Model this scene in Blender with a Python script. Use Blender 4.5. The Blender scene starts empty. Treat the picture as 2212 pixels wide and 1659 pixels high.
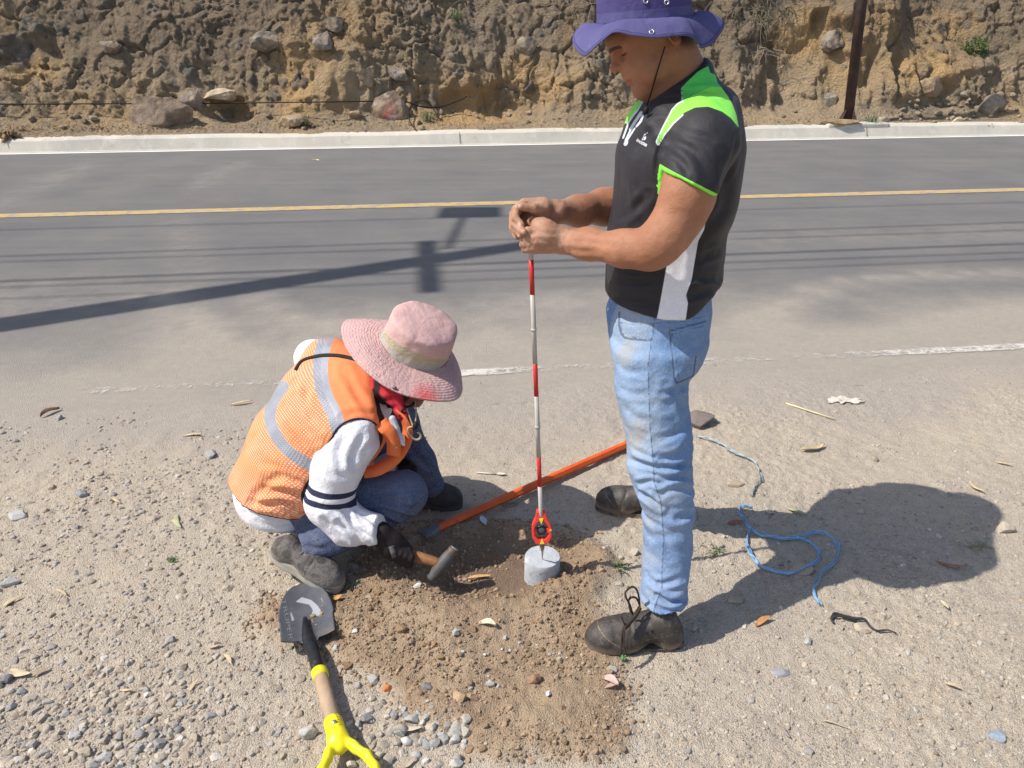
import bpy, math, random
import numpy as np
from mathutils import Vector, Matrix
random.seed(7)
R = math.radians
S = bpy.context.scene
COL = S.collection

# ---------------------------------------------------------------- camera
FPX, IW, IH = 1661.0, 2212.0, 1659.0          # focal length in pixels of the 2212 px wide view used for measuring
PITCH, ROLL, CH = R(25.0), R(0.16), 1.65
cd = bpy.data.cameras.new('camera'); cam = bpy.data.objects.new('camera', cd); COL.objects.link(cam)
cd.sensor_fit = 'HORIZONTAL'; cd.sensor_width = 36.0; cd.lens = 36.0 * FPX / IW
cd.clip_start = 0.05; cd.clip_end = 2000
cam.location = (0, 0, CH)
cam.rotation_mode = 'QUATERNION'
cam.rotation_quaternion = (Matrix.Rotation(R(90) - PITCH, 3, 'X') @ Matrix.Rotation(-ROLL, 3, 'Z')).to_quaternion()
S.camera = cam
S.render.resolution_x, S.render.resolution_y = 1024, 768

# ---------------------------------------------------------------- sky and sun
SUN_EL, SUN_AZ = R(51.4), R(12.0)             # shadows run along +X turned 12 degrees to +Y
w = bpy.data.worlds.new('World'); S.world = w; w.use_nodes = True
nt = w.node_tree
bg = nt.nodes['Background']; sky = nt.nodes.new('ShaderNodeTexSky')
sky.sky_type = 'NISHITA'; sky.sun_disc = False
sky.sun_elevation = SUN_EL
sky.sun_rotation = R(258.0)
sky.dust_density = 1.5
nt.links.new(sky.outputs[0], bg.inputs[0]); bg.inputs[1].default_value = 0.125
sd = bpy.data.lights.new('sun', 'SUN'); sun = bpy.data.objects.new('sun', sd); COL.objects.link(sun)
sd.energy = 4.4; sd.angle = R(0.53); sd.color = (1.0, 0.95, 0.87)
TOSUN = Vector((-math.cos(SUN_EL) * math.cos(SUN_AZ), -math.cos(SUN_EL) * math.sin(SUN_AZ), math.sin(SUN_EL)))
sun.rotation_mode = 'QUATERNION'; sun.rotation_quaternion = TOSUN.to_track_quat('Z', 'Y')
sun.location = (-8, -4, 12)
S.view_settings.view_transform = 'Standard'; S.view_settings.look = 'None'
S.view_settings.exposure = 0.24; S.view_settings.gamma = 1.0
S.view_settings.use_curve_mapping = False
S.cycles.max_bounces = 5; S.cycles.transparent_max_bounces = 12

# ---------------------------------------------------------------- measuring helpers
cP, sP, cR, sR = math.cos(PITCH), math.sin(PITCH), math.cos(ROLL), math.sin(ROLL)
def ray(x, y):
    u = (np.asarray(x, float) - IW / 2) / FPX; v = (np.asarray(y, float) - IH / 2) / FPX
    u2 = u * cR - v * sR; v2 = u * sR + v * cR
    return np.stack([u2, cP - v2 * sP, -sP - v2 * cP], -1)
def P(x, y, Y):
    d = ray(x, y); return np.array([0, 0, CH]) + d * (Y / d[1])
def G(x, y, z=0.0):
    d = ray(x, y); return np.array([0, 0, CH]) + d * ((z - CH) / d[2])
def mpp(p):                                    # metres per measuring pixel at point p
    return (p[1] * cP + (CH - p[2]) * sP) / FPX
def proj(V):
    V = np.asarray(V, float); dx, dy, dz = V[..., 0], V[..., 1], V[..., 2] - CH
    zc = dy * cP - dz * sP; u2 = dx / zc; v2 = -(dy * sP + dz * cP) / zc
    u = u2 * cR + v2 * sR; v = -u2 * sR + v2 * cR
    return np.stack([u * FPX + IW / 2, v * FPX + IH / 2], -1)

# ---------------------------------------------------------------- noise
def _h(ix, iy, iz, seed):
    h = (ix.astype(np.int64) * 374761393 + iy.astype(np.int64) * 668265263 + iz.astype(np.int64) * 2147483647 + seed * 1274126177) & 0xFFFFFFFF
    h = ((h ^ (h >> 13)) * 1274126177) & 0xFFFFFFFF
    h = ((h ^ (h >> 16)) * 2246822519) & 0xFFFFFFFF
    return ((h ^ (h >> 15)) & 0xFFFF) / 65535.0 * 2 - 1
def vnoise(p, seed=0):
    p = np.asarray(p, float); i = np.floor(p).astype(np.int64); f = p - i; f = f * f * f * (f * (f * 6 - 15) + 10)
    x, y, z = i[..., 0], i[..., 1], i[..., 2]; fx, fy, fz = f[..., 0], f[..., 1], f[..., 2]
    def c(a, b, d): return _h(x + a, y + b, z + d, seed)
    x00 = c(0,0,0) * (1-fx) + c(1,0,0) * fx; x10 = c(0,1,0) * (1-fx) + c(1,1,0) * fx
    x01 = c(0,0,1) * (1-fx) + c(1,0,1) * fx; x11 = c(0,1,1) * (1-fx) + c(1,1,1) * fx
    return (x00 * (1-fy) + x10 * fy) * (1-fz) + (x01 * (1-fy) + x11 * fy) * fz
def fbm(p, sc, octv=4, seed=0, gain=0.5):
    p = np.asarray(p, float) * sc; a = 1.0; s = 0.0
    for o in range(octv):
        s = s + a * vnoise(p + o * 17.3, seed + o); p = p * 2.03; a *= gain
    return s
def worley(p, sc, seed=0):                       # 2D cells: F1, F2, cell random numbers, offset from the cell point
    q = np.asarray(p, float)[..., :2] * sc; i0 = np.floor(q).astype(np.int64); n_ = len(q); F1 = np.full(n_, 9.0); F2 = np.full(n_, 9.0); R_ = np.zeros((n_, 3)); O = np.zeros((n_, 2)); z0 = np.zeros(n_, np.int64)
    for a in (-1, 0, 1):
        for b in (-1, 0, 1):
            cx, cy = i0[:, 0] + a, i0[:, 1] + b; rx = _h(cx, cy, z0, seed) * .45 + .5; ry = _h(cx, cy, z0 + 1, seed) * .45 + .5; dx, dy = q[:, 0] - cx - rx, q[:, 1] - cy - ry; d = np.sqrt(dx * dx + dy * dy)
            n1 = d < F1; F2 = np.where(n1, F1, np.minimum(F2, d)); F1 = np.where(n1, d, F1); O[n1] = np.stack([dx, dy], -1)[n1]
            for k in range(3): R_[n1, k] = _h(cx, cy, z0 + 2 + k, seed)[n1]
    return F1, F2, R_, O
def xy3(x, y): return np.stack([x, y, np.zeros_like(x)], -1)

# ---------------------------------------------------------------- 2D helpers
def sdpoly(pts, poly):                          # positive inside
    poly = np.asarray(poly, float); x, y = pts[..., 0], pts[..., 1]
    d = np.full(x.shape, 1e18); ins = np.zeros(x.shape, bool)
    for i in range(len(poly)):
        a, b = poly[i], poly[(i + 1) % len(poly)]
        e = b - a; wx, wy = x - a[0], y - a[1]
        t = np.clip((wx * e[0] + wy * e[1]) / (e @ e + 1e-12), 0, 1)
        d = np.minimum(d, (wx - e[0] * t) ** 2 + (wy - e[1] * t) ** 2)
        c = (a[1] <= y) != (b[1] <= y)
        if abs(e[1]) > 1e-12: ins ^= c & (x < a[0] + (y - a[1]) / e[1] * e[0])
    d = np.sqrt(d); return np.where(ins, d, -d)
def dline(pts, line):
    line = np.asarray(line, float); x, y = pts[..., 0], pts[..., 1]; d = np.full(x.shape, 1e18)
    for a, b in zip(line[:-1], line[1:]):
        e = b - a; t = np.clip(((x - a[0]) * e[0] + (y - a[1]) * e[1]) / (e @ e + 1e-12), 0, 1)
        d = np.minimum(d, (x - a[0] - e[0] * t) ** 2 + (y - a[1] - e[1] * t) ** 2)
    return np.sqrt(d)
def sstep(a, b, x):
    t = np.clip((x - a) / (b - a), 0, 1); return t * t * (3 - 2 * t)
def crom(pts, n=8, closed=False):
    pts = [np.asarray(p, float) for p in pts]; out = []
    m = len(pts); rng = range(m) if closed else range(m - 1)
    for i in rng:
        if closed: p0, p1, p2, p3 = pts[i - 1], pts[i], pts[(i + 1) % m], pts[(i + 2) % m]
        else: p0, p1, p2, p3 = pts[max(i - 1, 0)], pts[i], pts[i + 1], pts[min(i + 2, m - 1)]
        for k in range(n):
            t = k / n
            out.append(0.5 * (2 * p1 + (p2 - p0) * t + (2 * p0 - 5 * p1 + 4 * p2 - p3) * t * t + (3 * p1 - p0 - 3 * p2 + p3) * t ** 3))
    if not closed: out.append(pts[-1])
    return np.array(out)

# ---------------------------------------------------------------- objects
def mkmesh(name, V, F, attrs=None, smooth=True):
    V = np.asarray(V, np.float32); me = bpy.data.meshes.new(name)
    if isinstance(F, np.ndarray):
        k = F.shape[1]; me.vertices.add(len(V)); me.vertices.foreach_set('co', V.ravel())
        me.loops.add(F.size); me.loops.foreach_set('vertex_index', F.ravel().astype(np.int32))
        me.polygons.add(len(F)); me.polygons.foreach_set('loop_start', np.arange(0, F.size, k, dtype=np.int32))
        me.polygons.foreach_set('loop_total', np.full(len(F), k, np.int32)); me.update(calc_edges=True)
    else:
        me.from_pydata([tuple(map(float, v)) for v in V], [], [tuple(map(int, f)) for f in F]); me.update()
    me.polygons.foreach_set('use_smooth', np.full(len(me.polygons), bool(smooth)))
    for k, a in (attrs or {}).items():
        a = np.asarray(a, np.float32)
        if a.ndim == 2:
            at = me.attributes.new(k, 'FLOAT_COLOR', 'POINT'); at.data.foreach_set('color', np.concatenate([a, np.ones((len(a), 1), np.float32)], 1).ravel())
        else:
            at = me.attributes.new(k, 'FLOAT', 'POINT'); at.data.foreach_set('value', a)
    return me
def root_of(p):
    while p.parent: p = p.parent
    return p
def worldloc(p):
    l = Vector(p.location)
    while p.parent: p = p.parent; l = l + Vector(p.location)
    return l
def link(name, me, m=None, parent=None):
    o = bpy.data.objects.new(name, me); COL.objects.link(o)
    if m is not None:
        for mm in (m if isinstance(m, (list, tuple)) else [m]): me.materials.append(mm)
    if parent is not None: o.parent = parent; o.location = -worldloc(parent)
    return o
def part(name, V, F, m, parent, attrs=None, smooth=True, label=None):
    o = link(name, mkmesh(name, V, F, attrs, smooth), m, parent)
    if label: o['label'] = label
    return o
def tag(o, label, cat, group=None):
    o['label'] = label; o['category'] = cat
    if group: o['group'] = group
    return o
def thing(name, label, cat, loc=(0, 0, 0), group=None):
    o = bpy.data.objects.new(name, None); o.empty_display_size = 0.1; COL.objects.link(o); o.location = tuple(float(c) for c in loc)
    return tag(o, label, cat, group)
def tmesh(name, V, F, m, label, cat, group=None, attrs=None, smooth=True, base=None):     # a thing that is one mesh
    V = np.asarray(V, float); b = np.array(base) if base is not None else np.array([V[:, 0].mean(), V[:, 1].mean(), V[:, 2].min()])
    o = link(name, mkmesh(name, V - b, F, attrs, smooth), m); o.location = tuple(b)
    return tag(o, label, cat, group)
class MB:
    def __init__(s): s.V = []; s.F = []
    def add(s, V, F):
        n = len(s.V); s.V += [tuple(v) for v in V]; s.F += [tuple(i + n for i in f) for f in F]; return s
    def tube(s, pts, r, n=8, cap=True):
        pts = np.asarray(pts, float); m = len(pts); r = np.broadcast_to(np.asarray(r, float), (m,)) if np.ndim(r) < 2 else r
        T = np.gradient(pts, axis=0); T /= np.linalg.norm(T, axis=1)[:, None] + 1e-12
        up = np.array([0, 0, 1.0]) if abs(T[0][2]) < .9 else np.array([0, 1.0, 0]); V = []
        for i in range(m):
            a = up - T[i] * (up @ T[i]); a /= np.linalg.norm(a) + 1e-12; up = a; b = np.cross(T[i], a)
            for k in range(n):
                q = 2 * math.pi * k / n; V.append(pts[i] + r[i] * (a * math.cos(q) + b * math.sin(q)))
        F = [(i * n + k, i * n + (k + 1) % n, (i + 1) * n + (k + 1) % n, (i + 1) * n + k) for i in range(m - 1) for k in range(n)]
        if cap: F += [tuple(range(n))[::-1], tuple((m - 1) * n + k for k in range(n))]
        return s.add(V, F)
    def ribbon(s, pts, side, wd, th=0.001):
        pts = np.asarray(pts, float); side = np.asarray(side, float); side = np.broadcast_to(side, pts.shape); m = len(pts); V = []
        wd = np.broadcast_to(wd, (m,)); T = np.gradient(pts, axis=0); T /= np.linalg.norm(T, axis=1)[:, None] + 1e-12
        for i in range(m):
            sv = side[i] - T[i] * (side[i] @ T[i]); sv /= np.linalg.norm(sv) + 1e-12; nn = np.cross(T[i], sv)
            for a, b in ((-1, -1), (1, -1), (1, 1), (-1, 1)): V.append(pts[i] + sv * a * wd[i] / 2 + nn * b * th / 2)
        F = [(i * 4 + k, i * 4 + (k + 1) % 4, (i + 1) * 4 + (k + 1) % 4, (i + 1) * 4 + k) for i in range(m - 1) for k in range(4)]
        F += [(3, 2, 1, 0), tuple((m - 1) * 4 + k for k in range(4))]
        return s.add(V, F)
    def prism(s, poly, O, U, W, th):               # polygon in the plane (U,W) at O, thickness th along UxW
        O, U, W = map(np.asarray, (O, U, W)); N = np.cross(U, W); n = len(poly)
        V = [O + U * a + W * b for a, b in poly] + [O + U * a + W * b + N * th for a, b in poly]
        return s.add(V, [tuple(range(n))[::-1], tuple(range(n, 2 * n))] + [(k, (k + 1) % n, n + (k + 1) % n, n + k) for k in range(n)])
    def box(s, c, ax, hs):
        c = np.asarray(c, float); ax = [np.asarray(a, float) for a in ax]; V = []
        for i in (-1, 1):
            for j in (-1, 1):
                for k in (-1, 1): V.append(c + ax[0] * i * hs[0] + ax[1] * j * hs[1] + ax[2] * k * hs[2])
        return s.add(V, [(0,1,3,2), (4,6,7,5), (0,4,5,1), (2,3,7,6), (0,2,6,4), (1,5,7,3)])
    def lathe(s, prof, O, A, n=24):                # prof: (radius, height) along axis A
        O = np.asarray(O, float); A = np.asarray(A, float); A = A / np.linalg.norm(A)
        u = np.cross(A, [0, 1.0, 0]); u = u if np.linalg.norm(u) > .1 else np.cross(A, [1.0, 0, 0]); u /= np.linalg.norm(u); v = np.cross(A, u); V = []
        for r, hh in prof:
            for k in range(n): q = 2 * math.pi * k / n; V.append(O + A * hh + r * (u * math.cos(q) + v * math.sin(q)))
        m = len(prof); F = [(i * n + k, i * n + (k + 1) % n, (i + 1) * n + (k + 1) % n, (i + 1) * n + k) for i in range(m - 1) for k in range(n)]
        F += [tuple(range(n))[::-1], tuple((m - 1) * n + k for k in range(n))]
        return s.add(V, F)
    def part(s, name, m, parent, smooth=True, label=None): return part(name, s.V, s.F, m, parent, None, smooth, label)
    def thing(s, name, m, label, cat, group=None, smooth=True): return tmesh(name, s.V, s.F, m, label, cat, group, None, smooth)
def autosharp(o, ang=35):
    me = o.data
    try: me.set_sharp_from_angle(angle=R(ang))
    except Exception: pass
    return o
def bevel(o, wd=0.002, seg=2):
    b = o.modifiers.new('bevel', 'BEVEL'); b.width = wd; b.segments = seg; b.limit_method = 'ANGLE'; b.angle_limit = R(35); return o

# ---------------------------------------------------------------- implicit surfaces
def smin(a, b, k):
    hh = np.maximum(k - np.abs(a - b), 0) / k; return np.minimum(a, b) - hh * hh * k * .25
def smax(a, b, k): return -smin(-a, -b, k)
def A3(*v): return np.array(v, float)
def cap(a, b, ra, rb):
    a, b = np.asarray(a, float), np.asarray(b, float); ab = b - a; L = ab @ ab + 1e-12
    def f(p):
        t = np.clip(((p - a) @ ab) / L, 0, 1); return np.linalg.norm(p - a - t[:, None] * ab, axis=1) - (ra + (rb - ra) * t)
    return f
def ecap(a, b, ra, rb, Lv):                      # elliptical section: r = (along Lv, across Lv)
    a, b = np.asarray(a, float), np.asarray(b, float); ab = b - a; L = ab @ ab + 1e-12; Lv = np.asarray(Lv, float); Lv = Lv / np.linalg.norm(Lv)
    def f(p):
        t = np.clip(((p - a) @ ab) / L, 0, 1); q = p - a - t[:, None] * ab; l = q @ Lv; o = q - l[:, None] * Lv
        r0 = ra[0] + (rb[0] - ra[0]) * t; r1 = ra[1] + (rb[1] - ra[1]) * t
        k = np.sqrt((l / r0) ** 2 + (o ** 2).sum(1) / r1 ** 2)
        return (k - 1) * np.minimum(r0, r1)
    return f
def ell(c, r, M=None):
    c = np.asarray(c, float); r = np.asarray(r, float)
    def f(p):
        q = p - c
        if M is not None: q = q @ M                # columns of M are the axes
        k0 = np.linalg.norm(q / r, axis=1); k1 = np.linalg.norm(q / (r * r), axis=1) + 1e-9
        return k0 * (k0 - 1) / k1
    return f
def zloft(rows, ex=2.3, n=6):                    # rows (z, cx, cy, rx, ry)
    rows = crom(sorted([tuple(map(float, r)) for r in rows]), n); z, cx, cy, rx, ry = rows.T
    def f(p):
        Z = p[:, 2]; x = np.interp(Z, z, cx); y = np.interp(Z, z, cy); a = np.interp(Z, z, rx); b = np.interp(Z, z, ry)
        k = (np.abs((p[:, 0] - x) / a) ** ex + np.abs((p[:, 1] - y) / b) ** ex) ** (1 / ex)
        return smax((k - 1) * np.minimum(a, b), np.maximum(Z - z[-1], z[0] - Z), 0.02)
    return f
def union(items, k=0.02):                        # items: f or (f, k)
    def f(p):
        d = None
        for it in items:
            g, kk = it if isinstance(it, tuple) else (it, k)
            v = g(p); d = v if d is None else smin(d, v, kk)
        return d
    return f
def cut(f, *gs, k=0.004):
    def h_(p):
        d = f(p)
        for g in gs: d = smax(d, -g(p), k)
        return d
    return h_
def half(o, n):                                  # inside where (p-o).n < 0
    o, n = np.asarray(o, float), np.asarray(n, float); n = n / np.linalg.norm(n)
    return lambda p: (p - o) @ n
def inter(f, g, k=0.004): return lambda p: smax(f(p), g(p), k)
def nets(f, lo, hi, h):
    lo, hi = np.asarray(lo, float), np.asarray(hi, float); C = 4
    n = (np.ceil((hi - lo) / h / C).astype(int)) * C + 1
    cn = (n - 1) // C + 1
    g = np.stack(np.meshgrid(*[np.arange(m) for m in cn], indexing='ij'), -1).reshape(-1, 3)
    dc = f(lo + g * h * C).reshape(cn)
    near = np.abs(dc) < h * C * 2.6
    vol = np.repeat(np.repeat(np.repeat(dc, C, 0), C, 1), C, 2)[:n[0], :n[1], :n[2]].astype(np.float32)
    m = near.copy()
    for ax in range(3):
        for s_ in (1, -1): m |= np.roll(near, s_, ax)
    mf = np.repeat(np.repeat(np.repeat(m, C, 0), C, 1), C, 2)[:n[0], :n[1], :n[2]]
    idx = np.argwhere(mf)
    for i in range(0, len(idx), 400000):
        q = idx[i:i + 400000]; vol[q[:, 0], q[:, 1], q[:, 2]] = f(lo + q * h)
    s = vol < 0
    c = s[:-1, :-1, :-1].astype(np.int8)
    cnt = sum(s[a:a + n[0] - 1, b:b + n[1] - 1, d:d + n[2] - 1].astype(np.int8) for a in (0, 1) for b in (0, 1) for d in (0, 1))
    cell = np.argwhere((cnt > 0) & (cnt < 8)); vid = -np.ones(cnt.shape, np.int64); vid[cell[:, 0], cell[:, 1], cell[:, 2]] = np.arange(len(cell))
    off = [(a, b, d) for a in (0, 1) for b in (0, 1) for d in (0, 1)]
    val = {o: vol[cell[:, 0] + o[0], cell[:, 1] + o[1], cell[:, 2] + o[2]] for o in off}
    acc = np.zeros((len(cell), 3)); num = np.zeros(len(cell))
    for o in off:
        for ax in range(3):
            if o[ax] == 0:
                o2 = list(o); o2[ax] = 1; o2 = tuple(o2); a, b = val[o], val[o2]; x = (a < 0) != (b < 0)
                t = np.where(x, a / np.where(x, a - b, 1), 0); q = np.tile(np.array(o, float), (len(cell), 1)); q[:, ax] += t
                acc += q * x[:, None]; num += x
    V = lo + (cell + acc / num[:, None]) * h
    Fs = []
    for ax in range(3):
        u, v = (ax + 1) % 3, (ax + 2) % 3
        sl0 = [slice(None)] * 3; sl1 = [slice(None)] * 3; sl0[ax] = slice(0, -1); sl1[ax] = slice(1, None)
        a, b = s[tuple(sl0)], s[tuple(sl1)]; e = np.argwhere(a != b)
        e = e[(e[:, u] > 0) & (e[:, v] > 0) & (e[:, u] < n[u] - 1) & (e[:, v] < n[v] - 1)]
        ins = a[e[:, 0], e[:, 1], e[:, 2]]
        def c_(du, dv):
            q = e.copy(); q[:, u] += du; q[:, v] += dv; return vid[q[:, 0], q[:, 1], q[:, 2]]
        F = np.stack([c_(-1, -1), c_(0, -1), c_(0, 0), c_(-1, 0)], 1); F[~ins] = F[~ins][:, ::-1]; Fs.append(F)
    return V, np.concatenate(Fs)
def vnormals(V, F):
    N = np.zeros_like(V); q = np.cross(V[F[:, 2]] - V[F[:, 0]], V[F[:, 3]] - V[F[:, 1]])
    for k in range(4): np.add.at(N, F[:, k], q)
    return N / (np.linalg.norm(N, axis=1)[:, None] + 1e-12)
def relax(V, F, it=2, lam=.5):
    E = np.concatenate([F[:, [0, 1]], F[:, [1, 2]], F[:, [2, 3]], F[:, [3, 0]]])
    for _ in range(it):
        A = np.zeros_like(V); c = np.zeros(len(V))
        np.add.at(A, E[:, 0], V[E[:, 1]]); np.add.at(A, E[:, 1], V[E[:, 0]]); np.add.at(c, E[:, 0], 1); np.add.at(c, E[:, 1], 1)
        V = V + lam * (A / np.maximum(c, 1)[:, None] - V)
    return V
def join(*ms):                                   # [(V,F,attrs)]
    V = np.concatenate([m[0] for m in ms]); F = []; n = 0
    for m in ms: F.append(m[1] + n); n += len(m[0])
    keys = set(k for m in ms for k in m[2]); at = {k: np.concatenate([m[2].get(k, np.full(len(m[0]), -1.0)) for m in ms]) for k in keys}
    return V, np.concatenate(F), at
def creases(V, N, lines):                        # lines: (px polyline, width px, depth px); positive depth pulls in
    q = proj(V); sc = np.array([(V[:, 1] * cP + (CH - V[:, 2]) * sP) / FPX])[0]; D = np.zeros(len(V)); face = np.clip(-(N @ A3(0, .9, -.4)) * 2, 0, 1)
    for ln, wd, dp in lines:
        ln = crom(ln, 5); d = dline(q, ln) / wd; L = np.linalg.norm(np.diff(ln, axis=0), axis=1).sum()
        de = np.minimum(np.linalg.norm(q - ln[0], axis=1), np.linalg.norm(q - ln[-1], axis=1)) / (L * .5)
        tap = sstep(0, .7, de + .12)
        D += -dp * np.exp(-d * d) * tap * sc + .55 * dp * np.exp(-((d - 1.7) / .9) ** 2) * tap * sc
    return V + N * (D * face)[:, None]

# ---------------------------------------------------------------- materials
class NT:
    def __init__(s, name):
        s.m = bpy.data.materials.new(name); s.m.use_nodes = True; s.t = s.m.node_tree; s.b = s.t.nodes['Principled BSDF']
    def n(s, typ, ins=None, **kw):
        x = s.t.nodes.new(typ)
        for k, v in kw.items(): setattr(x, k, v)
        for k, v in (ins or {}).items(): s.set(x.inputs[k], v)
        return x
    def set(s, sock, v):
        if isinstance(v, bpy.types.NodeSocket): s.t.links.new(v, sock)
        elif isinstance(v, (tuple, list)) and len(v) == 3 and sock.type == 'RGBA': sock.default_value = (*v, 1)
        else: sock.default_value = v
    def math(s, op, a, b=0.0, c=0.0, clamp=False):
        x = s.n('ShaderNodeMath', operation=op, use_clamp=clamp); s.set(x.inputs[0], a); s.set(x.inputs[1], b); s.set(x.inputs[2], c); return x.outputs[0]
    def co(s): return s.n('ShaderNodeTexCoord').outputs['Object']
    def noise(s, scale, detail=4, rough=.55, vec=None, dist=0):
        x = s.n('ShaderNodeTexNoise', {'Scale': scale, 'Detail': detail, 'Roughness': rough, 'Distortion': dist}); s.set(x.inputs['Vector'], vec if vec is not None else s.co()); return x.outputs['Fac']
    def vor(s, scale, feature='F1', out='Distance', vec=None):
        x = s.n('ShaderNodeTexVoronoi', {'Scale': scale}, feature=feature); s.set(x.inputs['Vector'], vec if vec is not None else s.co()); return x.outputs[out]
    def mapr(s, v, a, b, c=0.0, d=1.0):
        x = s.n('ShaderNodeMapRange', {'From Min': a, 'From Max': b, 'To Min': c, 'To Max': d}); s.set(x.inputs['Value'], v); return x.outputs[0]
    def mix(s, f, a, b, mode='MIX'):
        x = s.n('ShaderNodeMix', data_type='RGBA', blend_type=mode); s.set(x.inputs[0], f); s.set(x.inputs[6], a); s.set(x.inputs[7], b); return x.outputs[2]
    def attr(s, name, out='Fac'): return s.n('ShaderNodeAttribute', attribute_name=name).outputs[out]
    def edge(s, name, soft=.0015): return s.math('MULTIPLY_ADD', s.attr(name), 1 / soft, .5, True)
    def scl(s, x, y, z, rot=(0, 0, 0)): return s.n('ShaderNodeMapping', {'Vector': s.co(), 'Scale': (x, y, z), 'Rotation': rot}).outputs[0]
    def out(s, col, rough=.7, bump=None, bd=.001, spec=.3, metal=0.0, bs=1.0, **kw):
        s.set(s.b.inputs['Base Color'], col); s.set(s.b.inputs['Roughness'], rough); s.b.inputs['Specular IOR Level'].default_value = spec; s.set(s.b.inputs['Metallic'], metal)
        if bump is not None:
            b = s.n('ShaderNodeBump', {'Height': bump, 'Distance': bd, 'Strength': bs}); s.t.links.new(b.outputs[0], s.b.inputs['Normal'])
        for k, v in kw.items(): s.set(s.b.inputs[k], v)
        return s.m
def plain(name, col, rough=.6, var=.25, vs=12, bs=80, bd=.0006, spec=.3, metal=0.0, dirt=None, dirtf=(.5, .7), ds=6, **kw):
    n = NT(name); v = n.mapr(n.noise(vs), .3, .7, 1 - var, 1 + var); c = n.mix(1.0, col, n.n('ShaderNodeCombineXYZ', {0: v, 1: v, 2: v}).outputs[0], 'MULTIPLY')
    if dirt: c = n.mix(n.mapr(n.noise(ds, 6, .65), dirtf[0], dirtf[1]), c, dirt)
    return n.out(c, rough, n.noise(bs, 5, .6), bd, spec, metal, **kw)
# ================================================================ SETTING
RA = R(6.26); RU, RV = np.array([math.cos(RA), math.sin(RA)]), np.array([-math.sin(RA), math.cos(RA)])
def UV(x, y): return x * RU[0] + y * RU[1], x * RV[0] + y * RV[1]
def XY(u, v): return u * RU[0] + v * RV[0], u * RU[1] + v * RV[1]
def gpoly(pts): return [tuple(G(x, y)[:2]) for x, y in pts]
EARTH = gpoly([(560,1300),(745,1262),(800,1190),(900,1150),(1060,1130),(1230,1150),(1275,1180),(1330,1215),(1300,1290),(1322,1400),(1345,1500),(1350,1659),(1010,1659),(985,1580),(900,1560),(850,1500),(730,1450),(680,1400),(570,1370),(535,1330)])
HOLE = gpoly([(930,1180),(1060,1160),(1235,1175),(1232,1225),(1120,1290),(1000,1310),(930,1270)])
EDGE_V = 3.62
def ground_h(x, y):
    x = np.asarray(x, float); y = np.asarray(y, float); p = xy3(x, y); u, v = UV(x, y); q = np.stack([x, y], -1)
    near = 1 - sstep(2.9, 3.5, v)
    wob = fbm(p, 7, 3, 11) * .035
    e = sdpoly(q, EARTH) + wob; hl = sdpoly(q, HOLE) + wob * .5
    em = sstep(-.03, .05, e); hm = sstep(-.06, .09, hl)
    z = fbm(p, 1.3, 3, 3) * .008 * near
    rough = .4 + .9 * sstep(-.3, .5, fbm(p, 1.7, 2, 31))
    z = z + (fbm(p, 16, 3, 5) * .0035 + np.abs(fbm(p, 48, 3, 9)) * .0062 * rough) * (.25 + .75 * near)
    rim = np.exp(-((hl + .10) / .07) ** 2) * sstep(-.05, .05, e)
    z = z + em * (np.abs(fbm(p, 34, 4, 21)) * .008 + .006 + np.maximum(fbm(p, 6, 4, 23), -.1) * .014) * (1 - .35 * hm) + rim * .02
    z = z - hm * .030
    # raised lip of dug soil on the near and left side of the hole
    z = z + em * .03 * np.exp(-(((x + .32) / .28) ** 2 + ((y - 1.74) / .16) ** 2))
    z = z + em * .012 * np.exp(-(((x - .05) / .3) ** 2 + ((y - 1.5) / .12) ** 2))
    # wheel track ruts
    for c0, amp in ((2.98, .008), (3.16, .006)):
        z = z - amp * np.exp(-((v - c0 - .05 * np.sin(u * 1.3)) / .05) ** 2) * sstep(-.5, .4, np.sin(u * .9 + 1)) * near
    z = z - .026 * sstep(3.2, 3.95, v + fbm(p, 2.2, 3, 40) * .16) + .006
    return z, em, hm
def gz(x, y): return float(ground_h(np.array([x]), np.array([y]))[0][0])
def Gs(x, y, it=4):                              # ground point under a measuring pixel, on the relief
    z = 0.0
    for _ in range(it): p = G(x, y, z); z = gz(p[0], p[1])
    return np.array([p[0], p[1], z])

def grid(xs, ys):
    X, Y = np.meshgrid(xs, ys, indexing='ij'); nx, ny = X.shape
    i = np.arange(nx * ny).reshape(nx, ny); F = np.stack([i[:-1, :-1], i[1:, :-1], i[1:, 1:], i[:-1, 1:]], -1).reshape(-1, 4)
    return X.ravel(), Y.ravel(), F

# ---- dirt verge (near field, real relief)
n = NT('dirt'); e = n.attr('earth'); c0 = n.noise(2.2, 5, .6); c1 = n.noise(28, 6, .7); c2 = n.noise(140, 4, .7)
dust = n.mix(n.mapr(c0, .35, .65), (.46, .374, .28), (.395, .335, .265))
dust = n.mix(n.mapr(c1, .35, .7), dust, (.50, .435, .35))
dust = n.mix(n.attr('edge'), dust, n.mix(n.mapr(c1, .3, .7), (.42, .362, .30), (.36, .318, .27))); dust = n.mix(n.mapr(c2, .50, .72, 0, .8), dust, (.21, .19, .17))
grit = n.mapr(n.vor(190), .0, .35, .72, 1.12)
soil = n.mix(n.mapr(c1, .3, .7), (.325, .232, .150), (.235, .165, .108)); soil = n.mix(n.mapr(c0, .4, .65), soil, (.40, .305, .21))
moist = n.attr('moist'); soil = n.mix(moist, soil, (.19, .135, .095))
col = n.mix(e, dust, soil); col = n.mix(1.0, col, n.n('ShaderNodeCombineXYZ', {0: grit, 1: grit, 2: grit}).outputs[0], 'MULTIPLY')
bh = n.math('ADD', n.math('MULTIPLY', n.noise(110, 6, .75), 1.0), n.math('MULTIPLY', n.vor(230), -.6))
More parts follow.
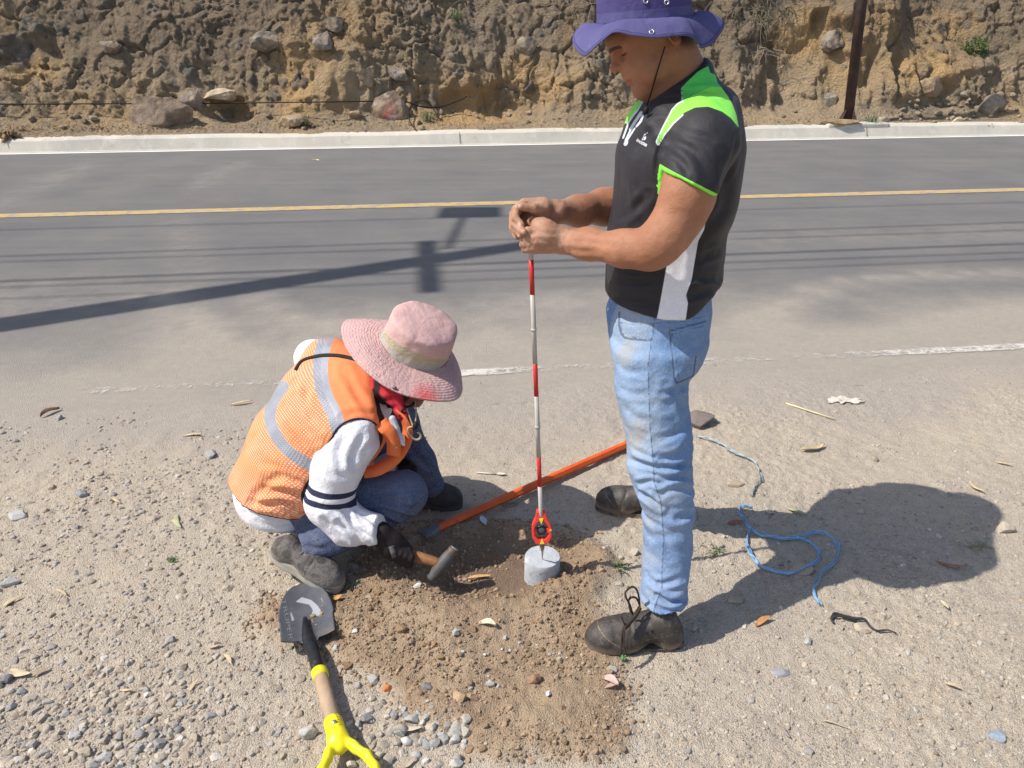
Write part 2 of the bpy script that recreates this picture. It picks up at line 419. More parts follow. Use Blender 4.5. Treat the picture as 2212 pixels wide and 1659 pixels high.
DIRT = n.out(col, .95, bh, .006, .15)
X, Y, F = grid(np.arange(-3.2, 3.7, .008), np.arange(1.0, 4.25, .008))
Z, em, hm = ground_h(X, Y)
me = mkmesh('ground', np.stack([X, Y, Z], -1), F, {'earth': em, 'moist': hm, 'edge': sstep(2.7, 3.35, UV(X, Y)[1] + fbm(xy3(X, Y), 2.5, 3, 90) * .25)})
g = link('ground', me, DIRT); g['kind'] = 'structure'
# far ground sheet under everything, with a hole nowhere: it lies 12 cm lower
X, Y, F = grid(np.linspace(-150, 150, 61), np.linspace(-150, 150, 61))
n2 = NT('verge_soil'); VS = n2.out(n2.mix(n2.mapr(n2.noise(2), .35, .65), (.42, .335, .25), (.33, .28, .22)), .95, n2.noise(30, 6, .7), .01, .15)
g = link('terrain', mkmesh('terrain', np.stack([X, Y, np.full_like(X, -.07)], -1), F), VS); g['kind'] = 'structure'
# verge beyond the fine patch (out of frame left, right and behind)
mb = MB()
for (xa, xb, ya, yb) in ((-60, -3.19, -40, 3.4), (3.69, 60, -40, 3.4), (-3.19, 3.69, -40, 1.005)):
    mb.add([(xa, ya, .0), (xb, ya, .0), (xb, yb + (.109 * xb if yb > 2 else 0), .0), (xa, yb + (.109 * xa if yb > 2 else 0), .0)], [(0, 1, 2, 3)])
g = mb.part('verge', VS, None, False); g['kind'] = 'structure'

# ---- road
n = NT('asphalt'); du = n.attr('dust'); s1 = n.noise(1.2, 5, .6); st = n.noise(1, 4, .6, n.scl(.35, 3.5, 1, (0, 0, -RA))); fine = n.noise(220, 3, .8); gr = n.vor(260)
base = n.mix(n.mapr(s1, .35, .65), (.135, .133, .134), (.165, .16, .157)); base = n.mix(n.mapr(st, .45, .7, 0, .5), base, (.20, .19, .18))
base = n.mix(n.mapr(n.noise(30, 5, .8), .52, .7, 0, .35), base, (.22, .21, .20)); base = n.mix(n.mapr(n.noise(55, 4, .8), .30, .42, .35, 0), base, (.09, .09, .09)); base = n.mix(n.mapr(fine, .48, .75, 0, .7), base, (.30, .29, .28)); base = n.mix(n.mapr(n.vor(2.6), .012, .03, .8, 0), base, (.05, .045, .04)); base = n.mix(n.mapr(gr, .0, .16, .55, 0), base, (.06, .06, .06))
dn = n.math('MULTIPLY_ADD', n.noise(5, 6, .7), 1.2, -.6); f = n.math('ADD', du, n.math('MULTIPLY', dn, n.math('MINIMUM', n.math('MULTIPLY', du, 3.0), .55)), 0, True)
dc = n.mix(n.mapr(n.noise(24, 5, .7), .3, .7), (.415, .36, .30), (.345, .308, .265))
col = n.mix(f, base, dc)
ASPH = n.out(col, .9, n.math('ADD', fine, n.math('MULTIPLY', gr, .8)), .0035, .25)
us = np.concatenate([np.arange(-60, -9, 1.0), np.arange(-9, 11, .045), np.arange(11, 80, 1.0)]); vs = np.arange(3.30, 12.30, .045)
U, Vv, F = grid(us, vs); X, Y = XY(U, Vv); p3 = xy3(X, Y)
edge_n = fbm(p3, 1.5, 3, 50) * .3
du = 1.0 * (1 - sstep(3.5, 5.3, Vv + edge_n)) ** 1.25
q = np.stack([U, Vv], -1); pix = proj(np.stack([X, Y, 0 * X], -1))
def arc(line, wd, st_):                          # dusty tyre sweeps, placed on the road
    L = crom([UV(*G(a, b)[:2]) for a, b in line], 6); return st_ * np.exp(-(dline(q, L) / wd) ** 2)
sw = 0
for ln, wd, s_ in (([(340,640),(400,690),(430,725),(400,790),(330,850)], .16, .5), ([(560,645),(640,690),(700,720)], .14, .3), ([(1640,700),(1730,640),(1900,600),(2212,590)], .16, .45),
                   ([(1100,660),(1300,640),(1500,620)], .25, .3), ([(0,440),(180,360)], .25, .16), ([(380,470),(420,600)], .18, .15), ([(430,400),(520,350)], .2, .18), ([(1560,520),(2212,500)], .3, .13), ([(1950,770),(2212,680)], .3, .4), ([(0,640),(500,700),(900,690)], .5, .22)):
    sw = sw + arc(ln, wd, s_) * (.8 + .35 * fbm(p3, 9, 3, 19))
du = np.clip(du + sw * 1.25 + .05 * (1 + fbm(p3, 2, 2, 8)), 0, 1)
Zr = .004 * fbm(p3, 1.0, 2, 2)
o = link('road', mkmesh('road', np.stack([X, Y, Zr * 0], -1), F, {'dust': du}), ASPH); o['kind'] = 'structure'
# ---- painted lines (worn paint sheets 4 mm above the asphalt)
def paint(name, colr, wear):
    n = NT(name); wv = n.noise(9, 6, .75); w2 = n.noise(70, 4, .8); f = n.math('ADD', n.math('MULTIPLY', wv, .7), n.math('MULTIPLY', w2, .3))
    c = n.mix(n.mapr(f, wear, wear + .07), (.30, .265, .225), colr) ; return n.out(n.mix(n.mapr(n.noise(3), .4, .7, 0, .35), c, (.42, .36, .28)), .8, w2, .001, .3)
def strip(name, v0, v1, m, u0=-60, u1=80, z=.004, du_=.5):
    uu = np.arange(u0, u1 + .01, du_); V = []; 
    for u_ in uu:
        for vv in (v0, v1): x, y = XY(u_, vv); V.append((x, y, z))
    F = [(2 * i, 2 * i + 2, 2 * i + 3, 2 * i + 1) for i in range(len(uu) - 1)]
    o = part(name, V, F, m, None, smooth=False); o['kind'] = 'structure'; return o
strip('center_line', 7.80, 7.97, paint('yellow_paint', (.52, .36, .14), .44))
strip('far_edge_line', 12.02, 12.13, paint('white_paint', (.74, .72, .68), .28))
# worn near edge line: only some stretches survive, each as a worn sheet on the dusty edge
WL = NT('worn_white'); wf = WL.math('ADD', WL.math('MULTIPLY', WL.noise(14, 6, .75), .6), WL.math('MULTIPLY', WL.noise(60, 4, .8), .4)); wa = WL.attr('keep')
wl_ = WL.math('ADD', wa, WL.math('MULTIPLY_ADD', wf, 3.2, -1.55)); WLm = WL.out(WL.mix(WL.noise(30), (.55, .51, .46), (.66, .63, .58)), .9, WL.noise(60), .001, .2, Alpha=WL.math('MULTIPLY', WL.mapr(wl_, .45, .95, 0, .9), WL.mapr(wa, .0, .15), 0, True))
uu = np.arange(-4, 6, .04); vv_ = np.linspace(3.615, 3.735, 5); U, Vv, F = grid(uu, vv_); X, Y = XY(U, Vv); px = proj(np.stack([X, Y, 0 * X], -1))[:, 0]
keep = np.interp(px, [0, 180, 260, 330, 560, 620, 800, 985, 1040, 1160, 1230, 1520, 1600, 1700, 1850, 1960, 2212], [.0, .36, .50, .40, .42, .30, .35, .85, .88, .5, .35, .5, .46, .34, .5, .75, .75]) * (1 - sstep(.8, 1, np.abs(Vv - 3.675) / .06))
o = link('edge_line', mkmesh('edge_line', np.stack([X, Y, 0 * X + .005], -1), F, {'keep': keep}), WLm); o['kind'] = 'structure'

# ---- kerb
n = NT('kerb_concrete'); c = n.mix(n.mapr(n.noise(1.2, 5, .6), .35, .65), (.63, .575, .48), (.50, .47, .415)); c = n.mix(n.mapr(n.noise(6, 6, .7, n.scl(1, 1, .3)), .5, .75, 0, .7), c, (.74, .70, .62)); c = n.mix(n.mapr(n.noise(3, 6, .7), .58, .75, 0, .7), c, (.30, .26, .21))
KERB = n.out(c, .9, n.noise(60, 6, .7), .006, .2)
prof = [(12.17, -.01), (12.20, .015), (12.27, .15), (12.31, .175), (12.47, .185), (12.50, .16), (12.52, -.05)]
mbk = MB(); uu = np.arange(-40, 60, .25); V = []
for i, u_ in enumerate(uu):
    wv = .006 * math.sin(u_ * 1.1) + .004 * math.sin(u_ * 3.7)
    for v_, z_ in prof: x, y = XY(u_, v_ + wv); V.append((x, y, z_ + (wv if z_ > .1 else 0)))
k = len(prof); F = [(i * k + j, (i + 1) * k + j, (i + 1) * k + j + 1, i * k + j + 1) for i in range(len(uu) - 1) for j in range(k - 1)]
mbk.add(V, F); o = mbk.part('kerb', KERB, None, False); o['kind'] = 'structure'
jm = plain('joint', (.22, .20, .17), .9)
mj = MB()
for u_ in (-9.6, .55, 7.1, 13):
    pts = [(*XY(u_, v_ - .003), z_ + .002) for v_, z_ in prof[1:5]]; mj.ribbon(pts, (RU[0], RU[1], 0), .008, .003)
o = mj.part('kerb_joints', jm, None, False); o['kind'] = 'structure'

# ---- earth bank behind the kerb
def bank_pt(u, s):                               # profile: s metres along it from the back of the kerb
    s = np.asarray(s, float); v = np.interp(s, [0, .45, .8, 5.2, 6.2, 40], [12.36, 12.80, 13.05, 15.25, 16.1, 49]); z = np.interp(s, [0, .45, .8, 5.2, 6.2, 40], [.160, .215, .40, 4.45, 4.8, 9])
    return v, z
def bank_uv_of_px(x, y, s0=0.0):                 # (u, s) of the smooth profile seen at a pixel
    ss = np.linspace(0, 5, 400); v, z = bank_pt(0, ss); d = ray(x, y); best = None
    for s_, v_, z_ in zip(ss, v, z):
        t = (z_ - CH) / d[2] if abs(d[2]) > 1e-6 else 1e9
        # intersect ray with vertical plane v = v_
        t = v_ / (d[0] * RV[0] + d[1] * RV[1]); zz = CH + d[2] * t; e_ = abs(zz - z_)
        if best is None or e_ < best[0]: best = (e_, UV(d[0] * t, d[1] * t)[0], s_)
    return best[1], best[2]
rng = np.random.RandomState(5)
us = np.concatenate([np.arange(-40, -14, .5), np.arange(-14, -9.2, .045), np.arange(-9.2, 10.5, .018), np.arange(10.5, 17, .045), np.arange(17, 50, .5)])
ss = np.concatenate([np.arange(0, 3.1, .018), np.arange(3.1, 6.3, .07), np.arange(6.5, 40, 2.0)])
U, Sg, F = grid(us, ss); F = F[:, ::-1]; v0, z0 = bank_pt(U, Sg)
q3 = np.stack([U, Sg, 0 * U], -1); face = sstep(.45, 1.0, Sg) * (1 - sstep(5.0, 6.0, Sg))
disp = fbm(q3 * A3(1, .7, 1), .55, 3, 60) * .28 + fbm(q3 * A3(1.3, .7, 1), 1.9, 3, 61) * .08 + fbm(q3 * A3(1.6, .35, 1), 2.6, 3, 69) * .05
rid = 1 - np.abs(fbm(q3 * A3(1.2, .9, 1) + fbm(q3, 2, 2, 66)[:, None] * .12, 2.3, 4, 63)) ; disp += (rid - .7) * .05
gate = sstep(-.3, .5, fbm(q3, .9, 2, 67)); disp += fbm(q3 * A3(1, .8, 1), 5, 4, 64) * (.006 + .016 * gate)
disp += np.abs(fbm(q3 * A3(1, 1.2, 1), 13, 4, 65, .6)) * (.006 + .012 * gate); disp -= .03 * sstep(.62, .9, 1 - np.abs(fbm(q3 * A3(1.1, .7, 1) + 5, 2.6, 3, 68)) ** .8) * gate
_w = q3 + .12 * np.stack([fbm(q3, 3, 3, 171), fbm(q3, 3, 3, 172), 0 * U], -1)
for sc_, am_, sd_w in ((2.1, .07, 1), (5.0, .040, 2), (11.0, .020, 3), (24.0, .008, 4)):
    F1_, F2_, Rw, Ow = worley(_w * A3(1, 1.15, 1), sc_, sd_w); gw = .12 + .88 * sstep(-.15, .45, fbm(q3, .9, 3, 180 + sd_w))
    disp += gw * am_ * (Rw[:, 0] * .6 + (Rw[:, 1] * Ow[:, 0] + Rw[:, 2] * Ow[:, 1]) * 1.1 - .8 * (1 - sstep(0, .16, F2_ - F1_)))
def bump(px_, py_, ru, rs, amp, sharp=2.0):
    global disp
    a, b = bank_uv_of_px(px_, py_); d = np.sqrt(((U - a) / ru) ** 2 + ((Sg - b) / rs) ** 2) + .22 * fbm(q3, 4, 2, 70); k_ = 1 - sstep(.6, 1.15, d)
    disp = disp + amp * k_; return k_
ochre = np.zeros_like(U)
for a in ((1010, 235, .95, .50, -.34), (1120, 225, .55, .45, -.22), (1230, 200, .5, .45, .10), (760, 190, .45, .8, .16), (600, 170, .5, .5, -.12), (500, 235, .40, .28, -.25), (560, 245, .2, .2, .08), (60, 120, .5, .3, -.2),
          (1770, 160, .95, 1.0, -.38), (1700, 60, .5, .5, -.1), (1905, 190, .16, .7, .24), (1955, 190, .22, .45, .20), (1600, 170, .45, .7, .12), (1860, 60, .5, .5, .18), (300, 100, .8, .7, .10), (640, 70, .5, .5, .14), (2030, 130, .8, .4, .12), (2120, 180, .8, .35, .12)):
    bump(*a)
for a in ((1010, 235, 1.0, .55, .9), (1130, 150, .35, .25, .8), (1190, 180, .5, .4, .7), (640, 200, .35, .8, .9), (720, 200, .35, .5, .5), (760, 60, .6, .6, .45), (60, 150, .5, .35, .7), (500, 235, .6, .3, .45), (1240, 90, .3, .3, .35), (1750, 70, .5, .4, 1.0), (1830, 130, .5, .6, .6), (1900, 60, .4, .4, .6), (1990, 150, .8, .4, 1.0), (2050, 60, .6, .4, .7), (1950, 200, .25, .35, .5), (1100, 240, .5, .3, .5), (180, 245, 1.1, .45, .42), (20, 60, .5, .4, .3), (1560, 235, .5, .4, .35), (1400, 250, .6, .3, .4), (700, 130, .5, .7, .5), (2180, 230, .6, .5, .4)):
    c_, d_ = bank_uv_of_px(a[0], a[1]); k_ = np.exp(-(((U - c_) / a[2]) ** 2 + ((Sg - d_) / a[3]) ** 2) ** 1.2) * a[4]; ochre = np.maximum(ochre, k_)
# clods and stones weathering out of the face
rock = np.zeros_like(U)
m_ = (U > -9.5) & (U < 11) & (Sg < 3.2); iu, isg = U[m_], Sg[m_]; dd = np.zeros_like(iu); rr = np.zeros_like(iu)
for i in range(1000):
    a, b = rng.uniform(-9.3, 10.6), rng.uniform(.5, 3.1); r_ = min(.30, .022 + rng.exponential(.042)); asp = rng.uniform(.6, 1.0); an = rng.uniform(0, 3.14)
    w_ = np.where((np.abs(iu - a) < r_ * 1.5) & (np.abs(isg - b) < r_ * 1.5))[0]
    x_, y_ = iu[w_] - a, isg[w_] - b; xr, yr = x_ * math.cos(an) + y_ * math.sin(an), -x_ * math.sin(an) + y_ * math.cos(an)
    ang = np.arctan2(yr, xr); k = np.sqrt(xr ** 2 + (yr / asp) ** 2) / (r_ * (1 + .16 * np.sin(ang * 3 + i) + .08 * np.sin(ang * 5 + 2 * i)))
    hgt = np.where(k < 1, (1 - np.clip(k, 0, 1) ** 3.5) * r_ * .42, 0) ; dd[w_] = np.maximum(dd[w_], hgt)
    dd[w_] -= .22 * r_ * np.exp(-((k - 1.05) / .12) ** 2) * (y_ < 0)
    if rng.rand() < .3: rr[w_] = np.maximum(rr[w_], (k < .97) * rng.uniform(.5, 1))
disp[m_] += dd; rock[m_] = rr
foot = 1 - face
disp = disp * face + foot * (fbm(q3, 3, 3, 80) * .03 + np.abs(fbm(q3, 14, 3, 81)) * .035) * sstep(-.1, .2, Sg)
nv, nz = -.925, .38
disp = np.where(disp < 0, disp * .62, disp * .72)
Vb, Zb = v0 + nv * disp * face * 1.0, z0 + nz * disp * face + disp * foot
Xb, Yb = XY(U, Vb)
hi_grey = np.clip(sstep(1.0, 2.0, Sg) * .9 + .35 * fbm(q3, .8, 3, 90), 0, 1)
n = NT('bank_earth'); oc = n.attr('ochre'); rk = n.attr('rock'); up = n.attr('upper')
a1 = n.noise(1.1, 6, .65); a2 = n.noise(7, 6, .7); a3 = n.noise(45, 5, .7)
bc = n.mix(n.mapr(a1, .42, .58), (.39, .305, .21), (.53, .40, .25)); bc = n.mix(n.mapr(a2, .5, .68), bc, (.42, .36, .285)); bc = n.mix(n.mapr(a2, .28, .42, .6, 0), bc, (.58, .48, .36))
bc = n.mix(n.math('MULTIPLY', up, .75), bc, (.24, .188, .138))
bc = n.mix(n.math('MULTIPLY_ADD', a2, .8, n.math('SUBTRACT', oc, .4), True), bc, n.mix(n.mapr(a3, .3, .7), (.70, .44, .19), (.60, .41, .22)))
bc = n.mix(n.math('MULTIPLY', rk, .8), bc, n.mix(n.mapr(n.noise(3, 3), .4, .6), (.20, .19, .175), (.32, .275, .22)))
bc = n.mix(n.mapr(a3, .58, .75, 0, .5), bc, (.50, .42, .32))
BANK = n.out(bc, .95, n.math('ADD', n.math('MULTIPLY', n.noise(34, 8, .8), 1.6), n.math('MULTIPLY', n.vor(22), .6)), .05, .1)
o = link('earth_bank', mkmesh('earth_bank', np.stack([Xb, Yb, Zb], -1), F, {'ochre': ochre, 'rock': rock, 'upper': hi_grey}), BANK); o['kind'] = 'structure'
from mathutils.bvhtree import BVHTree
_sel = (us[0] * 0); _bv = BVHTree.FromPolygons([tuple(v) for v in np.stack([Xb, Yb, Zb], -1)], [tuple(int(i) for i in f) for f in F[(U[F[:, 0]] > -10) & (U[F[:, 0]] < 11.5) & (Sg[F[:, 0]] < 4)]])
def B(x, y):                                     # point of the bank seen at a pixel, and its normal
    d = Vector(ray(x, y)).normalized(); h_, n_, _, _ = _bv.ray_cast(Vector((0, 0, CH)), d)
    if h_ is None: h_ = Vector(P(x, y, 13.2)); n_ = Vector((0, -1, .3))
    return np.array(h_), np.array(n_)
# ================================================================ STANDING MAN
def skin_mat(name, col, deep):
    n = NT(name); c = n.mix(n.mapr(n.noise(9, 4), .35, .65), col, deep); c = n.mix(n.mapr(n.noise(60, 5, .7), .48, .75, 0, .45), c, tuple(x * .66 for x in col)); c = n.mix(n.mapr(n.noise(14, 5, .7), .55, .75, 0, .4), c, (col[0] * 1.12, col[1] * .92, col[2] * .95))
    c = n.mix(n.math('MULTIPLY', n.edge('hand', .05), n.mapr(n.noise(35, 5, .7), .35, .6, .15, .75)), c, (.46, .29, .20))
    c = n.mix(n.edge('nail', .0015), c, (.56, .33, .27)); c = n.mix(n.math('MULTIPLY', n.edge('lip', .003), .65), c, (.36, .11, .085))
    c = n.mix(n.math('MULTIPLY', n.edge('hairy', .016), .8), c, (.035, .024, .018)); c = n.mix(n.math('MULTIPLY', n.edge('brow', .003), .9), c, (.022, .014, .010))
    m = n.out(c, .48, n.math('ADD', n.noise(260, 5, .8), n.math('MULTIPLY', n.noise(45, 4), 1.8)), .0016, .35)
    n.b.inputs['Subsurface Weight'].default_value = .12; n.b.inputs['Subsurface Radius'].default_value = (1, .35, .2); n.b.inputs['Subsurface Scale'].default_value = .006
    return m
SKIN = skin_mat('skin', (.42, .195, .110), (.335, .145, .078))
man_base = G(1405, 1260); man_base[2] = 0
# head frame: F forward, U up, L towards the camera
HO = P(1439, 88, 2.07); hp = R(30)
HF = A3(-math.cos(hp), -.10, -math.sin(hp)); HF /= np.linalg.norm(HF); HL = A3(-.10, -1, 0); HL -= HF * (HL @ HF); HL /= np.linalg.norm(HL); HU = np.cross(HL, HF); HU *= np.sign(HU[2])
HM = np.stack([HF, HU, HL], 1)
def H(f, u, l=0.0): return HO + HF * f + HU * u + HL * l
def rotM(M, ax, an):
    return M @ np.array(Matrix.Rotation(an, 3, ax))
def head_sdf(HO, HM):
    H = lambda f, u, l=0.0: HO + HM @ A3(f, u, l)
    items = [(ell(H(.032, .055), (.102, .088, .074), HM), .02), (ell(H(.068, -.004), (.056, .078, .056), HM), .03)]
    for s in (1, -1):
        items += [(cap(H(.012, -.030, .047 * s), H(.098, -.070, .012 * s), .020, .016), .03), (ell(H(.090, -.012, .033 * s), (.030, .028, .026), HM), .025),
                  (cap(H(.118, .048, .010 * s), H(.098, .050, .046 * s), .010, .010), .016), (ell(H(.060, -.040, .040 * s), (.040, .030, .022), HM), .02)]
    items += [(cap(H(.104, -.068), H(.106, -.072), .020, .018), .02), (cap(H(.116, .046), H(.139, .012), .0075, .0095), .012), (ell(H(.140, .009), (.0115, .0095, .0115), HM), .008),
              (ell(H(.129, .004, .012), (.010, .008, .008), HM), .006), (ell(H(.129, .004, -.012), (.010, .008, .008), HM), .006),
              (ell(H(.116, -.020), (.016, .018, .024), HM), .012)]
    face = union(items)
    face = cut(face, *[ell(H(.124, .030, .031 * s), (.019, .013, .019), HM) for s in (1, -1)], k=.014)
    face = cut(face, *[ell(H(.133, -.001, .0075 * s), (.006, .003, .0042), HM) for s in (1, -1)], k=.002)
    face = union([(face, .01)] + [(ell(H(.1005, .030, .031 * s), (.0145, .0125, .0145), HM), .003) for s in (1, -1)] +
                 [(cap(H(.114, .0268, .020 * s), H(.106, .0262, .042 * s), .0022, .002), .002) for s in (1, -1)] +
                 [(ell(H(.1235, -.0285), (.0100, .0058, .020), HM), .005), (ell(H(.1205, -.0400), (.0105, .0066, .018), HM), .005)])
    face = cut(face, cap(H(.1345, -.0340, 0), H(.118, -.0350, .024), .0016, .001), cap(H(.1345, -.0340, 0), H(.118, -.0350, -.024), .0016, .001), k=.003)
    ear = []
    for s in (1, -1):
        EM = rotM(HM, 'Y', R(-18) * s)
        e_ = cut(ell(H(-.002, .012, .077 * s), (.0175, .031, .0085), EM), ell(H(.001, .012, .085 * s), (.009, .020, .007), EM), k=.006)
        ear.append((e_, .006))
    return face, ear
face, ear = head_sdf(HO, HM)
neck = [(cap(P(1452, 112, 2.07), P(1486, 196, 2.075), .058, .064), .03), (cap(P(1420, 170, 2.07), P(1442, 225, 2.07), .035, .05), .03)]
headf = union([(face, .01)] + ear + neck)
lo = np.minimum(H(.15, .15, .1), P(1590, 260, 2.0)) - .04
hv, hf = nets(headf, A3(P(1285, 0, 2.07)[0], 1.93, P(1400, 262, 2.07)[2]), A3(P(1580, 0, 2.07)[0], 2.21, P(1400, -40, 2.07)[2]), .0027)
hv = relax(hv, hf, 1, .5)
loc = (hv - HO) @ HM
at = {}
at['lip'] = .9 - np.sqrt(((loc[:, 1] + .0345) / .0125) ** 2 + (loc[:, 2] / .0235) ** 2 + ((loc[:, 0] - .125) / .02) ** 2); at['lip'] *= .008
by = .0505 - 9 * (np.abs(loc[:, 2]) - .024) ** 2
at['brow'] = np.where((loc[:, 0] > .06) & (np.abs(loc[:, 2]) > .008) & (np.abs(loc[:, 2]) < .050), .0048 - np.abs(loc[:, 1] - by), -.01)
lash = np.where((loc[:, 0] > .08) & (np.abs(np.abs(loc[:, 2]) - .031) < .0155), .0026 - np.abs(loc[:, 1] - .0258 - 6 * (np.abs(loc[:, 2]) - .031) ** 2), -.01)
at['brow'] = np.maximum(at['brow'], lash)
at['hairy'] = np.maximum(.05 - np.linalg.norm((loc - A3(-.045, .02, 0)) / A3(1, 1.25, 3), axis=1), loc[:, 1] - .075) - .0
at['hairy'] = np.where(np.linalg.norm(loc - A3(0, .012, 0) * 1, axis=1) > 0, at['hairy'], 0)
at['hairy'] = np.maximum(at['hairy'], .004 - np.abs(loc[:, 0] - .022) + np.minimum(loc[:, 1] - .03, 0))
# ---- arms and hands
def pc(a, b): return cap(P(*a[:3]), P(*b[:3]), a[3] * mpp(P(*a[:3])), b[3] * mpp(P(*b[:3])))
def chain(*pts, k=.006): return [(pc(a, b), k) for a, b in zip(pts[:-1], pts[1:])]
nearA = chain((1512, 290, 1.93, 34), (1488, 385, 1.845, 46), (1484, 420, 1.835, 54), (1428, 523, 1.815, 42), k=.03) + chain((1420, 531, 1.815, 41), (1350, 537, 1.86, 37), (1270, 527, 1.93, 32), (1212, 519, 1.975, 26), k=.03)
nearA += [(pc((1450, 500, 1.82, 46), (1400, 545, 1.83, 38)), .03), (pc((1486, 430, 1.85, 44), (1480, 460, 1.85, 46)), .03)]
nearH = [(pc((1212, 519, 1.975, 26), (1180, 508, 1.965, 28)), .02), (pc((1180, 506, 1.970, 27), (1158, 517, 1.965, 24)), .014), (pc((1178, 492, 1.975, 18), (1160, 485, 1.985, 15)), .014), (pc((1186, 535, 1.968, 13), (1152, 536, 1.962, 13)), .012)]
nearH += chain((1172, 482, 1.985, 14), (1152, 478, 2.00, 10), (1137, 486, 2.012, 8.5), k=.006)
for k_, yy in enumerate((499, 513, 526, 538)):
    xx = (1141, 1136, 1136, 1141)[k_]; r_ = (8.6, 8.8, 8.4, 7.6)[k_]
    nearH += chain((1160, yy, 1.955, 10), (xx, yy, 1.958, r_ + 1.2), (xx - 7, yy + 1, 1.985, r_), (xx - 1, yy + 2, 2.018, r_ - .6), (xx + 14, yy + 2, 2.022, r_ - 1.2), k=.0035)
farA = chain((1490, 290, 2.22, 32), (1440, 395, 2.30, 42), (1375, 436, 2.29, 40), k=.03) + chain((1375, 436, 2.29, 41), (1305, 447, 2.21, 36), (1250, 456, 2.13, 31), (1203, 458, 2.06, 24), k=.03)
farH = [(pc((1203, 458, 2.06, 23), (1172, 450, 2.045, 21)), .015), (pc((1172, 446, 2.045, 19), (1134, 443, 2.035, 15)), .012), (pc((1176, 452, 2.025, 15), (1158, 452, 2.01, 11)), .012)]
farH += [(pc((1178, 462, 2.06, 16), (1138, 462, 2.065, 15)), .012), (pc((1150, 470, 2.05, 12), (1126, 474, 2.05, 9)), .012)]
farH += chain((1176, 452, 2.015, 12.5), (1152, 450, 1.992, 10), (1127, 446, 1.985, 8.2), k=.005)
farH += chain((1130, 443, 2.025, 11), (1114, 453, 2.010, 9.8), (1114, 471, 1.985, 9.0), (1126, 486, 1.965, 8.0), k=.0035)
farH += chain((1126, 446, 2.045, 11), (1110, 463, 2.030, 9.6), (1111, 485, 1.990, 9.0), (1131, 501, 1.945, 8.3), k=.003)
farH += chain((1124, 450, 2.062, 10), (1108, 470, 2.050, 9.2), (1108, 491, 2.010, 8.6), (1125, 508, 1.955, 7.8), k=.003)
farH += chain((1122, 456, 2.078, 9), (1107, 478, 2.066, 8.2), (1108, 497, 2.030, 7.7), (1116, 511, 1.985, 7.0), k=.003)
armN, armF = union(nearA + nearH), union(farA + farH)
def nboth(p): return np.minimum(union(nearA)(p), 9)
def mesh_arm(f, pa, pb, h_):
    v_, f_ = nets(f, pa, pb, h_); return relax(v_, f_, 1, .4), f_
xl = P(1095, 500, 2.0)[0]
av, af = mesh_arm(armN, A3(xl, 1.74, .93), A3(P(1600, 300, 1.9)[0], 2.05, 1.50), .0034)
bv, bf = mesh_arm(armF, A3(xl, 1.90, 1.02), A3(P(1600, 300, 2.3)[0], 2.40, 1.50), .0034)
# palm and finger detail
def hand_at(V, N):
    q = proj(V); wx = (1235 - q[:, 0]) * .0012
    nl = np.full(len(V), -.01)
    for cx, cy, rx, ry, an in ((1117.5, 444.5, 6.5, 4.6, 0), (1121, 484, 3.2, 4.6, -.5), (1131, 501, 5.2, 3.6, .9), (1120, 509, 3.2, 3.2, .9), (1112, 515, 2.2, 3.0, .6)):
        c, s_ = math.cos(an), math.sin(an); x_, y_ = (q[:, 0] - cx) * c + (q[:, 1] - cy) * s_, -(q[:, 0] - cx) * s_ + (q[:, 1] - cy) * c
        nl = np.maximum(nl, (1 - np.sqrt((x_ / rx) ** 2 + (y_ / ry) ** 2)) * .003)
    return wx, np.where(N[:, 1] < 0, nl, -.01)
N_ = vnormals(av, af); q = proj(av)
av = av + N_ * (np.where(q[:, 0] < 1230, fbm(av, 60, 3, 5) * .0010, fbm(av, 14, 3, 6) * .0022))[:, None]
av = creases(av, vnormals(av, af), [([(1205, 530), (1180, 535), (1150, 533)], 4, 1.6), ([(1200, 515), (1180, 512), (1165, 508)], 5, -1.5), ([(1150, 497), (1150, 505)], 4, 1.2), ([(1152, 520), (1148, 532)], 4, 1.4), ([(1290, 545), (1220, 540)], 6, 1.5), ([(1340, 520), (1240, 505)], 8, -1.5)])
at_n = {'hand': hand_at(av, vnormals(av, af))[0]}
N_ = vnormals(bv, bf); wx, nl = hand_at(bv, N_)
bv = bv + N_ * (np.where(proj(bv)[:, 0] < 1220, fbm(bv, 60, 3, 7) * .0010, fbm(bv, 14, 3, 6) * .0022))[:, None]
at_f = {'hand': wx, 'nail': nl}
# ---- core of the body under the clothes
def row(y, xl, xr, Y, ry, xs=1.0): a, b = P(xl, y, Y), P(xr, y, Y); c = (a + b) / 2; return (c[2], c[0], c[1], (b[0] - a[0]) / 2 * xs * (.962 if y > 240 and (xr - xl) > 190 else .985), ry)
TOR = [(190, 1430, 1585, 2.07, .09), (213, 1392, 1592, 2.07, .145), (250, 1363, 1600, 2.07, .19), (300, 1344, 1604, 2.07, .198), (333, 1332, 1604, 2.07, .196), (392, 1328, 1600, 2.07, .188), (458, 1322, 1584, 2.07, .176), (500, 1312, 1568, 2.07, .168),
       (562, 1308, 1556, 2.07, .164), (604, 1306, 1552, 2.07, .166), (645, 1304, 1542, 2.07, .172), (690, 1309, 1536, 2.07, .176)]
core = union([(zloft([row(y, a, b, Y, r_ - .045, .74) for y, a, b, Y, r_ in TOR[2:]]), .03)] +
             [(pc((1418, 740, 1.99, 40), (1430, 1010, 1.86, 30)), .03), (pc((1430, 1010, 1.86, 30), (1432, 1320, 1.75, 22)), .03), (pc((1420, 740, 2.14, 40), (1420, 960, 2.28, 28)), .03), (pc((1420, 960, 2.28, 28), (1405, 1085, 2.37, 20)), .03)])
cv, cf = nets(core, A3(.15, 1.6, .03), A3(.75, 2.55, 1.55), .014)
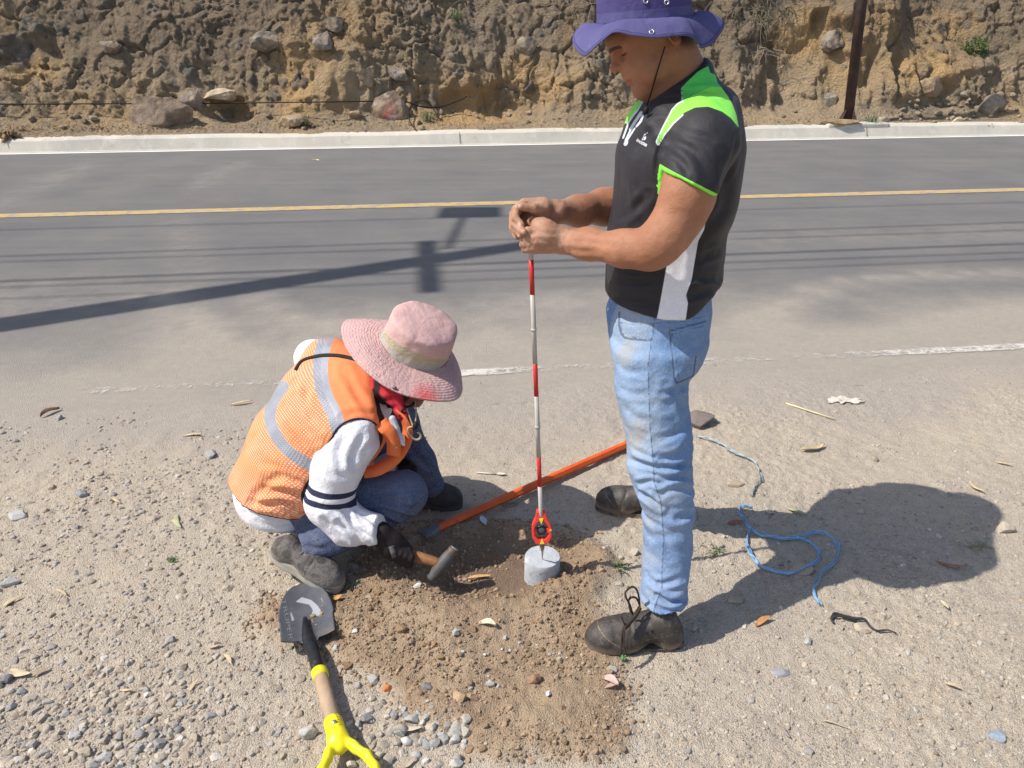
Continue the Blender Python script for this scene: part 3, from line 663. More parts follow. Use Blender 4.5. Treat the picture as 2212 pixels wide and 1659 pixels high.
V_, F_, A_ = join((hv, hf, at), (av, af, at_n), (bv, bf, at_f), (cv, cf, {}))
man = tmesh('person', V_, F_, SKIN, 'standing man in purple bucket hat and black and lime shirt leaning on the striped pole', 'person', None, A_, True, man_base)

# ---- shirt
shp = [(zloft([row(y, a, b, Y, r_) for y, a, b, Y, r_ in TOR], 2.4), .03)]
shp += [(pc((1512, 262, 1.93, 50), (1480, 250, 2.2, 50)), .05), (pc((1526, 305, 1.885, 66), (1485, 405, 1.835, 64)), .035), (pc((1505, 300, 2.27, 60), (1455, 385, 2.31, 54)), .03),
        (cap(P(1478, 176, 2.07), P(1488, 215, 2.07), .074, .085), .03)]
shirt = union(shp)
axn = P(1484, 398, 1.835) - P(1528, 290, 1.885); axn /= np.linalg.norm(axn)
e0 = P(1486, 393, 1.835); nrm = A3(axn[0] + .30, 0, axn[2]); nrm = A3(axn[0] - .02, -.04, axn[2])
def sleeve_end(p):                               # keeps everything but what lies beyond the near sleeve end
    return np.maximum((e0 - p) @ (nrm / np.linalg.norm(nrm)), -.5)
torso_f = zloft([row(y, a, b, Y, r_) for y, a, b, Y, r_ in TOR], 2.4)
far_e = P(1452, 388, 2.31); fax = P(1455, 385, 2.31) - P(1505, 300, 2.27)
def shirt_f(p):
    sl = smin(smin(shp[1][0](p), shp[2][0](p), .03), shp[3][0](p), .03)
    nearside = p[:, 1] < 2.05
    beyond_n = (p - e0) @ (nrm / np.linalg.norm(nrm)); beyond_f = (p - far_e) @ (fax / np.linalg.norm(fax))
    sl = np.where(nearside, smax(sl, beyond_n, .004), smax(sl, beyond_f, .004))
    d = smin(torso_f(p), sl, .028); d = smin(d, shp[4][0](p), .03)
    hem = P(1420, 668, 1.90); hz = hem[2] + (p[:, 0] - hem[0]) * .14 - .012 * (np.abs(p[:, 0] - P(1455, 680, 1.95)[0]) < .09) - .0
    hz = hem[2] - .022 * np.exp(-((p[:, 0] - P(1455, 680, 1.9)[0]) / .10) ** 2) + .05 * sstep(.02, .14, p[:, 0] - P(1465, 680, 1.9)[0]) - .006
    d = smax(d, hz - p[:, 2], .006)
    # collar opening: cut above an inclined plane through the neck
    cn = A3(-.60, 0, .80); co_ = P(1470, 166, 2.07); d = smax(d, (p - co_) @ cn, .008)
    return d
sv, sf = nets(shirt_f, A3(.13, 1.72, .84), A3(.74, 2.46, 1.56), .0045)
sv = relax(sv, sf, 2, .5); N_ = vnormals(sv, sf)
st = np.stack([sv[:, 0] * 1.0, sv[:, 1] * 1.0, sv[:, 2] * .55], -1)
sv = sv + N_ * (fbm(st, 9, 3, 12) * .0045 + (1 - np.abs(fbm(sv * A3(1, 1, .8), 5, 2, 14))) * .004)[:, None]
sv = creases(sv, N_, [([(1432, 300), (1420, 340), (1420, 378)], 5, 5), ([(1560, 400), (1580, 350), (1595, 290)], 6, 5), ([(1450, 300), (1500, 330), (1530, 380)], 9, 3), ([(1470, 285), (1530, 300), (1575, 345)], 9, 2.5), ([(1440, 330), (1470, 350), (1490, 385)], 8, 3),
    ([(1425, 268), (1400, 290), (1370, 330)], 9, 3), ([(1380, 250), (1410, 280), (1425, 310)], 9, -2), ([(1345, 400), (1350, 440), (1340, 480)], 10, 3), ([(1370, 380), (1385, 430), (1390, 480)], 10, 2.5), ([(1400, 420), (1360, 460), (1325, 470)], 9, 4),
    ([(1320, 600), (1370, 610), (1420, 600)], 8, 4), ([(1312, 640), (1370, 655), (1430, 650)], 8, 4), ([(1330, 585), (1400, 590), (1440, 580)], 7, 3), ([(1500, 520), (1540, 480), (1575, 440)], 10, 3.5), ([(1510, 560), (1545, 545)], 8, 4), ([(1500, 600), (1550, 600)], 8, 4), ([(1490, 640), (1540, 625)], 8, 4), ([(1495, 480), (1500, 560), (1480, 640)], 9, 3), ([(1560, 330), (1570, 400), (1560, 470)], 11, 3), ([(1480, 205), (1520, 196), (1560, 200)], 6, 4), ([(1460, 250), (1500, 215), (1550, 205)], 5, 3), ([(1385, 225), (1400, 240), (1430, 245)], 7, 2)])
N_ = vnormals(sv, sf); q = proj(sv); sc = (sv[:, 1] * cP + (CH - sv[:, 2]) * sP) / FPX
nearm = sv[:, 1] < 2.09
ARM_D = pc((1528, 305, 1.885, 68), (1486, 405, 1.835, 66))(sv); sleevev = (sv[:, 1] < 1.93) & ((sv - P(1528, 305, 1.885)) @ axn > -.03) & (ARM_D < .012)
def pm(poly, cond): return np.where(cond, sdpoly(q, poly) * sc, -.02)
limeP = [(1558,188),(1571,206),(1583,227),(1591,249),(1596,276),(1579,255),(1560,241),(1530,230),(1501,232),(1478,243),(1453,266),(1433,292),(1422,312),(1419,306),(1433,276),(1453,238),(1464,226),(1501,202),(1540,187)]
greenP = [(1530,142),(1534,157),(1546,161),(1550,179),(1558,188),(1521,194),(1492,206),(1474,220),(1473,190),(1482,179),(1507,155)]
lime = pm(limeP, nearm & (N_[:, 1] < .6)); green = pm(greenP, nearm & (N_[:, 1] < .6))
lime = np.maximum(lime, np.where(sleevev, .0065 + ((sv - e0) @ (nrm / np.linalg.norm(nrm))), -.02))
farL = pm([(1374,204),(1391,211),(1376,238),(1356,263),(1346,266),(1362,232)], sv[:, 1] > 1.98); lime = np.maximum(lime, farL)
pipe = np.maximum(.0016 - np.abs(lime + .0016), .0013 - np.abs(green + .001)); pipe = np.where((q[:, 1] > 320) | (q[:, 0] > 1478), -.01, pipe)
pipe = np.maximum(pipe, np.where(sv[:, 1] > 1.98, .0022 - dline(q, [(1374, 240), (1358, 264), (1346, 298)]) * sc, -.01))
white = pm([(1530,440),(1521,496),(1508,521),(1501,562),(1494,604),(1482,637),(1486,655),(1480,700),(1415,700),(1421,679),(1428,642),(1440,575),(1449,545),(1468,515),(1490,480),(1512,440)], nearm & ~sleevev & (N_[:, 1] < .3))
emb = np.where(sv[:, 1] < 2.1, np.maximum.reduce([ (3.2 - dline(q, [(1385, 243), (1379, 252), (1371, 264), (1362, 279)])) * sc, (2.6 - dline(q, [(1388, 250), (1384, 262), (1375, 272)])) * sc, (1.8 - dline(q, [(1365, 275), (1351, 303)])) * sc, (1.8 - dline(q, [(1371, 277), (1354, 304)])) * sc, (4.0 - dline(q, [(1353, 307), (1351, 311)])) * sc]), -.01)
emb = np.maximum(emb, np.where(sv[:, 1] < 2.1, np.maximum((1.1 - dline(q, [(1399, 287), (1391, 292), (1387, 303)])) * sc, (2.2 - dline(q, [(1394, 297), (1392, 301)])) * sc), -.01))
n = NT('shirt_fabric'); wv = n.noise(420, 2, .6)
c = n.mix(n.mapr(n.noise(6, 4), .4, .7), (.018, .0165, .021), (.027, .025, .031))
c = n.mix(n.edge('white'), c, n.mix(n.mapr(wv, .4, .6), (.88, .88, .92), (.76, .77, .84))); c = n.mix(n.edge('green'), c, (.10, .66, .11)); c = n.mix(n.edge('lime'), c, (.26, .90, .075))
c = n.mix(n.edge('pipe', .001), c, (.70, .78, .75)); c = n.mix(n.edge('emb', .001), c, (.62, .66, .72))
c = n.mix(n.mapr(n.noise(13, 6, .75), .64, .74, 0, .22), c, (.35, .30, .26))
SHIRT = n.out(c, .55, n.math('ADD', wv, n.math('MULTIPLY', n.noise(30, 4, .6), 2.0)), .0012, .35); n.b.inputs['Sheen Weight'].default_value = .06
shirt_o = part('shirt', sv, sf, SHIRT, man, {'lime': lime, 'green': green, 'white': white, 'pipe': pipe, 'emb': emb})
# chest lettering: one small word in white under the flame mark
_dg = bpy.context.evaluated_depsgraph_get()
sbv = BVHTree.FromPolygons([tuple(v) for v in sv], [tuple(int(i) for i in f) for f in sf])
def text_on(body, x0, y0, x1, y1, hpx, surf, m, parent, name, off=.0012, ex=.0002):
    cu = bpy.data.curves.new(name, 'FONT'); cu.body = body; cu.size = 1; cu.extrude = 0.0; cu.offset = .012; to = bpy.data.objects.new(name, cu); COL.objects.link(to)
    me = bpy.data.meshes.new_from_object(to.evaluated_get(bpy.context.evaluated_depsgraph_get())); bpy.data.objects.remove(to)
    V = np.array([v.co[:] for v in me.vertices]); w_ = V[:, 0].max() - V[:, 0].min(); V[:, 0] = (V[:, 0] - V[:, 0].min()) / w_; V[:, 1] /= .7
    d = np.array([x1 - x0, y1 - y0], float); L = np.linalg.norm(d); nn = np.array([d[1], -d[0]]) / L; out = []
    for a, b, _ in V:
        p_ = np.array([x0, y0]) + d * a + nn * b * hpx; dr = Vector(ray(*p_)).normalized(); h_ = surf.ray_cast(Vector((0, 0, CH)), dr)[0]
        out.append(np.array(h_) - np.array(dr) * off if h_ is not None else P(p_[0], p_[1], 2.0))
    F = [tuple(p.vertices) for p in me.polygons]; return part(name, out, F, m, parent, None, False)
WTXT = plain('print_white', (.75, .76, .78), .6, .05)
text_on('imoztea', 1374, 305, 1396, 317, 8.5, sbv, WTXT, shirt_o, 'chest_lettering')

# ---- jeans
JN = [(612, 1322, 1536, 2.065, .150), (655, 1314, 1540, 2.06, .163), (672, 1307, 1537, 2.06, .17), (700, 1308, 1532, 2.055, .175), (731, 1314, 1527, 2.05, .178), (765, 1321, 1512, 2.05, .178)]
NL = [(740, 1318, 1523, 1.965, .105), (790, 1324, 1500, 1.95, .100), (828, 1326, 1488, 1.935, .094), (877, 1334, 1491, 1.92, .090), (925, 1347, 1494, 1.905, .086), (974, 1354, 1492, 1.885, .083), (1022, 1357, 1496, 1.865, .080), (1060, 1371, 1497, 1.85, .077),
      (1085, 1384, 1496, 1.845, .074), (1120, 1392, 1497, 1.83, .073), (1168, 1391, 1495, 1.815, .071), (1217, 1387, 1492, 1.795, .069), (1266, 1384, 1487, 1.77, .070), (1300, 1383, 1486, 1.75, .074), (1330, 1388, 1484, 1.738, .076), (1352, 1394, 1482, 1.732, .076), (1372, 1398, 1480, 1.73, .074)]
nl_f = zloft([row(*r_) for r_ in NL], 2.1)
pel_f = zloft([row(*r_) for r_ in JN], 2.3)
farleg = union([(ecap(P(1425, 745, 2.165), P(1420, 930, 2.26), (.098, .105), (.078, .075), (0, 1, 0)), .03), (ecap(P(1420, 930, 2.26), P(1418, 1078, 2.365), (.076, .072), (.058, .060), (0, 1, 0)), .03)])
anl = P(1435, 1338, 1.755); anl[2] = .158; afl = P(1415, 1092, 2.37)
def jeans_f(p):
    d = smin(pel_f(p), nl_f(p), .03); fl = smax(farleg(p), afl[2] - .01 - p[:, 2], .005); d = smin(d, fl, .02)
    return smax(d, -(p[:, 2] - (anl[2] - .012 + (p[:, 0] - anl[0]) * -.05)) * (p[:, 1] < 2.0) - 9.0 * (p[:, 1] >= 2.0), .006)
jv, jf = nets(jeans_f, A3(.10, 1.62, .03), A3(.70, 2.50, 1.05), .0050)
jv = relax(jv, jf, 2, .5); N_ = vnormals(jv, jf)
kn = np.exp(-((jv[:, 2] - .50) / .16) ** 2) + np.exp(-((jv[:, 2] - .14) / .07) ** 2) * 1.2
jv = jv + N_ * (fbm(jv * A3(1, 1, 1.4), 8, 3, 33) * .004 + (np.abs(fbm(jv * A3(.7, .7, 1.9) + A3(0, 0, .3) * jv[:, :1], 11, 2, 35)) - .3) * .0075 * (.25 + kn))[:, None]
jv = creases(jv, vnormals(jv, jf), [([(1362, 992), (1400, 1005), (1450, 1012)], 6, 7), ([(1372, 1060), (1400, 1075), (1425, 1095)], 6, 7), ([(1368, 1050), (1405, 1040), (1440, 1052)], 6, 5), ([(1490, 1000), (1455, 1010), (1425, 1000)], 6, 7), ([(1495, 1030), (1460, 1030), (1430, 1040)], 7, 5), ([(1490, 960), (1460, 985), (1420, 990)], 8, 5),
    ([(1488, 905), (1460, 935), (1420, 950)], 8, 4), ([(1490, 1060), (1460, 1055), (1420, 1070)], 7, 4), ([(1395, 1240), (1420, 1262), (1470, 1250)], 7, 5), ([(1475, 1295), (1445, 1300), (1420, 1285)], 5, 7), ([(1478, 1270), (1450, 1278), (1425, 1262)], 6, 4), ([(1480, 1315), (1450, 1322), (1415, 1312)], 5, 5), ([(1392, 1290), (1405, 1310)], 5, 4), ([(1394, 1150), (1430, 1160), (1470, 1150)], 9, 2.5), ([(1340, 870), (1370, 900), (1410, 915)], 9, 3),
    ([(1326, 780), (1350, 800), (1390, 805)], 8, 2.5), ([(1325, 735), (1360, 760), (1395, 765)], 8, 2.5), ([(1440, 835), (1465, 860), (1480, 900)], 8, 4), ([(1485, 830), (1460, 845), (1430, 850)], 6, 4), ([(1500, 790), (1470, 830), (1440, 880)], 9, 3), ([(1325, 830), (1360, 850), (1400, 850)], 8, 2.5), ([(1395, 1110), (1420, 1130), (1450, 1200)], 9, 3), ([(1490, 1110), (1465, 1120)], 8, 4)])
q = proj(jv); N_ = vnormals(jv, jf); sc = (jv[:, 1] * cP + (CH - jv[:, 2]) * sP) / FPX; nr = jv[:, 1] < 2.0
side = [(1416, 672), (1408, 735), (1400, 790), (1402, 850), (1404, 920), (1410, 980), (1413, 1040), (1428, 1085), (1434, 1160), (1430, 1230), (1430, 1270), (1422, 1290), (1412, 1320), (1403, 1340)]
hemd = np.where(nr, .0012 - np.abs((jv[:, 2] - (anl[2] - .012 + (jv[:, 0] - anl[0]) * -.05)) - .019), -.01)
bp = [(1446, 715), (1524, 694), (1520, 730), (1505, 765), (1500, 790), (1497, 812), (1462, 828), (1456, 815)]
fp = [(1338, 674), (1337, 700), (1342, 722), (1350, 730), (1375, 734), (1407, 735)]
dd = lambda L, wd, c_=True: np.where(nr & c_, (wd - dline(q, L)) * sc, -.01)
seam = np.maximum.reduce([dd(side, 1.5), dd([(1462, 828), (1456, 815), (1446, 715), (1524, 694)], 2.0), dd([(1462, 828), (1497, 812), (1503, 770)], 2.0), dd([(1466, 820), (1453, 722)], .8), dd([(1452, 722), (1520, 704)], .8), dd(fp, 2.2), dd([(1341, 700), (1346, 720), (1354, 726), (1406, 730)], .7), dd([(1305, 690), (1360, 700), (1420, 698), (1480, 694), (1535, 680)], 1.0), hemd])
faded = np.maximum(np.where(nr, (48 - np.abs(q[:, 0] - (1365 + (q[:, 1] - 850) * .12))) * .001 * 1.3, -.05) * (1 - sstep(990, 1080, q[:, 1])), -.05)
tint = np.where(nr, sstep(900, 1180, q[:, 1]), .5)
sp = np.where(nr, np.clip(sdpoly(q, bp) * sc, -.01, .003), -.01)
jv = jv + N_ * (np.clip(sp, 0, .0015) + np.where(nr, .001 * np.exp(-(dline(q, side) / 3.0) ** 2), 0))[:, None]
def denim(name, light, mid, fadec, dark, dirtc=(.36, .33, .28)):
    n = NT(name); tw = n.noise(1, 3, .7, n.scl(500, 500, 120)); c = n.mix(n.attr('tint'), light, mid); c = n.mix(n.mapr(n.noise(5, 5, .65), .42, .62, 0, .8), c, tuple(x * .8 + .08 for x in light))
    c = n.mix(n.mapr(n.noise(22, 5, .7, n.scl(1, 1, 2.5)), .5, .72, 0, .55), c, fadec); c = n.mix(n.math('MULTIPLY', n.edge('faded', .09), n.mapr(n.noise(9, 4), .35, .6, .35, .9)), c, fadec)
    c = n.mix(n.math('MULTIPLY', n.mapr(n.noise(7, 6, .7), .50, .66, 0, .75), n.edge('faded', .12)), c, dirtc)
    c = n.mix(n.mapr(tw, .4, .65, 0, .18), c, (.75, .80, .88)); c = n.mix(n.math('MULTIPLY', n.edge('seam', .0012), .7), c, dark)
    return n.out(c, .9, n.math('ADD', n.math('MULTIPLY', tw, .5), n.math('MULTIPLY', n.noise(26, 5, .65), 2.2)), .0025, .15)
JEANS = denim('light_denim', (.135, .245, .45), (.085, .185, .42), (.29, .39, .53), (.06, .085, .15))
jeans_o = part('jeans', jv, jf, JEANS, man, {'seam': seam, 'faded': faded, 'tint': tint})
# thick bottom hem ring and rivet
mb = MB(); rv = P(1449, 716, 1.93)
jbv = BVHTree.FromPolygons([tuple(v) for v in jv], [tuple(int(i) for i in f) for f in jf])
def on(bv_, x, y, off=.001):
    d = Vector(ray(x, y)).normalized(); h_ = bv_.ray_cast(Vector((0, 0, CH)), d)[0]
    return (np.array(h_) - np.array(d) * off) if h_ is not None else None
mb.lathe([(.003, 0), (.003, .0012)], on(jbv, 1449, 716), A3(0, -1, .2), 10); mb.part('rivet', plain('brass', (.45, .30, .15), .4, metal=.8), jeans_o)

# ---- hat
PURP = NT('purple_cotton'); tw = PURP.noise(1, 2, .6, PURP.scl(400, 400, 160)); c = PURP.mix(PURP.mapr(PURP.noise(12, 5, .6), .35, .7), (.085, .078, .195), (.112, .104, .245)); c = PURP.mix(PURP.mapr(PURP.noise(30, 5, .7), .6, .75, 0, .35), c, (.25, .22, .42))
c = PURP.mix(PURP.math('MULTIPLY', PURP.edge('seam', .001), .75), c, (.02, .018, .07)); c = PURP.mix(PURP.edge('band', .001), c, PURP.mix(.5, (.060, .052, .165), (.085, .072, .20)))
PURPLE = PURP.out(c, .85, PURP.math('ADD', PURP.math('MULTIPLY', tw, .6), PURP.math('MULTIPLY', PURP.noise(24, 4), 2)), .002, .2)
def ringz(pts, n_=10): return crom(pts, n_, True)
def hat(crown_c, e1, e2, up, rad, hgt, outer, nin=14, dome=.03, rip=0.0, flare=1.0, seed=1):
    """crown radius rad along e1/e2, outer: closed list of 3D points ordered by angle from +e1 towards e2; returns V,F,attrs of brim and crown"""
    O = ringz(outer, 12); m = len(O); ang = np.array([math.atan2((p - crown_c) @ e2, (p - crown_c) @ e1) for p in O])
    I = np.array([crown_c + e1 * rad[0] * math.cos(a) + e2 * rad[1] * math.sin(a) for a in ang]); V = []; sa = []
    for j in range(nin + 1):
        t = j / nin; tt = t ** 1.0
        for i in range(m):
            p_ = I[i] * (1 - tt) + O[i] * tt; p_ = p_ + up * (.016 * math.sin(math.pi * t) * flare) + up * rip * math.sin(ang[i] * 55 + 3 * math.sin(j * 2.1)) * math.sin(math.pi * min(1, t * 1.1)) ; V.append(p_); sa.append(t)
    F = np.array([(j * m + i, j * m + (i + 1) % m, (j + 1) * m + (i + 1) % m, (j + 1) * m + i) for j in range(nin) for i in range(m)])
    brim = (np.array(V), F, np.array(sa), m)
    V = []; prof = []
    K = 22
    for j in range(K + 1):
        t = j / K
        if t < .62: rr_, zz = 1 - .07 * t / .62, hgt * t / .62 * .86
        else: a = (t - .62) / .38 * math.pi / 2; rr_, zz = .93 * max(math.cos(a), 0) ** .75, hgt * .86 + hgt * .14 * math.sin(a)
        if j == K: rr_ = .0004
        prof.append((rr_, zz))
        for i in range(m):
            a = 2 * math.pi * i / m
            w_ = 1 + .012 * math.sin(3 * a + seed) * (t) + .006 * math.sin(9 * a + 5 * t)
            V.append(crown_c + e1 * rad[0] * rr_ * w_ * math.cos(a) + e2 * rad[1] * rr_ * w_ * math.sin(a) + up * (zz - .003 + dome * .15 * math.sin(2 * a + seed) * t * rr_))
    F = np.array([(j * m + i, j * m + (i + 1) % m, (j + 1) * m + (i + 1) % m, (j + 1) * m + i) for j in range(K) for i in range(m)])
    return brim, (np.array(V), F, np.repeat([z for _, z in prof], m), m)
cc = P(1391, 44, 2.07); e1, e2 = A3(-1, 0, .0), A3(0, -1, 0); tl = R(5); e1 = A3(-math.cos(tl), 0, -math.sin(tl)); up = A3(-math.sin(tl), 0, math.cos(tl))
OUT = [P(1238, 78, 2.08), P(1240, 100, 2.02), P(1262, 121, 1.975), P(1292, 96, 1.945), P(1326, 73, 1.925), P(1370, 77, 1.91), P(1413, 81, 1.905), P(1462, 78, 1.915), P(1500, 83, 1.935), P(1516, 102, 1.965), P(1542, 90, 2.01), P(1560, 66, 2.06), P(1565, 48, 2.10), P(1552, 44, 2.17), P(1500, 60, 2.23), P(1430, 70, 2.25), P(1350, 72, 2.24), P(1280, 88, 2.21), P(1245, 84, 2.15)]
(bV, bF, bt, m_), (kV, kF, kz, _) = hat(cc, e1, e2, up, (.1145, .098), .112, OUT, dome=.02, flare=.9)
bV = bV + up * (fbm(bV, 25, 3, 5) * .0022)[:, None]; kV = kV + (kV - cc) * (fbm(kV, 16, 3, 6) * .02)[:, None]
hat_o = part('hat', kV, kF, PURPLE, man, {'seam': np.maximum(.0011 - np.abs(kz - .026), .0012 - np.abs(kz - .002)), 'band': np.minimum(kz - .026, .2)})
eb = [(np.abs(bt - t_) ) for t_ in (.93,)]
brim_o = part('brim', bV, bF, PURPLE, hat_o, {'seam': .0008 - eb[0] * .07, 'band': np.full(len(bt), -.01)})
for o in (hat_o, brim_o):
    sm = o.modifiers.new('thick', 'SOLIDIFY'); sm.thickness = .0022; sm.offset = 0; 
bbv = BVHTree.FromPolygons([tuple(v) for v in bV], [tuple(int(i) for i in f) for f in bF]); kbv = BVHTree.FromPolygons([tuple(v) for v in kV], [tuple(int(i) for i in f) for f in kF])
METAL = plain('eyelet_metal', (.55, .56, .58), .3, .1, metal=.9)
for x_, y_, bvx in ((1408, 69, bbv), (1395, 2, kbv), (1440, 5, kbv)):
    p_ = on(bvx, x_, y_, .002)
    if p_ is not None:
        nn = A3(0, -1, .15) if bvx is kbv else A3(-.1, -.8, .6); nn /= np.linalg.norm(nn); a = np.cross(nn, [1, 0, 0]); a /= np.linalg.norm(a); b = np.cross(nn, a)
        pts = [p_ + (a * math.cos(t) + b * math.sin(t)) * .0048 for t in np.linspace(0, 2 * math.pi, 17)]; MB().tube(pts, .0017, 6).part('eyelet', METAL, hat_o)
CORD = plain('black_cord', (.015, .013, .012), .7)
cl = crom([P(1436, 100, 1.985), P(1431, 118, 1.985), P(1421, 150, 1.992), P(1411, 185, 2.005), P(1404, 208, 2.02), P(1398, 226, 1.985), P(1395, 240, 1.962), P(1392, 246, 1.955)], 6)
MB().tube(cl, .0017, 6).part('chin_cord', CORD, hat_o)
MB().add(*[(lambda b_: (b_.V, b_.F))(MB().lathe([(.004, 0), (.0065, .004), (.0065, .012), (.004, .017)], P(1393, 246, 1.955), A3(.2, -.3, 1), 10))][0]).part('cord_toggle', CORD, hat_o)
# hair under the hat
hf_ = inter(ell(H(.024, .058), (.102, .086, .0765), HM), lambda p: np.maximum(-(((p - HO) @ HU) - .044) , ((p - HO) @ HF) - .108))
v_, f_ = nets(hf_, H(.02, .05) - .14, H(.02, .05) + .14, .005)
v_ = v_ + vnormals(v_, f_) * (fbm(v_, 120, 3, 3) * .0015)[:, None]
part('hair', v_, f_, plain('black_hair', (.012, .009, .008), .55, .4, 200, 300, .002), man)

# ---- boots
LEATH = NT('dusty_leather'); c = LEATH.mix(LEATH.mapr(LEATH.noise(10, 6, .7), .35, .7), (.036, .031, .029), (.075, .062, .053)); c = LEATH.mix(LEATH.mapr(LEATH.noise(34, 6, .75), .52, .75, 0, .7), c, (.20, .17, .14)); c = LEATH.mix(LEATH.mapr(LEATH.attr('low'), 0, 1, 0, 1), c, (.27, .21, .155)); c = LEATH.mix(LEATH.edge('stitch', .001), c, (.30, .22, .12))
LEATHER = LEATH.out(c, .55, LEATH.noise(90, 6, .7), .0012, .4)
RUB = plain('dusty_rubber', (.085, .07, .058), .85, .3, 20, dirt=(.27, .21, .15), dirtf=(.42, .6), ds=25)
def boot(name, heel, toe, Wd, H0, parent, m_up, m_sole, shaft=.13, lace_m=None, pitch=0.0, sole_h=.022, stitch=True, low=True, res=.0042):
    heel, toe = np.asarray(heel, float), np.asarray(toe, float); X_ = toe - heel; L = np.linalg.norm(X_); X_ /= L; Y_ = np.cross([0, 0, 1.0], X_); Y_ /= np.linalg.norm(Y_); Z_ = np.cross(X_, Y_)
    M = np.stack([X_, Y_, Z_], 1); T = lambda x, y, z: heel + M @ A3(x * L, y, z)
    w2 = Wd / 2; up_ = [(ell(T(.78, 0, .036), (.225 * L, w2 * .98, .050 * H0), M), .02), (ell(T(.62, 0, .044), (.24 * L, w2 * .98, .050 * H0), M), .03), (ecap(T(.55, 0, .062), T(.26, 0, .078 * H0), (w2 * .84, .036 * H0), (w2 * .72, .040 * H0), Y_), .03),
         (ell(T(.16, 0, .042), (.16 * L, w2 * .80, .055), M), .03), (cap(T(.21, 0, .06), T(.21, 0, .050 + shaft * .5), w2 * .60, w2 * .56), .02)]
    f = union(up_); f = inter(f, half(T(0, 0, sole_h - .004), -Z_), .004)
    c_ = T(.5, 0, .08); e = L * .72
    v, fc = nets(f, c_ - A3(e, e, .17), c_ + A3(e, e, .17), res); v = relax(v, fc, 1)
    l = (v - heel) @ M; l[:, 0] /= L
    v = v + vnormals(v, fc) * (fbm(v, 30, 3, 4) * .0014 - .0022 * np.exp(-((l[:, 0] - .60 + .03 * np.sin(l[:, 1] * 60)) / .012) ** 2) * (l[:, 2] > .04) - .002 * np.exp(-((l[:, 0] - .565) / .010) ** 2) * (l[:, 2] > .045))[:, None]
    sq = np.stack([l[:, 0] * 100, l[:, 2] * 350], -1)
    stt = np.maximum.reduce([.0011 - np.minimum(dline(sq, [(42, 10), (60, 13), (80, 25), (90, 32)][::-1]), 9) * .003, .0011 - dline(sq, [(42, 22), (30, 24), (10, 30), (0, 33)]) * .003, .0011 - dline(sq, [(45, 12), (46, 25)]) * .003]) if stitch else np.full(len(v), -.01)
    root = part(name, v, fc, m_up, parent, {'low': np.clip(1.15 - (l[:, 2] - sole_h) / .022, 0, 1) * .8 if low else 0 * l[:, 2], 'stitch': stt, 'lx': l[:, 0], 'lz': l[:, 2]})
    # sole
    ot = []
    for t in np.linspace(0, 2 * math.pi, 49)[:-1]:
        x = .5 - .505 * math.cos(t); wv = w2 * (.80 + .20 * sstep(.45, .75, x) - .10 * math.exp(-((x - .40) / .12) ** 2)); ot.append((x, wv * 1.03 * (abs(math.sin(t)) ** .62) * (1 if math.sin(t) > 0 else -1)))
    V = []; 
    rows_ = [(.0, .97), (.004, 1.0), (sole_h * .45, 1.0), (sole_h * .5, .985), (sole_h * .6, 1.0), (sole_h * .95, 1.0), (sole_h, .97)]
    for z_, s_ in rows_:
        for x, y in ot: V.append(T(.5 + (x - .5) * s_, y * s_, z_))
    K = len(ot); F = [(i * K + k, i * K + (k + 1) % K, (i + 1) * K + (k + 1) % K, (i + 1) * K + k) for i in range(len(rows_) - 1) for k in range(K)] + [tuple(range(K))[::-1], tuple((len(rows_) - 1) * K + k for k in range(K))]
    so = part('sole', V, F, m_sole, root); autosharp(so)
    return root, T, v, fc
NH, NTo = np.append(G(1474, 1392)[:2], .0), np.append(G(1263, 1400)[:2], .0)
nb, NTf, bv_, bf_ = boot('boot', NH, NTo, .108, 1.15, man, LEATHER, RUB, .12)
bsurf = BVHTree.FromPolygons([tuple(v) for v in bv_], [tuple(int(i) for i in f) for f in bf_])
LACE = plain('dark_lace', (.045, .030, .024), .9, .3, 60, 300, .001)
mb = MB(); prev = None
for i, x in enumerate((.40, .45, .50, .55)):
    a = on(bsurf, *proj(NTf(x, .022, .14)), .003); 
    for s in (1, -1):
        p0, p1 = NTf(x, -.026 * s, .088 - (x - .40) * .16), NTf(x + .05, .026 * s, .080 - (x - .40) * .16); mid = (p0 + p1) / 2 + A3(0, 0, .012); mb.tube(crom([p0, mid, p1], 5), .0028, 6)
fa = NTf(.44, -.02, .10)
L1 = [(1368, 1335, 1.70), (1362, 1310, 1.69), (1352, 1290, 1.69), (1352, 1278, 1.70), (1364, 1268, 1.71), (1374, 1272, 1.71), (1380, 1290, 1.71), (1382, 1312, 1.71)]
L2 = [(1362, 1322, 1.69), (1358, 1298, 1.70), (1366, 1290, 1.70), (1376, 1294, 1.71), (1382, 1312, 1.70), (1374, 1330, 1.69)]
for Ln in (L1, L2): mb.tube(crom([P(*p) for p in Ln], 6), .003, 6)
mb.tube(crom([P(1383, 1312, 1.70), P(1372, 1330, 1.685), P(1356, 1350, 1.665), P(1348, 1358, 1.655)], 6), .0065, 7)
mb.tube(crom([P(1378, 1322, 1.69), P(1362, 1342, 1.67), P(1350, 1352, 1.66)], 6), .005, 7)
mb.tube(crom([P(1350, 1352, 1.655), P(1344, 1366, 1.64), P(1342, 1390, 1.625), P(1341, 1415, 1.615)], 6), .003, 6)
mb.tube(crom([P(1352, 1352, 1.655), P(1348, 1366, 1.64), P(1347, 1392, 1.625), P(1352, 1414, 1.615)], 6), .003, 6)
mb.tube(crom([P(1350, 1350, 1.66), P(1341, 1330, 1.67)], 4), .0025, 6)
mb.part('lace', LACE, nb)
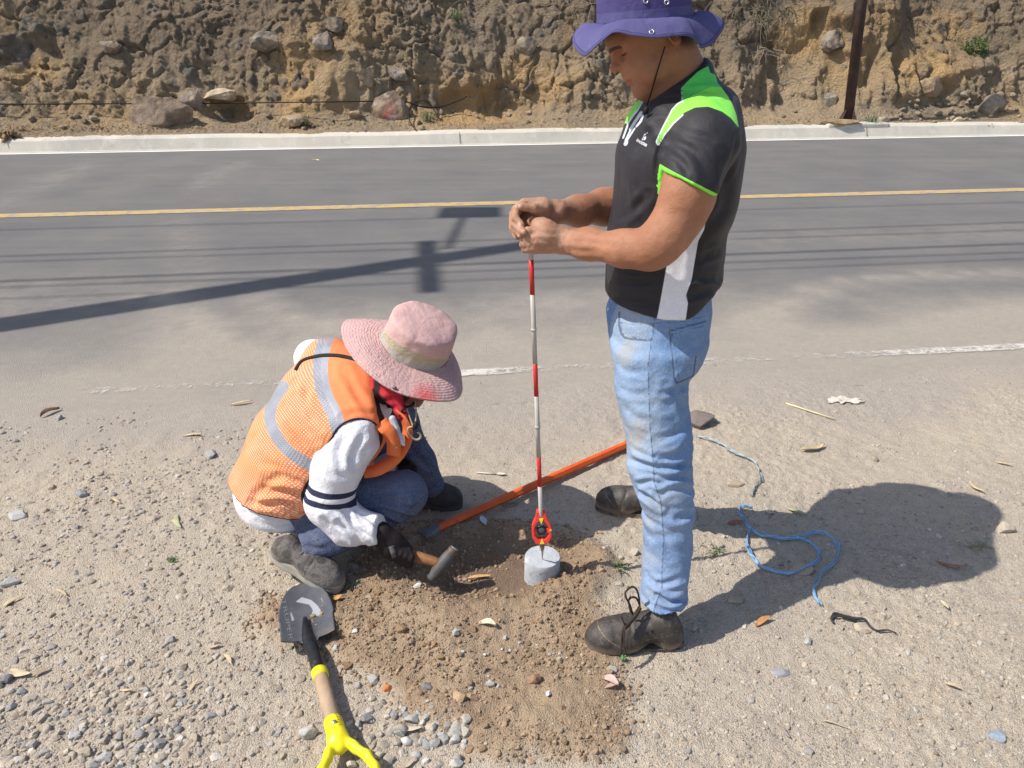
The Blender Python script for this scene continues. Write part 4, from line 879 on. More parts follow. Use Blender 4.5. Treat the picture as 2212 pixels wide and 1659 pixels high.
for x_, z_ in ((.375, .098), (.43, .092)):
    p_ = on(bsurf, *proj(NTf(x_, .045, z_)), .001)
    if p_ is not None: MB().lathe([(.0045, 0), (.0045, .0015), (.002, .0017)], p_, A3(0, -.8, .5), 10).part('eyelet', plain('dark_eyelet', (.03, .03, .03), .3, metal=.6), nb)
FH, FT = np.append(G(1440, 1120)[:2], .0), np.append(G(1291, 1095)[:2], .0)
fb, FTf, _, _ = boot('boot', FH, FT + (FT - FH) * .03, .105, 1.1, man, LEATHER, RUB, .12)
mb = MB()
for i, x in enumerate((.40, .46, .52)):
    for s in (1, -1):
        p0, p1 = FTf(x, -.026 * s, .085 - (x - .40) * .16), FTf(x + .05, .026 * s, .078 - (x - .40) * .16); mid = (p0 + p1) / 2 + A3(0, 0, .012); mb.tube(crom([p0, mid, p1], 5), .003, 6)
mb.part('lace', LACE, fb)
# ================================================================ CROUCHING WORKER
wb = G(690, 1200); wb[2] = 0
Sn, Sf = P(778, 935, 2.09), P(676, 782, 2.48)
Lw = (Sn - Sf) / np.linalg.norm(Sn - Sf)
TW = [(P(600, 1064, 2.20), .168, .138), (P(652, 972, 2.22), .172, .138), (P(716, 892, 2.26), .195, .138), (P(762, 850, 2.29), .180, .108)]
def torso(off=0.0, lo_=0):
    T_ = TW[lo_:]
    its = [(ecap(a[0], b[0], (a[1] + off, a[2] + off), (b[1] + off, b[2] + off), Lw), .06) for a, b in zip(T_[:-1], T_[1:])]
    its += [(cap(P(762, 862, 2.29), P(812, 838, 2.30), .085 + off, .070 + off), .05)]
    its += [(cap(P(765, 925, 2.13), P(708, 782, 2.44), .070 + off, .066 + off), .06)]
    return union(its)
spine = (TW[2][0] - TW[0][0]); spine /= np.linalg.norm(spine)
HW = P(866, 800, 2.30)                           # head centre
wF = A3(.80, .16, -.58); wF /= np.linalg.norm(wF); wL = A3(.15, -1, -.1); wL -= wF * (wL @ wF); wL /= np.linalg.norm(wL); wU = np.cross(wL, wF); wU *= np.sign(wU[2]); WM = np.stack([wF, wU, wL], 1)
faceW, earW = head_sdf(HW, WM)
def pcw(a, b, s_=1.0): return cap(P(*a[:3]), P(*b[:3]), a[3] * s_ * mpp(P(*a[:3])), b[3] * s_ * mpp(P(*b[:3])))
headW = union([(faceW, .01)] + earW + [(cap(P(870, 815, 2.28), P(805, 860, 2.30), .055, .06), .03)])
v1, f1 = nets(headW, HW - A3(.2, .16, .2), HW + A3(.2, .16, .2), .004)
lw = (v1 - HW) @ WM; aw = {'hairy': np.maximum(lw[:, 1] - .05, .03 - np.linalg.norm((lw - A3(-.045, .03, 0)) / A3(1, 1.3, 3), axis=1))}
coreW = union([(ecap(a[0], b[0], (a[1] - .03, a[2] - .03), (b[1] - .03, b[2] - .03), Lw), .05) for a, b in zip(TW[:-1], TW[1:])] +
              [(pcw(a, b), .03) for a, b in (((765, 930, 2.12, 38), (715, 1085, 2.04, 32)), ((715, 1090, 2.04, 30), (838, 1163, 2.0, 22)), ((690, 800, 2.43, 36), (800, 960, 2.47, 28)), ((800, 960, 2.47, 28), (865, 1005, 2.36, 20)),
               ((640, 1090, 2.12, 44), (872, 1070, 2.12, 32)), ((872, 1078, 2.12, 32), (668, 1190, 2.03, 24)), ((650, 1010, 2.35, 44), (862, 915, 2.41, 32)), ((862, 915, 2.41, 32), (938, 1060, 2.44, 24)))])
v2, f2 = nets(coreW, A3(-1.0, 1.85, .02), A3(-.1, 2.75, .72), .012)
V_, F_, A_ = join((v1, f1, aw), (v2, f2, {}))
wk = tmesh('person', V_, F_, SKIN, 'crouching worker in pink sun hat and orange mesh vest bending over the dug hole', 'person', None, A_, True, wb)

def bvh(v, f): return BVHTree.FromPolygons([tuple(x) for x in v], [tuple(int(i) for i in q_) for q_ in f])
def surf_pts(bv, px, off=.002, n_=6):
    out = []
    for x, y in crom(px, n_):
        p_ = on(bv, x, y, off)
        if p_ is not None: out.append(p_)
    return np.array(out)
def surf_ribbon(bv, px, wd, m, name, parent, off=.003, th=.002, n_=6):
    pts = surf_pts(bv, px, off, n_); 
    if len(pts) < 3: return None
    for _ in range(2): pts[1:-1] = (pts[:-2] + 2 * pts[1:-1] + pts[2:]) / 4
    T = np.gradient(pts, axis=0); view = pts - A3(0, 0, CH); side = np.cross(T, view); return MB().ribbon(pts, side, wd, th).part(name, m, parent)

# ---- white long sleeved shirt
S1 = [((770, 940, 2.10, 56), (728, 1012, 2.05, 50)), ((728, 1012, 2.05, 50), (712, 1088, 2.03, 50)), ((712, 1092, 2.03, 49), (752, 1132, 2.01, 42)), ((752, 1132, 2.01, 42), (812, 1142, 1.99, 34))]
S2 = [((678, 774, 2.49, 42), (740, 880, 2.50, 42)), ((740, 880, 2.50, 42), (800, 960, 2.47, 40)), ((800, 960, 2.47, 38), (850, 995, 2.38, 30))]
shW0 = union([(torso(.004), .03)] + [(pcw(a, b), .028) for a, b in S1 + S2])
cuff = P(824, 1146, 1.99); cuffn = P(824, 1146, 1.99) - P(752, 1130, 2.01); cuffn /= np.linalg.norm(cuffn); cuffn = cuffn + A3(0, -.1, .25)
wst = P(590, 1135, 2.10); wn = -spine * .55 + A3(.12, 0, -.75)
def shW(p):
    d = smax(shW0(p), np.where(p[:, 0] > P(760, 1100, 2.0)[0], (p - cuff) @ (cuffn / np.linalg.norm(cuffn)), -1), .005)
    return smax(d, (p - wst) @ (wn / np.linalg.norm(wn)), .01)
v_, f_ = nets(shW, A3(-1.15, 1.85, .02), A3(-.12, 2.72, .74), .0052); v_ = relax(v_, f_, 2); N_ = vnormals(v_, f_)
armd = pcw(*S1[0])(v_); arm = (proj(v_)[:, 0] > 655) & (v_[:, 1] < 2.16) & (proj(v_)[:, 1] > 905)
v_ = v_ + N_ * (fbm(v_, 8, 2, 44) * .003 + (np.abs(fbm(v_ * A3(1, 1, 1.4), 11, 2, 45)) - .3) * .003 * arm)[:, None]
v_ = creases(v_, vnormals(v_, f_), [([(800, 1165), (770, 1140), (745, 1105)], 6, 8), ([(820, 1140), (800, 1120), (770, 1105)], 6, 6), ([(785, 1178), (760, 1150), (730, 1130)], 7, 7), ([(745, 1170), (720, 1140), (700, 1120)], 7, 5), ([(675, 1090), (710, 1100), (760, 1100)], 8, 4), ([(790, 930), (770, 970), (760, 1010)], 8, 4), ([(745, 945), (730, 980), (740, 1020)], 9, 4), ([(820, 940), (800, 960), (780, 985)], 6, 4), ([(770, 1020), (740, 1030), (700, 1015)], 9, 3), ([(560, 1125), (600, 1140), (650, 1132)], 5, 3)])
a0, a1 = P(728, 1012, 2.05), P(712, 1092, 2.03); ax_ = (a1 - a0); Lx = np.linalg.norm(ax_); ax_ /= Lx; t_ = (v_ - a0) @ (ax_ + A3(.12, 0, -.0)) 
v_q = proj(v_); inb = (v_q[:, 0] > 655) & (v_q[:, 0] < 790) & (v_[:, 1] < 2.17)
ba = np.where(inb, .0092 - np.abs(t_ - .062), -.01); bb = np.where(inb, .0092 - np.abs(t_ - .095), -.01)
n = NT('white_cotton'); c = n.mix(n.mapr(n.noise(8, 4), .35, .7), (.80, .79, .83), (.72, .71, .76)); c = n.mix(n.mapr(n.noise(18, 5, .7), .66, .78, 0, .3), c, (.55, .50, .45)); c = n.mix(n.edge('band'), c, (.035, .038, .075))
WHITE = n.out(c, .85, n.math('ADD', n.noise(300, 2), n.math('MULTIPLY', n.noise(22, 4, .6), 3.5)), .003, .2); n.b.inputs['Subsurface Weight'].default_value = .04
shw = part('long_sleeved_shirt', v_, f_, WHITE, wk, {'band': np.maximum(ba, bb)})
WBV = bvh(v_, f_)

# ---- orange safety vest
vt = torso(.020)
arm_hole = union([(cap(P(775, 962, 2.04), P(715, 1100, 1.98), .078, .105), .02)]); arm_hole2 = cap(P(648, 776, 2.60), P(760, 900, 2.68), .085, .11)
bo, bn = P(600, 1108, 2.06), -spine * .75 + A3(.16, 0, -.42); bn /= np.linalg.norm(bn)
nk_o, nk_n = P(826, 850, 2.24), spine * .35 + A3(.95, 0, .05); nk_n /= np.linalg.norm(nk_n)
def vest_f(p):
    d = vt(p); d = smax(d, (p - bo) @ bn, .003); d = smax(d, -arm_hole(p), .004); d = smax(d, -arm_hole2(p), .004); d = smax(d, (p - nk_o) @ nk_n, .02); d = smax(d, -(vt(p) + .030), .002)
    return d
v_, f_ = nets(vest_f, A3(-1.15, 1.85, .02), A3(-.12, 2.72, .78), .0050); v_ = relax(v_, f_, 2); N_ = vnormals(v_, f_)
g0, g1, g2, g3 = (v_ - bo) @ bn, arm_hole(v_), arm_hole2(v_), (v_ - nk_o) @ nk_n
v_ = v_ + N_ * (fbm(v_, 8, 3, 55) * .004)[:, None]
v_ = creases(v_, vnormals(v_, f_), [([(640, 1095), (610, 1085), (570, 1090)], 7, 6), ([(660, 1075), (620, 1062), (575, 1060)], 8, 6), ([(655, 1050), (620, 1035), (580, 1030)], 9, 5), ([(640, 860), (650, 910), (680, 950)], 9, 5), ([(620, 880), (640, 930), (675, 975)], 9, 4), ([(665, 830), (660, 880), (690, 925)], 8, 4), ([(540, 1100), (560, 1060), (600, 1030)], 9, 4), ([(560, 990), (590, 1010), (640, 1030)], 10, 3), ([(745, 800), (770, 850), (800, 890)], 9, 3), ([(740, 900), (770, 890), (810, 895)], 7, 3), ([(620, 1105), (590, 1095), (540, 1085)], 6, 5)])
q = proj(v_); sc = (v_[:, 1] * cP + (CH - v_[:, 2]) * sP) / FPX; N_ = vnormals(v_, f_); fr = (N_ @ A3(0, .85, -.5)) < .35
VL = [(722, 690), (712, 715), (697, 754), (692, 803), (701, 851), (721, 893), (733, 935)]; HL_ = [(612, 835), (590, 868), (583, 905), (600, 947), (629, 979), (661, 1000), (700, 1016)]
tape = np.where(fr, np.maximum((16 - dline(q, crom(VL, 6))) * sc, (12.5 - dline(q, crom(HL_, 6))) * sc), -.02)
yoke = np.where(fr, sdpoly(q, [(722, 680), (712, 715), (697, 754), (692, 803), (701, 851), (721, 893), (733, 935), (733, 1100), (960, 1100), (960, 680)]) * sc, .02 * np.sign((v_ - P(720, 860, 2.26)) @ A3(.9, 0, -.3)))
trim = np.maximum.reduce([.0035 - np.abs(g0 + .003), .0035 - np.abs(g1 - .003), .0035 - np.abs(g2 - .003), .003 - np.abs(g3 + .003)])
gu, gv = v_ @ Lw, (v_ - bo) @ spine
n = NT('mesh_vest'); fU, fV = n.attr('gu'), n.attr('gv'); kq = 2 * math.pi / .0082
wav = n.math('MULTIPLY', n.math('ABSOLUTE', n.math('SINE', n.math('MULTIPLY', fU, kq * .5))), n.math('ABSOLUTE', n.math('SINE', n.math('MULTIPLY', fV, kq * .5))))
hole = n.mapr(wav, .30, .62); hole = n.math('MULTIPLY', hole, n.math('SUBTRACT', 1.0, n.edge('yoke')))
oc_ = n.mix(n.mapr(n.noise(7, 4), .35, .65), (.84, .26, .10), (.80, .21, .085)); mesh_c = n.mix(n.mapr(n.noise(5, 5, .65), .40, .62), (.90, .50, .25), (.84, .56, .40)); mesh_c = n.mix(n.mapr(n.noise(11, 4, .6, n.scl(1, 1, .5)), .58, .72, 0, .8), mesh_c, (.80, .16, .07))
c = n.mix(hole, oc_, mesh_c); c = n.mix(n.edge('tape'), c, n.mix(n.mapr(n.noise(14, 4), .4, .6), (.30, .315, .36), (.36, .37, .41))); c = n.mix(n.math('MULTIPLY', n.mapr(n.noise(3, 4), .5, .7), n.math('MULTIPLY', n.edge('yoke', .08), .5)), c, (.86, .22, .10)); c = n.mix(n.edge('trim', .001), c, (.03, .022, .022))
tm = n.edge('tape'); nh = n.math('SUBTRACT', n.math('MULTIPLY', n.noise(16, 4, .6), 1.5), n.math('MULTIPLY', hole, .5))
VEST = n.out(c, n.mapr(tm, 0, 1, .8, .5), nh, .003, .3)
vest = part('safety_vest', v_, f_, VEST, wk, {'tape': tape, 'yoke': yoke, 'trim': trim, 'gu': gu, 'gv': gv})
VBV = bvh(v_, f_)
surf_ribbon(VBV, [(640, 800), (652, 782), (672, 774), (700, 769), (735, 770), (775, 780)], .017, plain('black_webbing', (.02, .017, .017), .8, .2, 30, 200), 'bag_strap', wk, .006, .003)

# ---- jeans
LGN = [(ecap(P(630, 1088, 2.13), P(872, 1066, 2.12), (.085, .105), (.066, .070), (0, 1, -.3)), .03), (pcw((874, 1066, 2.12, 47), (800, 1118, 2.09, 44)), .03), (pcw((800, 1122, 2.09, 44), (668, 1185, 2.03, 37)), .03)]
LGF = [(pcw((650, 1010, 2.35, 60), (860, 915, 2.41, 42)), .03), (pcw((862, 918, 2.41, 42), (905, 1000, 2.43, 36)), .03), (pcw((905, 1000, 2.43, 35), (934, 1048, 2.44, 28)), .03)]
jw = union([(ecap(TW[0][0], TW[0][0] * .6 + TW[1][0] * .4, (.165, .132), (.155, .115), Lw), .03), (ell(P(612, 1088, 2.18), (.13, .15, .11)), .04)] + LGN + LGF)
hnd = P(672, 1190, 2.03) - P(800, 1122, 2.09); hnd /= np.linalg.norm(hnd); ho = P(668, 1196, 2.03)
tb = P(690, 990, 2.2)
def jwf(p):
    d = jw(p); d = smax(d, np.where(p[:, 1] < 2.2, (p - ho) @ hnd, -1), .006)
    return smax(d, .012 - p[:, 2], .01)
v_, f_ = nets(jwf, A3(-1.1, 1.85, .0), A3(-.12, 2.72, .62), .0052); v_ = relax(v_, f_, 2); N_ = vnormals(v_, f_)
v_ = v_ + N_ * (fbm(v_, 9, 3, 77) * .004)[:, None]
v_ = creases(v_, vnormals(v_, f_), [([(860, 1060), (820, 1070), (780, 1062)], 8, 3), ([(905, 1100), (870, 1095), (835, 1085)], 6, 5), ([(890, 1120), (860, 1112), (825, 1100)], 6, 5), ([(855, 1135), (830, 1120), (800, 1105)], 6, 5), ([(880, 1080), (850, 1082), (815, 1078)], 6, 4), ([(780, 1150), (740, 1170), (700, 1165)], 8, 4), ([(640, 1170), (680, 1185), (720, 1180)], 7, 4), ([(690, 1200), (710, 1210), (760, 1190)], 6, 3), ([(880, 960), (905, 990), (930, 1010)], 7, 3)])
DJ = denim('dark_denim', (.019, .036, .105), (.015, .028, .085), (.055, .09, .20), (.02, .03, .06), (.16, .15, .16))
q = proj(v_); fd = .045 - np.linalg.norm((v_ - P(895, 1050, 2.06)) , axis=1) * .7
sm_ = np.where(v_[:, 1] < 2.25, (1.0 - np.minimum(dline(q, [(903, 1085), (860, 1120), (790, 1140), (730, 1165), (690, 1205)]), dline(q, [(700, 1160), (640, 1185)]))) * .0016, -.01)
part('jeans', v_, f_, DJ, wk, {'seam': sm_, 'faded': fd, 'tint': .5 + 0 * fd})

# ---- shoes
n = NT('hiking_upper'); lx, lz = n.attr('lx'), n.attr('lz'); w_ = n.math('SINE', n.math('ADD', n.math('MULTIPLY', lx, 34), n.math('MULTIPLY', lz, 110)))
pn = n.vor(1, 'DISTANCE_TO_EDGE', 'Distance', n.scl(26, 26, 30)); c = n.mix(n.mapr(n.noise(30, 4), .4, .6), (.070, .062, .060), (.105, .092, .086)); c = n.mix(n.mapr(n.vor(1, 'F1', 'Distance', n.scl(26, 26, 30)), .48, .56, 0, .5), c, (.22, .20, .18)); c = n.mix(n.mapr(pn, .02, .05, .45, 0), c, (.06, .055, .052)); c = n.mix(n.attr('low'), c, (.26, .235, .205))
HIKE = n.out(c, .8, n.math('ADD', pn, n.noise(120, 3)), .002, .3)
SOLEG = plain('grey_sole', (.36, .335, .29), .85, .2, 30, dirt=(.34, .28, .21), dirtf=(.5, .65), ds=30)
nh_, nt_ = G(588, 1200, .075), G(738, 1276, .012); d_ = nt_ - nh_; 
sn, T1, sv1, sf1 = boot('hiking_shoe', nh_, nt_,   .096, .84, wk, HIKE, SOLEG, .06, stitch=False, sole_h=.036)
fh_, ft_ = G(905, 1090, .0), G(998, 1094, .0); ft_ = fh_ + (ft_ - fh_) / np.linalg.norm(ft_ - fh_) * .262
boot('hiking_shoe', fh_ - (ft_ - fh_) * .28 + A3(0, 0, .002), G(999, 1094, .002), .098, .92, wk, plain('dark_hiking_upper', (.055, .048, .047), .8, .3, 30), plain('dark_sole', (.10, .09, .085), .85), .10, stitch=False, sole_h=.028)
mb = MB()
for k_ in range(3):
    for s in (1, -1): mb.tube(crom([T1(.44 + k_ * .07, -.024 * s, .092 - k_ * .010), T1(.475 + k_ * .07, 0, .103 - k_ * .010), T1(.50 + k_ * .07, .024 * s, .088 - k_ * .010)], 4), .0026, 6)
mb.part('lace', plain('grey_lace', (.20, .17, .15), .9), sn)

# ---- gloved hand
GL = plain('black_glove', (.022, .017, .017), .9, .35, 30, 160, .0015)
gl = [(pcw((822, 1152, 1.99, 26), (846, 1176, 1.99, 27)), .015), (pcw((846, 1174, 1.99, 27), (868, 1190, 1.99, 23)), .015), (pcw((838, 1190, 1.985, 17), (866, 1200, 1.985, 15)), .015)]
for k_ in range(4):
    x0, y0 = 848 + k_ * 11, 1168 + k_ * 5
    gl += [(pcw((x0, y0 + 8, 1.975, 9), (x0 + 6, y0 + 22, 1.955, 8.5)), .004), (pcw((x0 + 6, y0 + 22, 1.955, 8.5), (x0 + 4, y0 + 36, 1.975, 8)), .004), (pcw((x0 + 4, y0 + 36, 1.975, 8), (x0 - 2, y0 + 38, 2.00, 7)), .004)]
gl += [(pcw((842, 1172, 2.02, 10), (866, 1178, 2.03, 9)), .006), (pcw((866, 1178, 2.03, 9), (884, 1190, 2.02, 8)), .006)]
c_ = P(856, 1186, 1.99); v_, f_ = nets(union(gl), c_ - .13, c_ + .13, .0036); v_ = relax(v_, f_, 1)
glo = part('glove', v_, f_, GL, wk); GBV = bvh(v_, f_)
surf_ribbon(GBV, [(845, 1180), (849, 1192), (853, 1204)], .017, plain('grey_tag', (.13, .13, .14), .8), 'glove_tag', glo, .003, .0015)
# far hand resting behind the knee
gl = [(pcw((850, 995, 2.38, 20), (872, 1008, 2.36, 22)), .015)] + [(pcw((872, 1000 + k_ * 8, 2.36, 8), (894, 1012 + k_ * 7, 2.345, 7)), .004) for k_ in range(4)] + [(pcw((866, 1000, 2.34, 8), (884, 1000, 2.32, 7)), .005)]
c_ = P(872, 1005, 2.36); v_, f_ = nets(union(gl), c_ - .11, c_ + .11, .005); part('glove', v_, f_, GL, wk)

# ---- pink sun hat
n = NT('pink_cotton'); t_ = n.attr('t'); ring = n.math('ABSOLUTE', n.math('SINE', n.math('MULTIPLY', t_, 14 * math.pi)))
c = n.mix(n.mapr(n.noise(10, 5, .6), .35, .65), (.60, .385, .36), (.52, .335, .33)); c = n.mix(n.mapr(n.noise(60, 4), .5, .75, 0, .3), c, (.68, .48, .42))
c = n.mix(n.math('MULTIPLY', n.mapr(ring, .0, .16, .28, 0), n.math('GREATER_THAN', t_, .02)), c, (.38, .24, .25)); c = n.mix(n.edge('red', .03), c, (.72, .16, .16)); c = n.mix(n.edge('mesh', .0012), c, n.mix(n.mapr(n.noise(1, 2, .6, n.scl(60, 60, 420)), .4, .6), (.50, .43, .30), (.36, .31, .22))); c = n.mix(n.edge('strap', .0012), c, n.mix(n.mapr(n.noise(80, 3), .3, .7), (.36, .345, .30), (.44, .42, .38))); c = n.mix(n.edge('loop', .001), c, (.60, .38, .33)); c = n.mix(n.edge('line', .0008), c, (.30, .19, .19))
pk = n.math('MULTIPLY', n.noise(1, 3, .6, n.scl(130, 130, 60)), n.attr('puck'))
PINK = n.out(c, .88, n.math('ADD', n.math('ADD', n.math('MULTIPLY', ring, .22), n.math('MULTIPLY', pk, 1.6)), n.math('MULTIPLY', n.noise(25, 4), 1.4)), .0045, .2)
cc = P(898, 748, 2.27); e1 = A3(.925, .06, -.375); e1 /= np.linalg.norm(e1); e2 = A3(-.10, -.93, -.30); e2 -= e1 * (e1 @ e2); e2 /= np.linalg.norm(e2); up = np.cross(e2, e1)
OUT = [P(997, 820, 2.27), P(998, 846, 2.20), P(985, 864, 2.14), P(950, 868, 2.10), P(905, 862, 2.075), P(862, 850, 2.07), P(822, 829, 2.085), P(788, 801, 2.12), P(762, 774, 2.17), P(743, 742, 2.23), P(737, 712, 2.29), P(745, 694, 2.35), P(768, 689, 2.40), P(800, 693, 2.44), P(850, 702, 2.47), P(910, 728, 2.47), P(960, 758, 2.44), P(985, 784, 2.38), P(994, 800, 2.32)]
(bV, bF, bt, m_), (kV, kF, kz, _) = hat(cc, e1, e2, up, (.112, .100), .118, OUT, nin=26, dome=.02, flare=.6, rip=.0012, seed=4)
kV = kV + (kV - cc) * (fbm(kV, 15, 3, 6) * .03)[:, None]
qk = proj(kV); rad_ = np.arctan2((kV - cc) @ e2, (kV - cc) @ e1); front = (kV - cc) @ e2 > -.03
vent = .030 - .016 * (1 - np.abs(np.clip((rad_ - 1.75) / 1.25, -1, 1)) ** 1.5) * -1.0
strap = .0125 - np.abs(kz - .016); loop = np.maximum.reduce([.006 - np.abs(rad_ - a_) * .1 for a_ in (.55, 2.55, -1.2)]); loop = np.minimum(loop, .0135 - np.abs(kz - .016))
top = .030 + .036 * np.clip(1 - ((rad_ - 1.75) / 1.5) ** 2, 0, 1); mesh_ = np.minimum(top - kz, kz - .0285)
hw = part('sun_hat', kV, kF, PINK, wk, {'t': 0 * kz, 'puck': 0 * kz, 'red': -.05 + 0 * kz, 'mesh': mesh_, 'strap': strap, 'loop': loop, 'line': np.maximum(.0009 - np.abs(kz - top), .0009 - np.abs(kz - .092))})
qb = proj(bV); red = .020 - np.linalg.norm(bV - (bV[np.argmin(np.abs(qb[:, 0] - 922) + np.abs(qb[:, 1] - 858))]), axis=1) * .6
pucka = .35 + .65 * np.exp(-((qb[:, 0] - 800) / 60) ** 2)
bw = part('brim', bV, bF, PINK, hw, {'t': bt, 'puck': pucka, 'red': red, 'mesh': -.01 + 0 * bt, 'strap': -.01 + 0 * bt, 'loop': -.01 + 0 * bt, 'line': -.01 + 0 * bt})
for o in (hw, bw):
    sm = o.modifiers.new('thick', 'SOLIDIFY'); sm.thickness = .0028; sm.offset = 0; sm.use_rim = o is bw
bbv = bvh(bV, bF); p_ = on(bbv, 853, 840, .002); MB().lathe([(.0075, 0), (.0075, .002), (.004, .0024)], p_, A3(-.1, -.9, .2), 14).part('snap_button', plain('dark_snap', (.12, .10, .09), .35, .1, metal=.7), hw)
# ---- bandana, cords, folded mask strap
n = NT('red_bandana'); c = n.mix(n.mapr(n.noise(14, 4), .4, .6), (.50, .028, .045), (.36, .02, .035)); c = n.mix(n.mapr(n.noise(9, 2), .56, .60), c, (.03, .012, .015)); RED = n.out(c, .85, n.noise(60, 4), .003)
bd = union([(cap(P(852, 828, 2.20), P(812, 850, 2.26), .062, .070), .02), (cap(P(862, 850, 2.17), P(868, 898, 2.14), .030, .012), .03), (cap(P(845, 850, 2.16), P(880, 905, 2.12), .020, .006), .02)])
c_ = P(850, 860, 2.2); v_, f_ = nets(bd, c_ - .16, c_ + .16, .005); v_ = relax(v_, f_, 1); v_ = v_ + vnormals(v_, f_) * (fbm(v_, 22, 3, 9) * .006)[:, None]; v_ = creases(v_, vnormals(v_, f_), [([(815, 830), (845, 860), (870, 890)], 5, 5), ([(806, 850), (835, 875), (860, 885)], 5, 5)])
part('bandana', v_, f_, RED, wk)
CREAM = plain('cream_cord', (.42, .34, .22), .8)
MB().tube(crom([P(874, 858, 2.16), P(880, 885, 2.13), P(889, 912, 2.11), P(893, 921, 2.10)], 6), .0026, 6).part('hat_cord', CREAM, hw)
MB().tube(crom([P(896, 866, 2.16), P(899, 890, 2.13), P(897, 915, 2.11), P(893, 921, 2.10)], 6), .0026, 6).part('hat_cord', CREAM, hw)
MB().tube(crom([P(893, 921, 2.10), P(882, 925, 2.10), P(884, 938, 2.10), P(896, 949, 2.10), P(906, 948, 2.10), P(909, 940, 2.10), P(902, 933, 2.10)], 6), .0036, 6).part('hat_cord', CREAM, hw)
MB().lathe([(.006, 0), (.009, .005), (.009, .018), (.006, .023)], P(896, 926, 2.10), A3(.25, 0, 1), 10).part('cord_toggle', CORD, hw)
MB().tube(crom([P(864, 898, 2.12), P(872, 882, 2.12), P(889, 876, 2.14), P(896, 868, 2.16)], 6), .004, 6).part('face_strap', CORD, wk)
# ---- vest front flap hanging open with gloves tucked in
FL = plain('vest_cloth', (.80, .19, .06), .8, .2, 10, 60, .002)
mb = MB(); mb.ribbon(crom([P(856, 888, 2.13), P(872, 905, 2.12), P(881, 932, 2.12), P(873, 962, 2.12), P(852, 992, 2.11), P(818, 1014, 2.10), P(786, 1020, 2.10)], 6), A3(-.7, .5, .35), .040, .004); mb.part('vest_flap', FL, wk)
mb = MB(); mb.ribbon(crom([P(822, 912, 2.10), P(838, 930, 2.08), P(850, 955, 2.08), P(850, 985, 2.09)], 6), A3(-1, .2, .2), .045, .004); mb.part('vest_flap', FL, wk)
WG = plain('pale_glove', (.50, .53, .58), .8, .25, 30, 90, .002)
gt = union([(pc((848, 905, 2.10, 8), (856, 925, 2.09, 7)), .004), (pc((856, 925, 2.09, 7), (866, 955, 2.085, 6)), .004), (pc((850, 930, 2.095, 5), (858, 965, 2.085, 5)), .004), (pc((868, 940, 2.09, 4), (872, 960, 2.08, 4)), .004)])
c_ = P(858, 935, 2.09); v_, f_ = nets(gt, c_ - .09, c_ + .09, .0035); part('spare_glove', v_, f_, WG, wk)
# ================================================================ TOOLS AND OBJECTS
# ---- striped survey pole with prism target, held upright
pt, pb = P(1147, 520, 2.0), P(1172, 1201, 2.0); tip = G(1172, 1208, .078)
pole = thing('survey_pole', 'thin red and white striped survey pole with red prism target near its tip', 'survey pole', tip)
def on_pole(y): return P(1147 + (y - 553) * (1172 - 1147) / (1201 - 553), y, 2.0)
PRED, PGREY = plain('pole_red', (.55, .035, .03), .35, .1, 20, 80, .0003), plain('pole_grey', (.45, .42, .38), .4, .12, 20, 80, .0003)
ys = [500, 560, 636, 785, 855, 987, 1050, 1170]
for i, (a, b) in enumerate(zip(ys[:-1], ys[1:])):
    MB().tube([on_pole(a), on_pole(b)], .0068, 14).part('pole_section', PGREY if i in (0, 2, 4, 6) else PRED, pole)
for y_ in (712, 922):
    MB().tube([on_pole(y_ - 3), on_pole(y_ + 3)], .0078, 14).part('joint_ring', PGREY, pole)
MB().tube([on_pole(1166), on_pole(1180), on_pole(1188), on_pole(1190), tip], [.0088, .0082, .0050, .0038, .0012], 12).part('steel_tip', plain('steel', (.30, .26, .22), .4, metal=.7), pole)
pc_ = on_pole(1136); pu = on_pole(1090) - on_pole(1180); pu /= np.linalg.norm(pu); pr = A3(1, 0, 0); pr -= pu * (pr @ pu); pr /= np.linalg.norm(pr); pf = np.cross(pr, pu)   # pf points away from camera or to it
if pf[1] > 0: pf = -pf
tl_ = R(12); pf = pf * math.cos(tl_) + pu * math.sin(tl_); pu2 = np.cross(pf, pr); pu2 *= np.sign(pu2[2])
k_ = mpp(pc_)
def PT(x, y, z=0): return pc_ + pr * (x * k_) + pu2 * (y * k_ * 1.12) + pf * z
PL = plain('red_plastic', (.80, .060, .045), .4, .08, 20, 60, .0003)
outer = [(-9, 36), (9, 36), (12, 22), (19, 10), (21, 0), (21, -16), (13, -30), (6, -31), (-6, -31), (-13, -30), (-21, -16), (-21, 0), (-19, 10), (-12, 22)]
inner = [(-6, 16), (6, 16), (10, 13), (14, 6), (15.5, 0), (15.5, -12), (8, -21), (4, -22), (-4, -22), (-8, -21), (-15.5, -12), (-15.5, 0), (-14, 6), (-10, 13)]
V = []; 
for z_, ins in ((.014, .0), (-.014, .0)):
    for x, y in outer: V.append(PT(x, y - 4, z_))
    for x, y in inner: V.append(PT(x, y - 4, z_))
m_ = len(outer); F = []
for i in range(m_):
    j = (i + 1) % m_; F += [(i, j, m_ + j, m_ + i), (2 * m_ + i, 3 * m_ + i, 3 * m_ + j, 2 * m_ + j), (i, 2 * m_ + i, 2 * m_ + j, j), (m_ + i, m_ + j, 3 * m_ + j, 3 * m_ + i)]
ho = part('prism_holder', V, F, PL, pole, None, False); bevel(ho, .0015, 2)
MB().lathe([(.0100, 0), (.0125, .002), (.0125, .020), (.0108, .021)], PT(0, 22, .0), pu, 16).part('collar', PL, ho)
for s in (1, -1): MB().box(PT(13 * s, -8, 0), (pr, pu2, pf), (.0042, .0062, .010)).part('lug', PL, ho, False)
